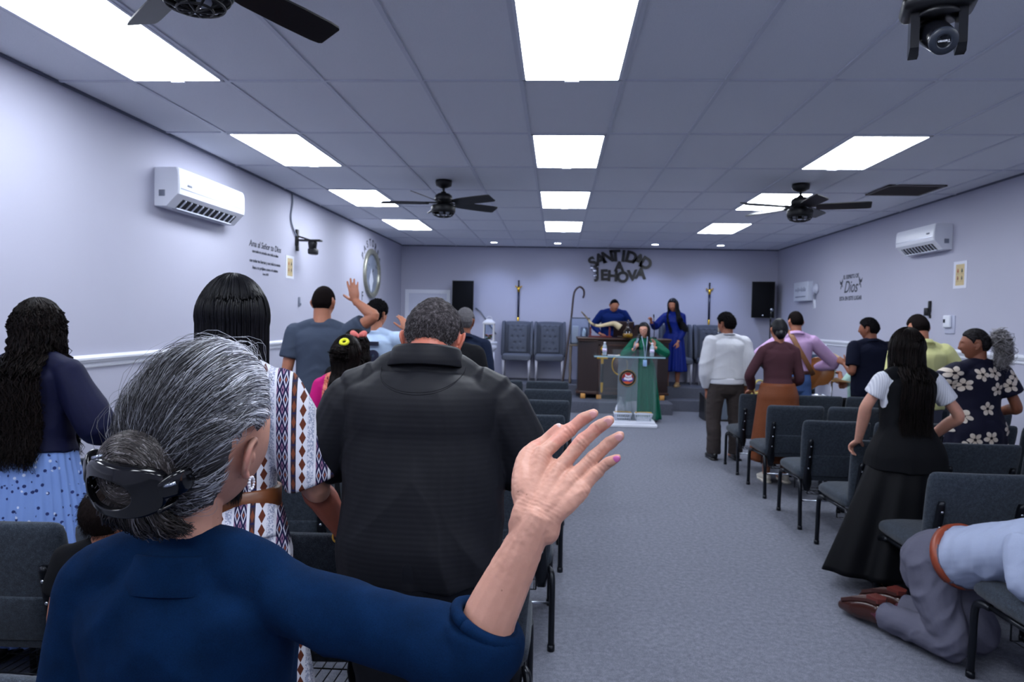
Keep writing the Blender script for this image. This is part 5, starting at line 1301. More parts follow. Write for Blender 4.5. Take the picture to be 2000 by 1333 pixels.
# ---- woman in the foreground -------------------------------------------------
def hero():
    p = Person('grey-haired woman in navy sweater raising her right hand in the foreground', (-.545, 1.02, 0), 0, 1.49, 'f', 1.06, 1.12, 'fair', (-.30, .10, .17),
               R=dict(w=(-.022, .90, 1.350), e=(-.105, .905, 1.165), d=(.35, .1, .9), n=(0, -1, 0)), L=dict(w=(-.70, 1.16, .80), e=(-.712, 1.0, .985)), voxel=.0019, headoff=(.008, .0, .034), hs=1.06, sh=.0)
    s = p.s; Lw = lambda v: p.loc_of(v)
    # own right hand, joint by joint
    B = p.body.__func__
    J = dict(iM=(-.017, .955, 1.426), iP=(.020, .984, 1.455), iD=(.038, .988, 1.470), iT=(.053, .980, 1.480), mM=(.006, .940, 1.409), mP=(.036, .955, 1.444), mD=(.057, .955, 1.464), mT=(.072, .945, 1.476),
             rM=(.024, .930, 1.400), rP=(.051, .942, 1.425), rD=(.071, .940, 1.445), rT=(.085, .930, 1.458), pM=(.036, .920, 1.388), pP=(.056, .928, 1.409), pD=(.069, .925, 1.422), pT=(.081, .918, 1.431),
             t0=(-.040, .930, 1.387), t1=(-.038, .965, 1.418), t2=(-.014, .985, 1.436), t3=(.004, .985, 1.456))
    J = {k: Lw(v) for k, v in J.items()}; W = Lw((-.022, .902, 1.357))
    g0 = G.add
    extra = G()
    for f, r in (('i', (.0108, .0099, .0090, .0078, .0064)), ('m', (.0108, .0101, .0092, .0080, .0067)), ('r', (.0104, .0096, .0088, .0077, .0064)), ('p', (.0096, .0084, .0075, .0066, .0055))):
        M, P1, D1, T1 = (J[f+k] for k in 'MPDT')
        extra.limb([M, M*.5+P1*.5+A(0, .001, 0), P1, P1*.5+D1*.5, D1, D1*.35+T1*.65, T1], np.array([r[0], (r[0]+r[1])/2*.95, r[1]*1.04, r[2]*.98, r[2]*1.02, r[3], r[4]]), None, 16, 5)
        extra.ell(P1+A(0, -.002, 0), A(r[1]*1.02, r[1]*.95, r[1]*1.05)); extra.ell(M+A(-.002, -.004, -.003), A(.0098, .0088, .0105))
    off = {'i': A(-.016, .004, .0), 'm': A(-.005, .0, 0), 'r': A(.007, .0, 0), 'p': A(.018, .002, -.002)}
    for f in 'imrp':
        M = J[f+'M']; w0 = W+off[f]
        extra.limb([w0+A(-.004, .0, -.02), w0, w0*.5+M*.5+A(0, -.001, 0), M], np.array([(.017, .017), (.0165, .0155), (.0155, .0135), (.0125, .012)]), (1, 0, .35), 16, 5)
    extra.limb([W+A(-.012, .012, .0), J['t0'], J['t1'], J['t2'], J['t3']], np.array([.016, .0175, .0135, .0108, .0080]), None, 16, 6)
    extra.limb([J['t0']+A(.006, 0, 0), J['iM']*.6+J['t1']*.4+A(.004, .004, -.008), J['iM']], np.array([.017, .015, .011]), None, 14, 5)
    extra.limb([W+A(.0, .012, .006), (J['mM']+W)/2+A(0, .014, 0), J['mM']+A(0, .012, 0)], np.array([(.028, .012), (.034, .012), (.030, .010)]), (1, 0, .35), 16, 5)
    for a, b in (('iM', 'mM'), ('mM', 'rM'), ('rM', 'pM')): extra.ell((J[a]+J[b])/2+A(-.004, .004, -.006), A(.011, .009, .011))
    # body with that hand
    old = globals()['add_hand']
    def hand2(g, w, d, n, side, *a, **k):
        if side > 0: g.v += extra.v; g.f += [tuple(i+g.n for i in q) for q in extra.f]; g.mi += [0]*len(extra.f); g.n += extra.n
        else: old(g, w, d, n, side, *a, **k)
    globals()['add_hand'] = hand2
    for f in 'imrp':
        M = J[f+'M']; w0 = W+off[f]*.5; extra.limb([M+A(0, -.010, 0), M*.5+w0*.5+A(0, -.0125, 0), w0*.85+M*.15+A(0, -.0145, 0)], np.array([.0045, .0034, .0026]), None, 10, 4)
    wr = [(J[f+'P'], nrm(J[f+'D']-J[f+'M']), .0085, .0009) for f in 'imrp']+[(J[f+'D'], nrm(J[f+'T']-J[f+'P']), .005, .0005) for f in 'imrp']+[(J[f+'M'], nrm(J[f+'P']-W), .008, .0004) for f in 'imrp']+[(W+A(.0, 0, .006), nrm(J['mM']-W), .013, .0007)]
    def fx(P, N):
        out = P.copy()
        for c, ax, sg, am in wr:
            d = P-c; near = np.linalg.norm(d, axis=1) < .034
            if not near.any(): continue
            q = d[near]@ax; dn = np.clip(-N[near][:, 1]+.15, 0, 1)
            out[near] -= N[near]*(am*np.exp(-(q/sg)**2)*(np.cos(q*2*PI/.0052+vn(P[near]*160, 3)*1.4)*.5+.5)*dn)[:, None]
        m = np.linalg.norm(P-J['mM'], axis=1) < .16; out[m] += N[m]*(.0005*vn(P[m]*170, 5)+.0003*vn(P[m]*340, 6))[:, None]
        return out
    hk = MT('skin_mature', (200, 150, 130), .5, 0, .35); bs = hk.mix(hk.noise(30, 4, .6), (184, 132, 114), (212, 160, 140)); bs = hk.mix((hk.noise(9, 3) > .60)*.35, bs, (206, 124, 112))
    bs = hk.mix((NX(hk.nt, hk.vor(75)) < .10)*(hk.noise(14, 2) > .56)*.55, bs, (138, 90, 70)); hk.col(bs); hk.b.inputs['Subsurface Weight'].default_value = .06; hk.b.inputs['Subsurface Radius'].default_value = (.012, .005, .003); hk.bump(hk.noise(420, 3)*.6+hk.noise(120, 2)*.4, .22, .0012)
    p.body(it=2, fx=fx, mat=hk.m); globals()['add_hand'] = old
    m_nail = plain('fingernail', (214, 160, 158), .22); m_pink = plain('pink_nail', (206, 110, 170), .2); m_tipn = plain('nail_pale', (222, 190, 186), .25)
    for f, q, mt in (('i', .78, m_nail), ('m', .80, m_nail), ('r', .80, m_nail), ('p', .80, m_pink), ('t', .90, m_tipn)):
        D1, T1 = (J[f+'D'], J[f+'T']) if f != 't' else (J['t2'], J['t3']); ax = nrm(T1-D1); up = A(0, -1, 0) if f != 't' else A(-.7, -.7, .1); up = nrm(up-ax*np.dot(up, ax)); si = np.cross(ax, up)
        r = {'i': .0074, 'm': .0078, 'r': .0074, 'p': .0062, 't': .0074}[f]
        c = D1+(T1-D1)*q+up*r*.62+ax*.003; Rm = np.eye(4); Rm[:3, 0] = si; Rm[:3, 1] = ax; Rm[:3, 2] = up
        g = G(); g.ell(c, A(r*.72, .0072 if f != 'p' else .006, .0022), Rm, 16, 10); build(g, 'fingernail', mt, p.root)
    # sweater
    cm = MT('navy_sweater', (10, 26, 58), .95, 0, .06); a = cm.noise(520, 2, .8); b = cm.noise(22, 4, .6)
    cm.col(cm.ramp(a*.5+b*.5, [(.3, (5, 23, 46)), (.7, (11, 38, 73))])); cm.bump(a, .35, .0012)
    sw = p.top('sweater', cm.m, .80, .016, 1.28, .98, .0095, 4, .0045, 16, .012, .052, sc=(9, 9, 9), z1=1.445, shear=1.1)
    g = G(); c = p.neckb; n = 48; a = np.arange(n)*2*PI/n; R = []
    for rr, zz in ((.080, -.045), (.077, -.022), (.068, -.004), (.064, .008), (.061, .010), (.058, .004), (.064, -.02)):
        R.append(np.stack([np.cos(a)*rr*1.08, np.sin(a)*rr-.006, zz-.22*np.sin(a)*rr], 1)+c)
    g.rings(R, False, False); build(g, 'neckband', cm.m, sw)
    E_, W_ = p.arm['R']['E'], p.arm['R']['W']; ax = nrm(W_-E_); c = E_+ax*.052
    ringpart(p, 'cuff_rib', c, ax, .044, .0085, cm.m, sw)
    p.skirt(cloth('charcoal_skirt', (36, 38, 48)), .98, .3, .02, .26, .22)
    p.shoes(L_SHOE, low=True)
    # hair: combed back into a low bun
    hg = MT('hair_silver_streaked', (90, 90, 96), .42, 0, .45); gn = hg.n('ShaderNodeNewGeometry'); r = NX(hg.nt, gn.outputs['Random Per Island'])
    x, y, z = hg.xyz(); fr = ((y-.02)*3.2+(x-.02)*2.0).mx(-.35).mn(.42)
    hg.col(hg.ramp(r*.70+hg.noise(34, 2)*.30+fr+.17, [(.26, (32, 31, 36)), (.48, (84, 84, 91)), (.66, (156, 158, 168)), (.92, (222, 224, 234))])); M_S = hg.m
    hd = hairmat('hair_bun_dark', (30, 26, 27), (108, 98, 96), .42, .4, [(.2, (26, 23, 24)), (.75, (62, 55, 54)), (1., (176, 172, 176))])
    rs = np.random.RandomState(5); Bd = nrm((.03, -.93, -.22))
    sh = p.cap(plain('hair_underlayer', (66, 65, 70), .7), .016, .075, .032, -.092, .002, 30, 3, 'hair')
    def comb(n, rad, lift, jit, seed, s0max=.8, frz=.002):
        rs = np.random.RandomState(seed); ph = rs.uniform(-PI, PI, n); q = np.abs(ph)/PI
        zl = np.interp(q, [0, .22, .34, .42, .47, .52, .585, .625, .69, 1], [.078, .076, .060, .036, .026, .038, .034, -.028, -.066, -.090])+rs.rand(n)*.012
        cz = np.clip(zl/.118, -.95, .95); st = np.stack([np.sqrt(1-cz**2)*np.sin(ph), np.sqrt(1-cz**2)*np.cos(ph), cz], 1)
        tg = nrm_rows(Bd+rs.randn(n, 3)*np.array([.14, .1, .13])); s0 = rs.rand(n)**1.3*s0max
        K = 18; P = np.zeros((n, K, 3)); om = np.arccos(np.clip((st*tg).sum(1), -.999, .999)); so = np.sin(om); ly = rs.rand(n)
        wp = np.stack([np.sign(ph)*np.sin(np.minimum(np.abs(ph), 1.75))*.9, np.full(n, -.25), .62+.5*(1-2*q)], 1); wp = nrm_rows(np.where((q < .60)[:, None], wp, st+tg))
        for k in range(K):
            u = s0+(1-s0)*k/(K-1); D = ((1-u)**2)[:, None]*st+(2*u*(1-u))[:, None]*wp+(u**2)[:, None]*tg
            t = .004+lift*np.sin(PI*np.clip(u*.92+.04, 0, 1))**.7*(.75+.25*ly)*(1+.25*np.clip(D[:, 2], 0, 1)) + ly*.004 + .006*u
            P[:, k] = head_surf(nrm_rows(D), False, t)*p.hs
        w = np.linspace(0, 1, K)[None]
        for ax in range(3):
            P[..., ax] += frz*np.sin(w*rs.uniform(3, 9, (n, 1))+rs.rand(n, 1)*6.3)*rs.randn(n, 1)*np.sin(w*PI)**.5
            P[..., ax] += jit*vn(P.reshape(-1, 3)*28+ax*9, seed).reshape(n, K)
        return xf(p.HM, P.reshape(-1, 3)).reshape(P.shape)
    strand_obj('hair_strands', comb(7000, .0007, .024, .002, 11), .00085, M_S, sh, .0006, 3, 'stuff')
    strand_obj('hair_strands', comb(900, .0004, .029, .004, 12, .6, .006), .00034, M_S, sh, .0002, 3, 'stuff')
    fly = comb(150, .0003, .036, .008, 13, .5, .012); strand_obj('flyaway_hairs', fly, .00026, M_S, sh, .0002, 3, 'stuff')
    # bun
    Cb = xf(p.HM, (Bd*.150)[None]*p.hs)[0]; Hx = p.HM[:3, 0]; zc = nrm(p.HM[:3, :3]@nrm((.22, -.95, -.06))); xc = nrm(Hx-zc*np.dot(Hx, zc)); yc = np.cross(zc, xc)
    Rb = np.eye(4); Rb[:3, 0] = xc; Rb[:3, 1] = yc; Rb[:3, 2] = zc; Rb[:3, :3] *= .88; Rb[:3, 3] = Cb-zc*.016+yc*.012
    g = G(); g.ell((0, .012, 0), (.058, .058, .036), None, 24, 16); V = xf(Rb, g.V()); g2 = G(); g2.add(V, g.f); bun = build(g2, 'hair_bun', plain('hair_bun_core', (34, 30, 31), .5), p.root)
    n = 1500; rs = np.random.RandomState(8); P = np.zeros((n, 14, 3)); a0 = rs.uniform(0, 2*PI, n); ln = rs.uniform(1.2, 3.2, n); el = np.arcsin(rs.uniform(-.35, .98, n)); tl = rs.randn(n)*.25
    for k in range(14):
        a = a0+ln*k/13; e = el+tl*np.sin(a*1.0)*.8; q = 1.02+.05*rs.rand(n)
        P[:, k] = np.stack([np.cos(e)*np.cos(a)*.060*q, np.cos(e)*np.sin(a)*.060*q+.012, np.sin(e)*.040*q], 1)
    strand_obj('hair_strands', xf(Rb, P.reshape(-1, 3)).reshape(P.shape), .0009, hd, bun, .0006, 3, 'stuff')
    # loose ends fanning out under the clip
    n = 1500; rs = np.random.RandomState(9); P = np.zeros((n, 12, 3)); u0 = rs.uniform(-1, 1, n); dp = rs.rand(n)
    for k in range(12):
        w = k/11.
        P[:, k] = np.stack([u0*(.022+.052*w**.8)+.004*np.sin(w*5+u0*9), -.020-(.072+.016*rs.rand(n))*w*(1-.22*u0*u0)-.006*dp, .012+.016*np.sin(w*2.6)*dp-.034*w*w-.006*(1-dp)], 1)
    P += rs.randn(n, 1, 3)*.003*np.linspace(0, 1, 12)[None, :, None]
    strand_obj('hair_tail', xf(Rb, P.reshape(-1, 3)).reshape(P.shape), .0010, hd, bun, .0004, 3, 'stuff')
    # claw clip
    N = 72; a = np.arange(N)*2*PI/N
    def sq(hw, hh, e, cx, cy): return np.stack([cx+hw*np.sign(np.cos(a))*np.abs(np.cos(a))**(2/e), cy+hh*np.sign(np.sin(a))*np.abs(np.sin(a))**(2/e)], 1)
    o1 = sq(.064, .041, 3.2, 0, 0); o2 = sq(.040, .024, 2.2, -.012, -.003)
    def lift(q, dz): return np.stack([q[:, 0], q[:, 1], .058-7.5*q[:, 0]**2-5.*q[:, 1]**2+dz], 1)
    R = [lift(o1, -.012), lift(o1*1.012, -.002), lift(o1, .002), lift(o1*.97, .004)]+[lift(o1*(1-t)*.97+o2*t+o1*0, .004) for t in np.linspace(.15, .9, 6)]+[lift(o2*1.04-A(-.014*-.04, 0)*0, .004), lift(o2, .001), lift(o2, -.006)]
    R = [xf(Rb, q) for q in R]; clip = G(); clip.rings(R, False, False)
    gl = plain('glossy_black', (6, 6, 9), .12, 0, .6); co = thing_clip = build(clip, 'claw_clip', gl, p.root)
    for sx in (-1, 1):
        g = G(); g.limb(xf(Rb, A((sx*.060, .004, .030), (sx*.074, .010, .010), (sx*.078, .008, -.012), (sx*.072, .0, -.030))), np.array([(.014, .005), (.019, .006), (.017, .006), (.008, .004)]), yc, 14, 5)
        for k in range(4): g.limb(xf(Rb, A((sx*(.058-.006*k), -.028+.018*k, .030), (sx*(.064-.004*k), -.026+.018*k, .004), (sx*.05, -.02+.014*k, -.016))), .0042, None, 8, 4)
        build(g, 'clip_jaw', gl, co)
    g = G()
    for x0, y0 in ((.064, .012), (-.050, .036)): g.sweep(xf(Rb, A((x0, y0, .032), (x0+.016, y0+.006, .026))), .0026, 8)
    build(g, 'clip_pin', M_STEEL, co)
    # pearl hoop earring
    lob = xf(p.HM, A(.080, .000, -.046)[None]*p.hs)[0]; g = G()
    for k in range(13): q = 2*PI*k/13; g.ell(lob+A(.003, .008*math.cos(q), -.004+.009*math.sin(q)), A(.0023, .0023, .0023), None, 10, 8)
    build(g, 'earring', plain('pearl', (226, 226, 236), .2, .2), p.root)
    return p

# ---- big man in black polo ---------------------------------------------------
def polo():
    p = Person('large man in black polo shirt with bowed head and short grey hair', (-0.390, 2.060, 0), 0, 1.745, 'm', 1.30, 1.36, 'ruddy', (0, -.50, .03), lean=.12,
               L=dict(w=(-0.692, 2.278, 0.877), pole=(-0.780, -0.520, -0.169), d=(.1, .8, -.5), n=(-.1, .4, .9), curl=.5), R=dict(w=(-0.104, 2.278, 0.877), pole=(0.780, -0.520, -0.169), d=(-.1, .8, -.5), n=(.1, .4, .9), curl=.5), hs=1.06, voxel=.004, sh=-.058, headoff=(0, .0, -.055))
    p.body(it=3)
    m = MT('black_polo', (16, 17, 24), .60, 0, .22); x, y, z = m.xyz(); a = m.noise(650, 2, .8); st = (z*420).sin()
    m.col(m.ramp(a, [(.3, (11, 12, 17)), (.7, (21, 22, 30))])); m.bump(a*.4+st*.35, .3, .0009); 
    sh = p.top('polo_shirt', m.m, .84, .016, .78, .97, .011, 21, .005, 9, .020, None, sc=(4.6, 4.6, 6.5), z1=1.45, shear=1.3)
    p.collar(m.m, .080, .052, .055, .20, parent=sh)
    # stitched half-moon yoke
    from mathutils.bvhtree import BVHTree
    bv = BVHTree.FromPolygons([v.co[:] for v in sh.data.vertices], [q.vertices[:] for q in sh.data.polygons])
    def onback(x, z):
        h = bv.ray_cast(Vector((x, -1, z)), Vector((0, 1, 0)))[0]
        return None if h is None else np.array(h)
    zc_ = p.neckb[2]-.035
    for dz in (0, .006):
        q = [onback(.125*math.sin(t), zc_+.055-(.085-dz)*math.cos(t)**.8) for t in np.linspace(-1.45, 1.45, 30)]; q = [v for v in q if v is not None]
        if len(q) > 4: g = G(); g.sweep(np.array(q), .0012, 6); build(g, 'yoke_seam', m.m, sh)
    p.trousers(C_DKTROUS, 1.0, .014, wide=.01); p.shoes(L_SHOE, L_SOLE)
    hm = MT('hair_salt_pepper', (70, 66, 68), .8, 0, .06); hm.col(hm.ramp(hm.noise(90, 4, .7), [(.34, (30, 28, 31)), (.52, (56, 52, 54)), (.75, (104, 99, 103))]))
    hr = p.cap(hm.m, lambda d: .004+.010*np.clip(d[:, 2]*1.1+.35, 0, 1), .060, .004, -.062, .003, 50, 2)
    hs_ = hairmat('hair_salt_strands', (30, 28, 31), (170, 164, 168), .6, .15, [(.3, (26, 24, 27)), (.62, (72, 66, 68)), (.95, (176, 172, 178))])
    p.stubble(hs_, 9000, .010, .00045, .006, .060, .004, -.066, 5, flow=(0, -.25, -.9), parent=hr, up=.55, jit=.22)
    ringpart(p, 'bracelet', p.arm['L']['W']+A(0, -.012, .008), p.arm['L']['W']-p.arm['L']['E'], .036, .0035, GOLDW)
    return p

# ---- woman in patterned white dress ------------------------------------------
def dressmat():
    m = MT('patterned_dress', (222, 222, 230), .8, 0, .2); x, y, z = m.xyz(); u0 = x*8.6+y*2.4+.12
    f = u0.fr(); fz = (z*26).fr(); col = m.rgb((216, 216, 228))
    sp = m.noise(170, 2, .8)
    lane = lambda a, b: (f > a)*(f < b)
    col = m.mix(lane(.24, .40)*(sp > .5), col, (150, 156, 182))
    dia = (((f-.12).ab()/.085+(fz-.5).ab()*2.0) < 1.); col = m.mix(dia*lane(.0, .24), col, (96, 48, 34))
    f2 = ((f-.46)/.15).fr(); fz2 = (z*18).fr(); d2 = (f2-.5).ab()+(fz2-.5).ab()
    nav = lane(.46, .76); col = m.mix(nav, col, (30, 30, 66)); col = m.mix(nav*((d2-.36).ab() < .07), col, (206, 206, 222)); col = m.mix(nav*(d2 < .14), col, (150, 84, 60)); col = m.mix(nav*((d2-.80).ab() < .06), col, (164, 120, 150))
    br = lane(.83, .96); fz3 = (z*22).fr(); col = m.mix(br, col, (56, 40, 48)); col = m.mix(br*(((f-.895).ab()*7+(fz3-.5).ab()) < .38), col, (120, 66, 44)); col = m.mix(br*((fz3-.0).ab() < .12), col, (32, 34, 74))
    m.col(col); m.bump(m.noise(500, 2), .15, .0008); return m.m
def whitedress():
    p = Person('woman with long straight black hair in a white patterned dress', (-0.987, 2.060, 0), .02, 1.715, 'f', .98, .98, 'fair', (0, -.08, 0),
               R=dict(w=(-0.875, 2.316, 1.066), e=(-0.717, 2.081, 1.082), pole=(0.854, -0.640, -0.322), d=(-.6, .8, .1), n=(.3, .3, .9)), L=dict(w=(-1.099, 2.316, 1.066), pole=(-0.854, -0.640, -0.322), d=(.6, .8, .1), n=(0, .3, .9)))
    p.body(); dm = dressmat()
    p.top('dress', dm, .94, .014, .92, .80, .005, 8, .006, 9, .026, None, puff=.012)
    p.skirt(dm, 1.02, .18, .016, .29, .22, 9, .026, name='dress_skirt')
    w, d, y = p.wd(1.06*p.s); g = G(); R = []; a = np.arange(48)*2*PI/48
    for q, z in ((.010, 1.005), (.022, 1.01), (.022, 1.075), (.010, 1.08)): R.append(np.stack([np.cos(a)*(w+q+.006), np.sin(a)*(d+q+.006)+y, np.full(48, z*p.s)], 1))
    g.rings(R, False, False); build(g, 'belt', plain('brown_leather_belt', (110, 62, 32), .4, bump=(80, .15)), p.root)
    p.shoes(L_SHOE, low=True)
    p.cap(H_BLACK, .020, .07, .0, -.08, .001)
    p.long(H_BLACK, .50, 2600, .0022, (42, 318), .0, .028, 3, out=.028, rnd=.012, narrow=1.0, layers=3, crown=(0, -.05, 1))
    o = p.long(H_BLACK, .56, 120, .0018, (60, 110), .002, .03, 5, name='hair_lock', narrow=.9)

# ---- woman with long wavy hair, navy blouse, light blue skirt -----------------
def curly():
    p = Person('woman with long wavy dark hair, navy blouse and light blue skirt', (-2.398, 3.090, 0), .05, 1.645, 'f', 1.06, 1.05, 'tan', (-.1, 0, 0),
               R=dict(w=(-2.210, 3.348, 1.031), e=(-2.092, 3.079, 1.074), d=(-.7, .6, .2), n=(.2, .3, .9)), L=dict(w=(-2.575, 3.326, 1.009), pole=(-0.858, -0.644, -0.332), d=(.6, .8, .1), n=(0, .3, .9)))
    p.body()
    p.top('blouse', cloth('navy_blouse', (17, 20, 50), .12, .65, 500), .985, .022, 1.25, .95, .007, 12, .006, 9, .020, .045, puff=.014, sc=(7, 7, 10))
    m = MT('blue_floral_skirt', (122, 152, 214), .8, 0, .2); n = m.noise(12, 2)
    c = m.mix((NX(m.nt, m.vor(34)) < .26)*(m.noise(9, 2) > .45), (124, 154, 216), (40, 52, 104)); c = m.mix((NX(m.nt, m.vor(27, vec=m.co(), rnd=.9)) < .18)*(m.noise(13, 2) > .52), c, (206, 216, 240)); m.col(c); m.bump(m.noise(420, 2), .15, .0008)
    p.skirt(m.m, 1.03, .14, .02, .33, .25, 34, .012); p.shoes(L_SHOE, low=True)
    p.cap(H_DARK, .018, .068, .0, -.08, .003); p.long(H_DARK, .60, 1700, .0032, (58, 305), .019, .026, 7, wf=58, out=.035, rnd=.04, narrow=1.12)

def child():
    p = Person('small child with short dark hair standing between the chairs', (-1.385, 2.080, 0), .1, 1.05, 'm', .95, 1., 'tan', (-.2, -.15, 0), hs=1.02)
    p.body(); p.top('shirt', C_BLACK, .92, .012, .6); p.trousers(C_DKTROUS); p.shoes(L_SHOE, L_SOLE); hr = p.cap(H_SHORTB, .014, .06, .004, -.07, .002); p.stubble(H_SHORTB, 2500, .02, .0006, .012, .06, .004, -.07, 3, flow=(.2, -.3, -.9), parent=hr)

def greytee():
    p = Person('man in dark grey t-shirt raising his right hand', (-1.785, 5.250, 0), .02, 1.825, 'm', 1.06, 1.02, 'tan', (-.05, .02, .0),
               R=dict(w=(-1.527, 5.250, 1.710), e=(-1.370, 5.174, 1.600), d=(-.25, .1, .95), n=(-.15, -1, .0), curl=.12, spread=.1, thumb=.9), L=None)
    p.body(hands=True); p.top('t_shirt', cloth('slate_tee', (68, 78, 96), .08, .85), .90, .014, .62, .92, .006, 31, .007, 9, .016)
    p.trousers(cloth('black_jeans', (26, 28, 36))); p.shoes(L_SHOE, L_SOLE); hr = p.cap(H_CROP, lambda d: .003+.008*np.clip(d[:, 2]*1.2+.2, 0, 1), .06, .012, -.055, .001); p.stubble(H_CROP, 2500, .007, .0006, .006, .06, .012, -.055, parent=hr)
    ringpart(p, 'bracelet', p.arm['L']['W'], p.arm['L']['W']-p.arm['L']['E'], .031, .006, plain('olive_band', (110, 112, 50), .6))

def bluetee():
    p = Person('man in pale blue t-shirt with dark numbers down the back', (-1.641, 6.250, 0), -.10, 1.74, 'm', 1.06, 1.04, 'tan', (-.30, 0, 0),
               R=dict(w=(-1.407, 6.469, 1.476), pole=(0.763, -0.382, -0.499), d=(-.3, .2, .9), n=(.6, -.6, .1), curl=.3), L=None)
    p.body(); m = cloth('pale_blue_tee', (186, 208, 238), .05, .85); sh = p.top('t_shirt', m, .88, .014, .62, .95, .005, 41, .006, 9, .018)
    y0 = -(.118*p.s*p.girth+.014+.012)
    M = np.array([[1., 0, 0, .005], [0, 0, -1., y0-.012], [0, 1., 0, 1.20], [0, 0, 0, 1]])@rotz(-PI/2)
    o = text('back_print', '1992', .21, M, plain('print_navy', (26, 30, 58), .7), sh, .010, .008, 1.02)
    p.trousers(cloth('dark_blue_jeans', (34, 42, 66))); p.shoes(L_SHOE, L_SOLE); hr = p.cap(H_SHORT, .024, .06, .0, -.06, .010, 110, 5); p.stubble(H_SHORT, 1600, .022, .0012, .018, .06, .0, -.06, parent=hr, flow=(0, 0, -.1))

def pinkgirl():
    p = Person('girl in magenta top with patterned orange back panel', (-1.263, 4.120, 0), -.06, 1.475, 'f', 1.0, 1.02, 'tan', (.02, .10, .08),
               L=dict(w=(-1.323, 4.337, 0.938), e=(-1.447, 4.098, 0.959), d=(.6, .7, .2), n=(0, .2, .9)), R=dict(w=(-1.171, 4.337, 0.949), pole=(0.867, -0.542, -0.461), d=(-.5, .8, .2), n=(0, .2, .9)))
    p.body(); m = MT('magenta_paisley', (206, 24, 122), .7, 0, .2); x, y, z = m.xyz()
    n = m.noise(26, 3, .6, None, 2.5); pat = m.ramp(n, [(.30, (96, 44, 70)), (.42, (216, 110, 84)), (.52, (226, 150, 120)), (.60, (206, 60, 96)), (.72, (150, 110, 70))], 'CONSTANT')
    back = (y < -.02)*((x.ab()+(z-1.1).ab()*.10) < .115)
    m.col(m.mix(back, m.mix(m.noise(300, 2), (206, 20, 122), (190, 16, 112)), pat)); m.bump(m.noise(500, 2), .15, .0008)
    p.top('blouse', m.m, .92, .012, 1.85, .85, .005, 17, .006, 9, .014); p.skirt(C_BLACK, .98, .25, .016, .30, .26, 8, .016); p.shoes(L_SHOE, low=True)
    p.cap(H_DARK, .016, .07, .0, -.05, .002); p.long(H_DARK, .27, 900, .0022, (95, 265), .003, .020, 5, out=.02, rnd=.03, narrow=.62)
    hb = xf(p.HM, A(.012, -.088, .096)[None]*p.hs)[0]
    Q = np.zeros((300, 12, 3)); rs = np.random.RandomState(2)
    for k in range(12):
        w = k/11; Q[:, k] = np.stack([rs.randn(300)*.012+(rs.rand(300)-.5)*.09*np.sin(w*2.2), -.085-.055*np.sin(w*2.4)+rs.randn(300)*.006, .085-.115*w+.02*np.sin(w*3)+np.zeros(300)], 1)
    strand_obj('ponytail', xf(p.HM, Q.reshape(-1, 3)*p.hs).reshape(Q.shape), .0030, H_DARK, p.root, .001, 4, 'stuff')
    g = G(); ax = p.HM[:3, :3]@nrm((0, -.6, .8)); ringpart(p, 'hair_tie', hb, ax, .020, .010, plain('yellow_scrunchie', (222, 222, 40), .7))

def bowgirl():
    p = Person('girl in black with dark curly hair and coral hair bow', (-1.43, 4.87, 0), .05, 1.49, 'f', 1.04, 1.04, 'tan', (-.2, 0, 0))
    p.body(); p.top('blouse', C_BLACK, .90, .012, 1.9, .85, .006); p.skirt(C_BLACKS, .98, .25, .016, .30, .26); p.shoes(L_SHOE, low=True)
    p.cap(H_DARK, .018, .07, .0, -.07, .003); p.long(H_DARK, .45, 900, .0032, (60, 300), .012, .024, 5, wf=46, out=.03, rnd=.03, narrow=1.2)
    c = xf(p.HM, A(.062, -.075, .085)[None]*p.hs)[0]; g = G()
    for sx in (-1, 1): g.limb([c, c+A(sx*.02, -.005, .012), c+A(sx*.042, -.006, .016), c+A(sx*.05, 0, .002)], np.array([(.008, .01), (.018, .012), (.024, .012), (.010, .006)]), (0, 0, 1), 12, 4)
    g.ell(c, A(.012, .012, .013)); build(g, 'hair_bow', plain('coral_bow', (226, 120, 112), .7), p.root)

def greyman():
    p = Person('man with grey hair and dark navy shirt near the stage', (-0.835, 6.250, 0), .0, 1.69, 'm', 1.0, 1.05, 'brown', (-.15, 0, 0))
    p.body(); sh = p.top('shirt', C_NAVYS, .9, .014, 1.8, .92, .006); p.collar(C_NAVYS, parent=sh); p.trousers(C_DKTROUS); p.shoes(L_SHOE, L_SOLE); hr = p.cap(H_GREY, .012, .062, .0, -.065, .003); p.stubble(H_GREY, 2500, .010, .0007, .008, .062, .0, -.065, parent=hr)
def blackman():
    p = Person('man in black jacket partly hidden behind the black polo man', (-.70, 4.25, 0), .0, 1.71, 'm', 1.14, 1.1, 'ruddy', (0, -.25, 0))
    p.body(); sh = p.top('jacket', C_BLACK, .84, .018, 1.9, .95, .007); p.collar(C_BLACK, parent=sh); p.trousers(C_DKTROUS); p.shoes(L_SHOE, L_SOLE); p.cap(H_CROP, .010, .062, .0, -.06, .002)

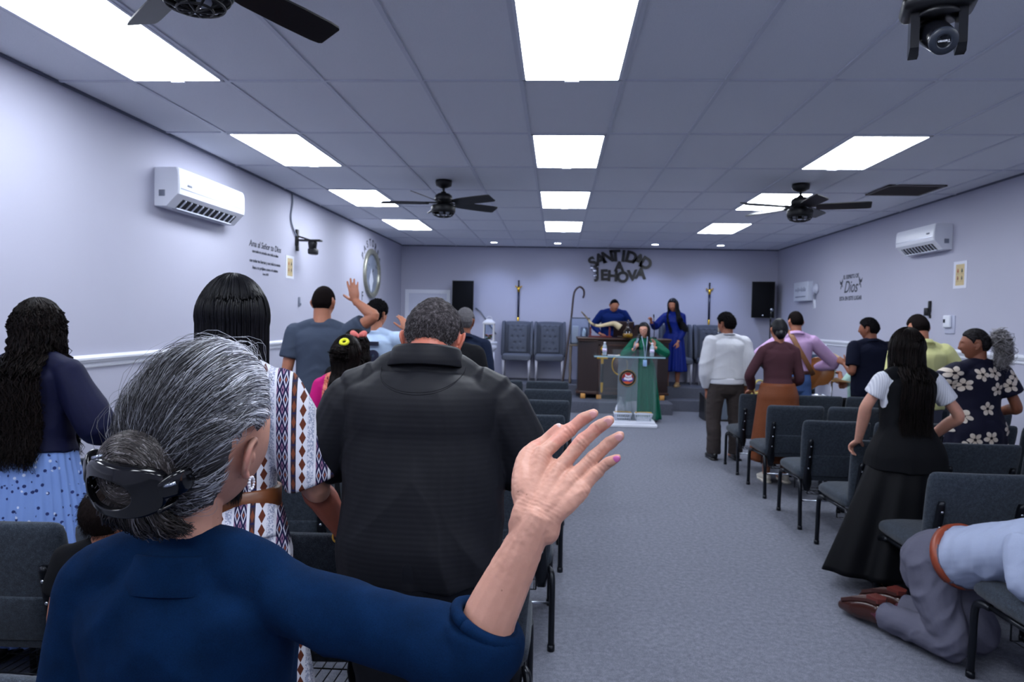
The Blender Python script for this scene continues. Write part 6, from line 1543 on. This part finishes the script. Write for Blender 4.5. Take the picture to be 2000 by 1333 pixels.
# ---- right block -------------------------------------------------------------
def whitejacket():
    p = Person('man in light grey bomber jacket standing by the aisle', (1.985, 8.40, 0), .10, 1.715, 'm', 1.02, 1.02, 'brown', (.55, 0, 0), L=dict(w=(1.78, 8.46, .80), pole=(-.6, -.6, 0), d=(0, .1, -1), n=(-1, .1, 0), curl=.5), stance=.13)
    p.body(); m = cloth('grey_bomber', (196, 198, 206), .05, .6, 500); sh = p.top('jacket', m, .93, .030, 1.86, 1.02, .010, 52, .007, 9, .028, .042, puff=.012, sc=(6, 6, 9))
    p.collar(m, .066, .034, .006, .2, parent=sh, name='ribbed_collar'); w, d, y = p.wd(.93*p.s); g = G(); a = np.arange(40)*2*PI/40
    g.rings([np.stack([np.cos(a)*(w+q), np.sin(a)*(d+q)+y, np.full(40, z*p.s)], 1) for q, z in ((.03, .955), (.032, .94), (.026, .90), (.024, .885))], True, True); build(g, 'hem_band', plain('white_hem', (214, 216, 226), .7), sh)
    p.trousers(cloth('dark_taupe_trousers', (58, 52, 52), .12), 1.0, .016, .009, wide=.012); p.shoes(L_SHOE, L_SOLE)
    hr = p.cap(H_SHORT, .024, .055, .0, -.058, .008, 90, 3); p.stubble(H_SHORT, 1800, .022, .0012, .018, .055, 0, -.058, parent=hr, flow=(0, -.1, -.1))
def brownwoman():
    p = Person('woman in plum knit top and long brown skirt with low bun', (2.240, 7.300, 0), .02, 1.66, 'f', 1.0, 1.0, 'tan', (0, -.05, .05),
               L=dict(w=(2.035, 7.485, 0.913), pole=(-0.718, -0.615, -0.041), d=(-.25, .8, -.5), n=(-.1, .5, .9), curl=.5), R=dict(w=(2.379, 7.546, 0.964), e=(2.456, 7.300, 1.046), d=(-.4, .9, 0), n=(.3, .2, .9)), stance=.09)
    p.body(); p.top('knit_top', cloth('plum_knit', (72, 44, 52), .1, .85, 500), .985, .008, 1.9, .74, .003, 61, .006, 9, .009)
    p.skirt(cloth('brown_satin_skirt', (112, 62, 38), .08, .45, 300), 1.03, .22, .024, .27, .22, 5, .010); p.shoes(plain('cream_leather', (206, 200, 190), .5), plain('cream_sole', (190, 184, 176), .6), low=True)
    p.cap(hairmat('hair_sleek', (12, 12, 15), (26, 27, 32), .5, .12), .012, .068, .0, -.065, .001)
    c = xf(p.HM, A(-.012, -.105, -.045)[None]*p.hs)[0]; g = G(); g.ell((0, 0, 0), (.052, .036, .050), None, 24, 18); V = g.V(); V = V*(1+.10*vn(V*60, 2))[:, None]; g2 = G(); g2.add(V+c, g.f); build(g2, 'hair_bun', H_BLACK, p.root)
    ringpart(p, 'wristwatch', p.arm['L']['W']-nrm(p.arm['L']['W']-p.arm['L']['E'])*.02, p.arm['L']['W']-p.arm['L']['E'], .027, .006, GOLDW)
def guitarist():
    p = Person('man in lilac shirt and blue jeans playing an acoustic guitar', (2.885, 8.75, 0), -.10, 1.755, 'm', 1.0, .98, 'tan', (.20, 0, 0),
               R=dict(w=(3.16, 8.98, 1.06), e=(3.355, 8.78, 1.14), d=(-.6, .6, -.3), n=(.3, .8, .3)), L=dict(w=(2.62, 9.05, 1.22), pole=(-.8, -.4, -.4), d=(.3, .8, .3), n=(-.6, .4, .3), curl=.8), stance=.13)
    p.body(); sh = p.top('shirt', cloth('lilac_shirt', (196, 162, 204), .06, .75), 1.0, .016, 1.82, .92, .007, 71, .006, 9, .018); p.collar(sh.data.materials[0], parent=sh)
    p.trousers(cloth('blue_jeans', (82, 112, 168), .14, .85), 1.0, .012, .006); p.shoes(L_SHOE, L_SOLE); w, d, y = p.wd(1.0*p.s); g = G(); a = np.arange(40)*2*PI/40
    g.rings([np.stack([np.cos(a)*(w+q), np.sin(a)*(d+q)+y, np.full(40, z*p.s)], 1) for q, z in ((.012, .97), (.021, .972), (.021, 1.005), (.012, 1.008))], False, False); build(g, 'belt', plain('brown_belt', (74, 40, 34), .4), p.root)
    hr = p.cap(H_CROP, lambda d: .003+.015*np.clip(d[:, 2]*1.2+.1, 0, 1), .06, .016, -.04, .002); p.stubble(H_CROP, 2200, .009, .0008, .01, .06, .016, -.04, parent=hr)
    # strap over the left shoulder down to the right hip
    st = thing('guitar', 'tan acoustic guitar with brown strap held by the man in lilac', 'guitar', tuple(p.loc), p.rz)
    q = [(.02, .13, 1.36), (-.06, .06, 1.47), (-.085, -.03, 1.475), (-.06, -.115, 1.40), (.0, -.155, 1.28), (.09, -.155, 1.13), (.17, -.10, 1.01), (.23, .05, .96)]
    g = G(); g.limb(np.array(q)*A(1, 1.02, p.s), np.array([(.028, .0025)]*8), np.array([(.6, -.1, .6), (1, .2, .2), (1, .3, .1), (.9, 0, .5), (.85, 0, .55), (.8, 0, .6), (.7, -.3, .6), (.6, -.5, .6)]), 10, 6, (0, 0), pw=5); build(g, 'strap', plain('tan_strap', (128, 84, 52), .5, bump=(60, .2)), st)
    wd_ = m_wood('guitar_wood', (168, 108, 58), (140, 84, 44), 5, .25)
    Mg = tr(.29, .235, 1.005)@rotz(-.42)@roty(-.42)
    out = []
    for a in np.arange(64)*2*PI/64:
        x = .245*math.cos(a); z = .20*math.sin(a)*(1-.10*math.cos(a))*(1-.20*math.exp(-((x+.02)/.07)**2)); out.append((x, z))
    g = G(); R = [[(x*q, dy, z*q) for x, z in out] for q, dy in ((.97, -.055), (1, -.05), (1, .045), (.97, .05))]; g.rings(R, M=Mg); bd = build(g, 'body', wd_, st, True, angle=40)
    g = G(); g.lathe([(.001, 0), (.052, 0), (.052, .002), (.001, .002)], 28, M=Mg@tr(-.06, .0515, 0)@rotx(-PI/2)); build(g, 'sound_hole', M_BLACK, bd)
    g = G(); g.rbox((.46, .03, .05), (-.46, .045, 0), .01, 2, 0, Mg); nk = build(g, 'neck', wd_, st); g = G(); g.rbox((.15, .018, .075), (-.75, .05, 0), .006, 2, 0, Mg); build(g, 'headstock', wd_, nk)
    g = G(); g.rbox((.02, .012, .12), (.09, .056, 0), .003, 1, 0, Mg); build(g, 'bridge', plain('rosewood', (44, 28, 24), .4), st)
    g = G()
    for k in range(6): g.sweep(xf(Mg, A((.09, .064, -.02+k*.008), (-.72, .066, -.016+k*.0064))), .0012, 5)
    build(g, 'strings', M_STEEL, st)
def navyman():
    p = Person('man in navy polo shirt holding a wooden guitar neck', (3.608, 8.387, 0), .12, 1.69, 'm', 1.12, 1.10, 'brown', (.75, 0, 0),
               L=dict(w=(3.392, 8.546, 1.146), e=(3.376, 8.292, 1.072), d=(-.5, .6, .5), n=(-.6, -.5, .3), curl=.8), R=dict(w=(3.82, 8.65, .97), pole=(.8, -.5, -.2), d=(-.6, .6, -.2), n=(.3, .8, .3)))
    p.body(); sh = p.top('polo_shirt', C_NAVY, .80, .016, .75, .96, .006, 81, .006, 9, .018); p.collar(C_NAVY, .07, .03, .03, parent=sh); p.trousers(C_DKTROUS); p.shoes(L_SHOE, L_SOLE); hr = p.cap(H_SHORT, .018, .058, .0, -.058, .004); p.stubble(H_SHORT, 2000, .014, .0010, .014, .058, 0, -.058, parent=hr)
    t = thing('bass_guitar', 'bass guitar with pale wooden neck held by the man in navy', 'guitar', tuple(p.loc), p.rz)
    Mg = np.eye(4); a0 = p.loc_of((3.35, 9.02, 1.275)); a1 = p.loc_of((3.82, 8.735, .99)); ex = nrm(a1-a0); ez = nrm(np.cross(ex, (0, 1, 0))); ey = np.cross(ez, ex); Mg[:3, 0] = ex; Mg[:3, 1] = ey; Mg[:3, 2] = ez; Mg[:3, 3] = a0
    pw_ = plain('maple', (206, 174, 132), .35); g = G(); g.rbox((.62, .022, .045), (.31, 0, 0), .009, 3, 0, Mg); build(g, 'neck', pw_, t)
    g = G(); g.rbox((.17, .018, .075), (-.08, 0, .01), .01, 2, 0, Mg); hd = build(g, 'headstock', pw_, t)
    for k in range(4):
        g = G(); g.sweep(xf(Mg, A((-.14+k*.035, 0, .03), (-.14+k*.035, 0, .065))), .007, 8, caps=(1, 1)); build(g, 'tuning_peg', M_STEEL, hd)
    out = [(.80+.20*math.cos(a)*(1+.15*math.cos(2*a)), .16*math.sin(a)*(1-.18*math.cos(a))) for a in np.arange(48)*2*PI/48]
    g = G(); g.rings([[(x, dy, z) for x, z in out] for dy in (-.02, .02)], M=Mg); build(g, 'body', plain('bass_dark', (30, 22, 24), .2), t, True, angle=40)
    g = G()
    for k in range(4): g.sweep(xf(Mg, A((-.06, .013, -.012+k*.008), (.85, .026, -.015+k*.010))), .0013, 5)
    build(g, 'strings', M_STEEL, t)
def yellowman():
    p = Person('man in pale yellow shirt with bowed head', (3.170, 6.380, 0), .0, 1.725, 'm', 1.06, 1.06, 'tan', (.10, -.28, 0), R=dict(w=(3.463, 6.583, 1.013), pole=(0.608, -0.709, -0.020)))
    p.body(); sh = p.top('shirt', cloth('pale_yellow_shirt', (216, 216, 152), .05, .7), .88, .016, 1.0, .94, .009, 91, .006, 9, .022, sc=(8, 8, 6)); p.collar(sh.data.materials[0], parent=sh)
    p.trousers(cloth('grey_trousers', (84, 88, 104))); p.shoes(L_SHOE, L_SOLE); hr = p.cap(H_CROP, lambda d: .003+.010*np.clip(d[:, 2]*1.2+.25, 0, 1), .06, .014, -.055, .001); p.stubble(H_CROP, 2200, .007, .0007, .006, .06, .014, -.055, parent=hr)
def vestwoman():
    p = Person('woman with long dark hair in black vest over white ribbed shirt', (2.138, 4.440, 0), .02, 1.59, 'f', 1.02, 1.02, 'fair', (0, -.08, .03),
               L=dict(w=(1.933, 4.614, 0.877), e=(1.915, 4.471, 1.113), d=(-.15, .75, -.6), n=(-.3, .5, .8), curl=.6), R=dict(w=(2.364, 4.635, 0.882), e=(2.435, 4.419, 1.072), d=(-.1, .9, -.4), n=(.2, .4, .9), curl=.5))
    p.body(voxel=.0042); m = MT('white_ribbed', (214, 216, 224), .85, 0, .2); x, y, z = m.xyz(); a = (x*500).sin(); m.col(m.mix(a*.5+.5, (196, 198, 210), (222, 224, 232))); m.bump(a, .4, .001)
    p.top('ribbed_shirt', m.m, 1.15, .008, .56, .7, .003, 3, .006, 4, .017)
    vm = cloth('black_vest', (14, 15, 19), .2, .85, 400); p.top('vest', vm, .80, .018, 0, .92, .006, 33, .006, 9, flare=.055, sc=(8, 8, 5))
    p.skirt(C_BLACKS, .92, .115, .02, .38, .25, 5, .030, yb=-.02, skew=(-.10, 0)); p.shoes(L_SHOE, low=True)
    p.cap(H_DARK, .018, .07, .0, -.08, .001); p.long(H_DARK, .50, 1700, .0026, (45, 315), .004, .024, 9, out=.028, rnd=.02, narrow=1.05)
def floralwoman():
    p = Person('woman in navy floral dress with grey curly ponytail, looking left', (3.111, 5.420, 0), .10, 1.60, 'f', 1.16, 1.16, 'brown', (1.05, -.02, 0),
               L=dict(w=(3.054, 5.691, 1.120), e=(2.882, 5.524, 1.162), pole=(-0.834, -0.208, -0.589), d=(.6, .6, .3), n=(-.2, .3, .9)), R=dict(w=(3.377, 5.649, 0.953), e=(3.387, 5.399, 1.026), d=(-.3, .9, 0), n=(.5, 0, .8)))
    p.body(face=True, voxel=.0036, it=2)
    m = MT('navy_floral', (20, 21, 42), .75, 0, .2); sep = m.n('ShaderNodeSeparateXYZ'); m.L(m.co(), sep.inputs[0]); cb = m.n('ShaderNodeCombineXYZ'); m.L(sep.outputs[0], cb.inputs[0]); m.L(sep.outputs[2], cb.inputs[1])
    sc = m.n('ShaderNodeVectorMath'); sc.operation = 'SCALE'; sc.inputs['Scale'].default_value = 6.4; m.L(cb.outputs[0], sc.inputs[0])
    vo = m.n('ShaderNodeTexVoronoi'); vo.voronoi_dimensions = '2D'; vo.inputs['Scale'].default_value = 1.; vo.inputs['Randomness'].default_value = .75; m.L(sc.outputs[0], vo.inputs['Vector'])
    sb = m.n('ShaderNodeVectorMath'); sb.operation = 'SUBTRACT'; m.L(sc.outputs[0], sb.inputs[0]); m.L(vo.outputs['Position'], sb.inputs[1]); s2 = m.n('ShaderNodeSeparateXYZ'); m.L(sb.outputs[0], s2.inputs[0])
    dx, dz = NX(m.nt, s2.outputs[0]), NX(m.nt, s2.outputs[1]); th = dx.op('ARCTAN2', dz); rr = (dx*dx+dz*dz).op('SQRT'); rc = NX(m.nt, vo.outputs['Color'])
    pet = (th*2.5+rc*6).op('COSINE').ab(); fl = rr < (pet*.17+.16); core = (rr < .07).mx((pet < .22)*(rr < .24))
    m.col(m.mix(core, m.mix(fl, (18, 19, 40), m.mix(rr*3, (196, 178, 160), (214, 204, 194))), (30, 24, 34))); m.bump(m.noise(420, 2), .2, .0008)
    p.top('dress', m.m, .88, .014, .62, .86, .005, 13, .006, 9, .022, None, puff=.02); p.skirt(m.m, 1.0, .42, .016, .25, .22, 6, .012, name='dress_skirt'); p.shoes(L_SHOE, low=True)
    hq = MT('hair_greying', (30, 28, 30), .7, 0, .08); hq.col(hq.ramp(hq.noise(120, 3, .6, (.4, .4, 1.6)), [(.42, (17, 15, 16)), (.85, (62, 60, 64))])); p.cap(hq.m, .010, .066, .008, -.055, .001)
    c = A(0, -.112, .055); n = 900; rs = np.random.RandomState(4); Q = np.zeros((n, 16, 3)); u = rs.randn(n, 3)*A(.035, .02, .03)
    ph = rs.rand(n)*6.3
    for k in range(16):
        w = k/15; Q[:, k] = c+u*min(1, w*2.4)+np.stack([.010*np.sin(w*24+ph), -.075*np.sin(w*1.9)*(.5+rs.rand(n))+.010*np.cos(w*22+ph)+0*ph, .03*np.sin(w*3)-.20*w*w+.008*np.sin(w*26+ph*2)], 1)
    strand_obj('ponytail', xf(p.HM, Q.reshape(-1, 3)*p.hs).reshape(Q.shape), .0016, hairmat('hair_grey_curl', (70, 68, 70), (190, 186, 190), .5, .4), p.root, .0008, 3, 'stuff')
def drummer():
    p = Person('drummer in mint green shirt seated behind the navy shirt man', (3.98, 9.55, -.36), .9, 1.70, 'm', 1., 1., 'tan', (0, -.1, 0),
               L=dict(w=(3.71, 9.50, .98), pole=(-.5, -.6, -.5), d=(-.9, -.2, .1), n=(0, 0, 1), curl=.9), R=dict(w=(3.72, 9.66, .86), pole=(.2, -.8, -.5), d=(-.9, 0, .1), n=(0, 0, 1), curl=.9))
    for nm, sd in (('L', -1), ('R', 1)): p.leg[nm] = [A(sd*.09, -.02, .89), A(sd*.13, .2, .90), A(sd*.15, .44, .86), A(sd*.15, .43, .62), A(sd*.15, .42, .445)]
    p.body(); p.top('shirt', cloth('mint_shirt', (170, 206, 196), .05, .75), .86, .016, .8, .92); p.trousers(C_BLACK, hem=.445/1.0, waist=.98); hr = p.cap(H_SHORT, .016, .06, 0, -.06, .003)
    for nm in 'LR':
        ft = p.leg[nm][-1]; g = G(); g.limb([ft+A(0, -.05, -.045), ft+A(0, .03, -.04), ft+A(0, .12, -.05), ft+A(0, .18, -.058)], np.array([(.034, .04), (.038, .042), (.042, .026), (.03, .018)]), (1, 0, 0), 14, 4); build(g, 'shoe', L_SHOE, p.root)
    for w_ in (p.arm['L'], p.arm['R']):
        pass
    t = thing('drum_stool', 'round black drum stool under the drummer', 'stool', (4.0, 9.53, 0)); g = G(); g.lathe([(.001, .40), (.15, .40), (.165, .42), (.165, .45), (.15, .465), (.001, .465)], 24); build(g, 'seat', M_BLACK, t)
    for k in range(3):
        a = 2*PI*k/3; g = G(); g.sweep([(0, 0, .38), (.2*math.cos(a), .2*math.sin(a), .008)], .012, 8); build(g, 'leg', M_STEEL, t)

# ---- on and before the stage --------------------------------------------------
def blueman():
    p = Person('man in royal blue sweater leaning over the dark desk', (1.02, 13.42, ST), PI, 1.73, 'm', 1.16, 1.16, 'tan', (.10, -.42, 0), lean=.62,
               L=dict(w=(1.27, 13.17, 1.345), pole=(-.6, -.6, -.5), d=(-.5, -.8, -.1), n=(0, 0, 1)), R=dict(w=(.79, 13.17, 1.345), pole=(.6, -.6, -.5), d=(.5, -.8, -.1), n=(0, 0, 1)), voxel=.0042)
    p.body(face=True, it=2); m = cloth('royal_blue_sweater', (14, 38, 104), .12, .8); sh = p.top('sweater', m, .90, .014, 1.9, .94, .006); p.collar(m, .066, .012, .004, .2, name='neckband', parent=sh); p.trousers(C_DKTROUS); p.shoes(L_SHOE, L_SOLE)
    p.cap(H_SHORT, lambda d: .008+.0*d[:, 2], .104, .02, -.06, .001)
def bluewoman():
    p = Person('woman in royal blue dress with long dark hair standing on stage', (2.13, 13.20, ST), PI-.40, 1.625, 'f', 1.06, 1.06, 'tan', (-.15, -.16, .05),
               R=dict(w=(1.70, 13.02, 1.585), pole=(.3, -.5, -.8), d=(-.2, -.2, .95), n=(.6, .5, 0), curl=.9), L=dict(w=(2.20, 13.06, 1.225), e=(2.30, 13.14, 1.44), d=(-.05, -.1, -1), n=(.4, -.8, 0), curl=.4), voxel=.0042)
    p.body(face=True, it=2); m = cloth('royal_blue_dress', (14, 34, 118), .12, .5, 300); p.top('dress', m, .95, .012, 1.88, .78, .006, 3, .006, 9, .016, .034, puff=.008); p.skirt(m, 1.02, .30, .014, .27, .24, 9, .02, name='dress_skirt')
    p.shoes(plain('gold_leather', (206, 172, 120), .35, .4), plain('tan_sole', (170, 130, 90), .6), low=True)
    p.cap(H_BLACK, .016, .07, 0, -.08, .001); p.long(H_BLACK, .50, 1100, .0034, (75, 290), .003, .022, 3, out=.03, rnd=.03, sway=(-.10, .0), narrow=1.05); p.long(H_BLACK, .46, 420, .0040, (58, 112), .004, .024, 4, name='hair_lock', out=.03, rnd=.05, sway=(-.15, .0), narrow=1.35)
    ringpart(p, 'bracelet', p.arm['L']['W'], p.arm['L']['W']-p.arm['L']['E'], .026, .005, M_STEEL)
def greenwoman():
    p = Person('woman in green dress and glasses speaking into a microphone', (1.385, 11.38, 0), PI-.12, 1.575, 'f', 1.02, 1.02, 'fair', (-.18, -.06, .04),
               R=dict(w=(1.215, 11.20, 1.165), pole=(.7, -.5, -.6), d=(.3, -.5, .75), n=(-.5, -.7, .1), curl=1.0), L=dict(w=(1.52, 11.20, 1.20), pole=(-.8, -.4, -.5), d=(-.05, -.2, .95), n=(.5, .6, .1), curl=.35), voxel=.004)
    p.body(face=True, it=2); m = cloth('emerald_dress', (8, 88, 66), .12, .6, 400); p.top('dress', m, .95, .014, 1.85, .82, .006, 3, .006, 9, .020, .040, puff=.014); p.skirt(m, 1.02, .05, .014, .30, .26, 12, .03, name='dress_skirt'); p.shoes(L_SHOE, low=True)
    p.cap(H_BLACK, .014, .072, 0, -.08, .001); p.long(H_BLACK, .50, 900, .0026, (75, 285), .003, .02, 3, out=.02, rnd=.02); p.long(H_BLACK, .52, 340, .0036, (60, 95), .002, .022, 4, name='hair_lock', rnd=.03, narrow=1.1); p.long(H_BLACK, .40, 240, .0034, (265, 300), .002, .022, 5, name='hair_lock', rnd=.03, narrow=1.1)
    g = G()
    for sx in (-1, 1):
        a = np.linspace(0, 2*PI, 25); g.sweep(xf(p.HM, np.stack([sx*.033+.024*np.cos(a), np.full(25, .103), .0+.021*np.sin(a)], 1)*p.hs), .0022, 6); g.sweep(xf(p.HM, A((sx*.057, .100, .004), (sx*.078, .02, .006))*p.hs), .002, 6)
    g.sweep(xf(p.HM, A((-.009, .108, .002), (.009, .108, .002))*p.hs), .002, 6); build(g, 'glasses', plain('dark_frames', (34, 28, 28), .3), p.root)
    g = G(); g.sweep(p.bend(A((-.05, .10, 1.36), (-.04, .155, 1.2), (-.02, .16, 1.0))), .005, 6); g.sweep(p.bend(A((.04, .10, 1.36), (.0, .155, 1.2), (-.02, .16, 1.0))), .005, 6); ly = build(g, 'lanyard', plain('pale_blue_ribbon', (170, 190, 220), .6), p.root)
    g = G(); g.rbox((.06, .006, .10), (-.02, .165, .94), .003, 1); build(g, 'badge_card', plain('badge_blue', (150, 190, 236), .4), ly)
    t = thing('microphone', 'grey handheld microphone held at the mouth of woman in green', 'microphone', (0, 0, 0)); c0 = np.array((1.215, 11.165, 1.20)); c1 = np.array((1.288, 11.215, 1.385)); ax = nrm(c1-c0)
    g = G(); g.sweep([c0-ax*.04, c1-ax*.05], [.013, .021], 14, caps=(1, 0)); build(g, 'handle', plain('mic_grey', (110, 122, 140), .35, .5), t); g = G(); g.ell(c1-ax*.01, A(.028, .028, .032)); g.sweep([c1-ax*.058, c1-ax*.03], [.022, .028], 14); build(g, 'grille', M_BLACK, t)

# ---- kneeling man -------------------------------------------------------------
def kneeler():
    O = np.array((1.99, 3.52, 0.)); t = thing('person', 'kneeling man in pale blue shirt and grey trousers bent over a chair', 'person', tuple(O)); f = nrm((.42, -.90, 0)); l = A(.90, .42, 0); U = A(0, 0, 1)
    Q = lambda a, b, c: a*f+b*l+c*U
    pel = Q(-.10, 0, .425); ch = Q(.22, 0, .585); shd = Q(.40, 0, .665); tg = G(); sk = G(); sg = G()
    legs = {}
    for sd, kn, an in ((-1, (1.905, 3.445), (1.735, 3.795)), (1, (2.085, 3.535), (1.900, 3.925))):
        hp = pel+Q(.0, sd*.085, -.01); k = A(kn[0], kn[1], .085)-O; a = A(an[0], an[1], .085)-O; legs[sd] = (hp, k, a)
        for g_, q in ((tg, .014), (sk, 0)):
            g_.limb([hp+U*.03, hp*.55+k*.45+Q(-.015, 0, 0), k+U*.06, k+U*.01], np.array([.098, .088, .068, .062])+q, None, 18, 6)
            e = a if g_ is sk else a*.93+k*.07
            g_.limb([k+U*.005, k*.6+a*.4+U*.015, e], np.array([.062, .064, .042 if g_ is sk else .058])+q*.6, None, 18, 6, (1, 0 if g_ is tg else 1))
        d = nrm(a-k); tip = a+d*.21-U*.045
        sk.limb([a, a+d*.08, tip], np.array([.036, .036, .024]), None, 12, 4)
        # shoe, sole up
        sh = G(); s2 = nrm(np.cross(d, U)); sh.limb([a-d*.0+U*.0, a+d*.07-U*.006, a+d*.15-U*.022, a+d*.235-U*.040], np.array([(.044, .058), (.046, .058), (.052, .050), (.034, .026)]), s2, 20, 5, pw=2.3); so = build(sh, 'shoe', plain('brown_shoe_leather', (56, 27, 22), .22, bump=(30, .1)), t)
        pl = [(-.035, .0), (-.036, .06), (-.046, .15), (-.036, .225), (0, .255), (.036, .225), (.046, .15), (.036, .06), (.035, .0), (0, -.02)]; sl = G()
        for h0, h1, q0 in ((.040, .056, 0),):
            B0 = [a+s2*x+d*y+U*(np.interp(y, [-.02, 0, .07, .15, .235, .26], [.052, .054, .048, .024, -.016, -.028])) for x, y in pl]; B1 = [v+U*.018 for v in B0]; n = len(pl); sl.add(np.array(B0+B1), [tuple(range(n))[::-1], tuple(range(n, 2*n))]+[(i, (i+1) % n, n+(i+1) % n, n+i) for i in range(n)])
        build(sl, 'sole', plain('shoe_sole', (60, 28, 24), .5), so, False)
        he = G(); B0 = [a+s2*x+d*y+U*.062 for x, y in ((-.034, -.01), (-.036, .06), (.036, .06), (.034, -.01), (0, -.03))]; he.add(np.array(B0+[v+U*.024 for v in B0]), [(4, 3, 2, 1, 0), (5, 6, 7, 8, 9)]+[(i, (i+1) % 5, 5+(i+1) % 5, 5+i) for i in range(5)]); build(he, 'heel', plain('heel_red', (96, 40, 34), .4), so, False)
        sc = G(); sc.limb([a*.97+k*.03, a+d*.02], .045, None, 14, 3); build(sc, 'sock', plain('maroon_sock', (76, 22, 44), .8), t)
    sp = [(pel+Q(-.06, 0, -.05), .155, .115), (pel+Q(-.02, 0, .02), .175, .135), (pel+Q(.07, 0, .06), .165, .130), (pel+Q(.16, 0, .09), .165, .125), (ch, .175, .125), (ch*.5+shd*.5, .18, .12), (shd, .165, .10), (shd+Q(.07, 0, .01), .09, .075)]
    sk.limb([v for v, _, _ in sp], np.array([(w, d) for _, w, d in sp])*.93, l, 26, 4)
    tg.limb([v for v, _, _ in sp[:3]]+[pel+Q(.105, 0, .075)], np.array([(w, d) for _, w, d in sp[:3]]+[(.172, .137)])+.012, l, 28, 5, (1, 0))
    sg.limb([pel+Q(.085, 0, .068)]+[v for v, _, _ in sp[3:]], np.array([(.172, .139)]+[(w+.014, d+.014) for _, w, d in sp[3:]]), l, 30, 5, (0, 1))
    hd = shd+Q(.27, 0, .02); sk.limb([shd, shd+Q(.1, 0, .01), hd-Q(.06, 0, 0)], np.array([.07, .058, .056]), None, 14, 4)
    for sd in (-1, 1):
        S = shd+Q(-.01, sd*.19, .0); E = S+Q(.06, sd*.06, -.125); Wp = E+Q(.16, -sd*.16, .012); rr = np.array([.062, .054, .046, .042, .030])
        for g_, q, u in ((sk, 0, 9), (sg, .014, 1.75)):
            P_, R_ = partial([S*.6+shd*.4, S, S*.5+E*.5, E, E*.4+Wp*.6, Wp], np.concatenate([[.07], rr]), 9 if g_ is sk else 4.6); g_.limb(P_, R_+q, None, 16, 5)
        add_hand(sk, Wp, nrm(Q(.7, -sd*.6, 0)), U, sd, 1.02, .3)
    Hm = np.eye(4); Hm[:3, 0] = -l; Hm[:3, 1] = nrm(f*.35-U*.93); Hm[:3, 2] = np.cross(Hm[:3, 0], Hm[:3, 1]); Hm[:3, 3] = hd; add_head(sk, Hm, 1.)
    build(sk, 'body', [SKIN['tan']], t, True, .005, 3)
    build(tg, 'trousers', cloth('slate_trousers', (92, 92, 108), .07, .8), t, True, .006, 4, folds(.014, (9, 9, 12), 9, 1.2))
    m = MT('sky_blue_shirt', (152, 162, 188), .7, 0, .2); m.col(m.mix(m.noise(400, 2), (146, 156, 182), (160, 170, 196))); m.bump(m.noise(500, 2), .15, .0008); build(sg, 'shirt', m.m, t, True, .006, 4, folds(.012, (15, 15, 8), 19, .9))
    bc = pel+Q(.092, 0, .070); ax = nrm(sp[3][0]-sp[1][0]); g = G(); n = 60; a = np.arange(n)*2*PI/n; u = l; v = np.cross(ax, u); R = [[bc+ax*h+u*math.cos(q)*(.183+e)+v*math.sin(q)*(.148+e) for q in a] for h, e in ((-.017, -.012), (-.017, .008), (.017, .008), (.017, -.012))]; g.rings(R, False, False); build(g, 'belt', plain('cognac_belt', (140, 62, 38), .4, bump=(50, .15)), t)
    P = Person.__new__(Person); P.HM, P.hs, P.root = Hm, 1., t; P.cap(H_CROP, .010, .06, .004, -.06, .002)

for fn in (hero, polo, whitedress, curly, child, greytee, bluetee, pinkgirl, bowgirl, greyman, blackman, whitejacket, brownwoman, guitarist, navyman, yellowman, vestwoman, floralwoman, drummer, blueman, bluewoman, greenwoman, kneeler):
    fn()
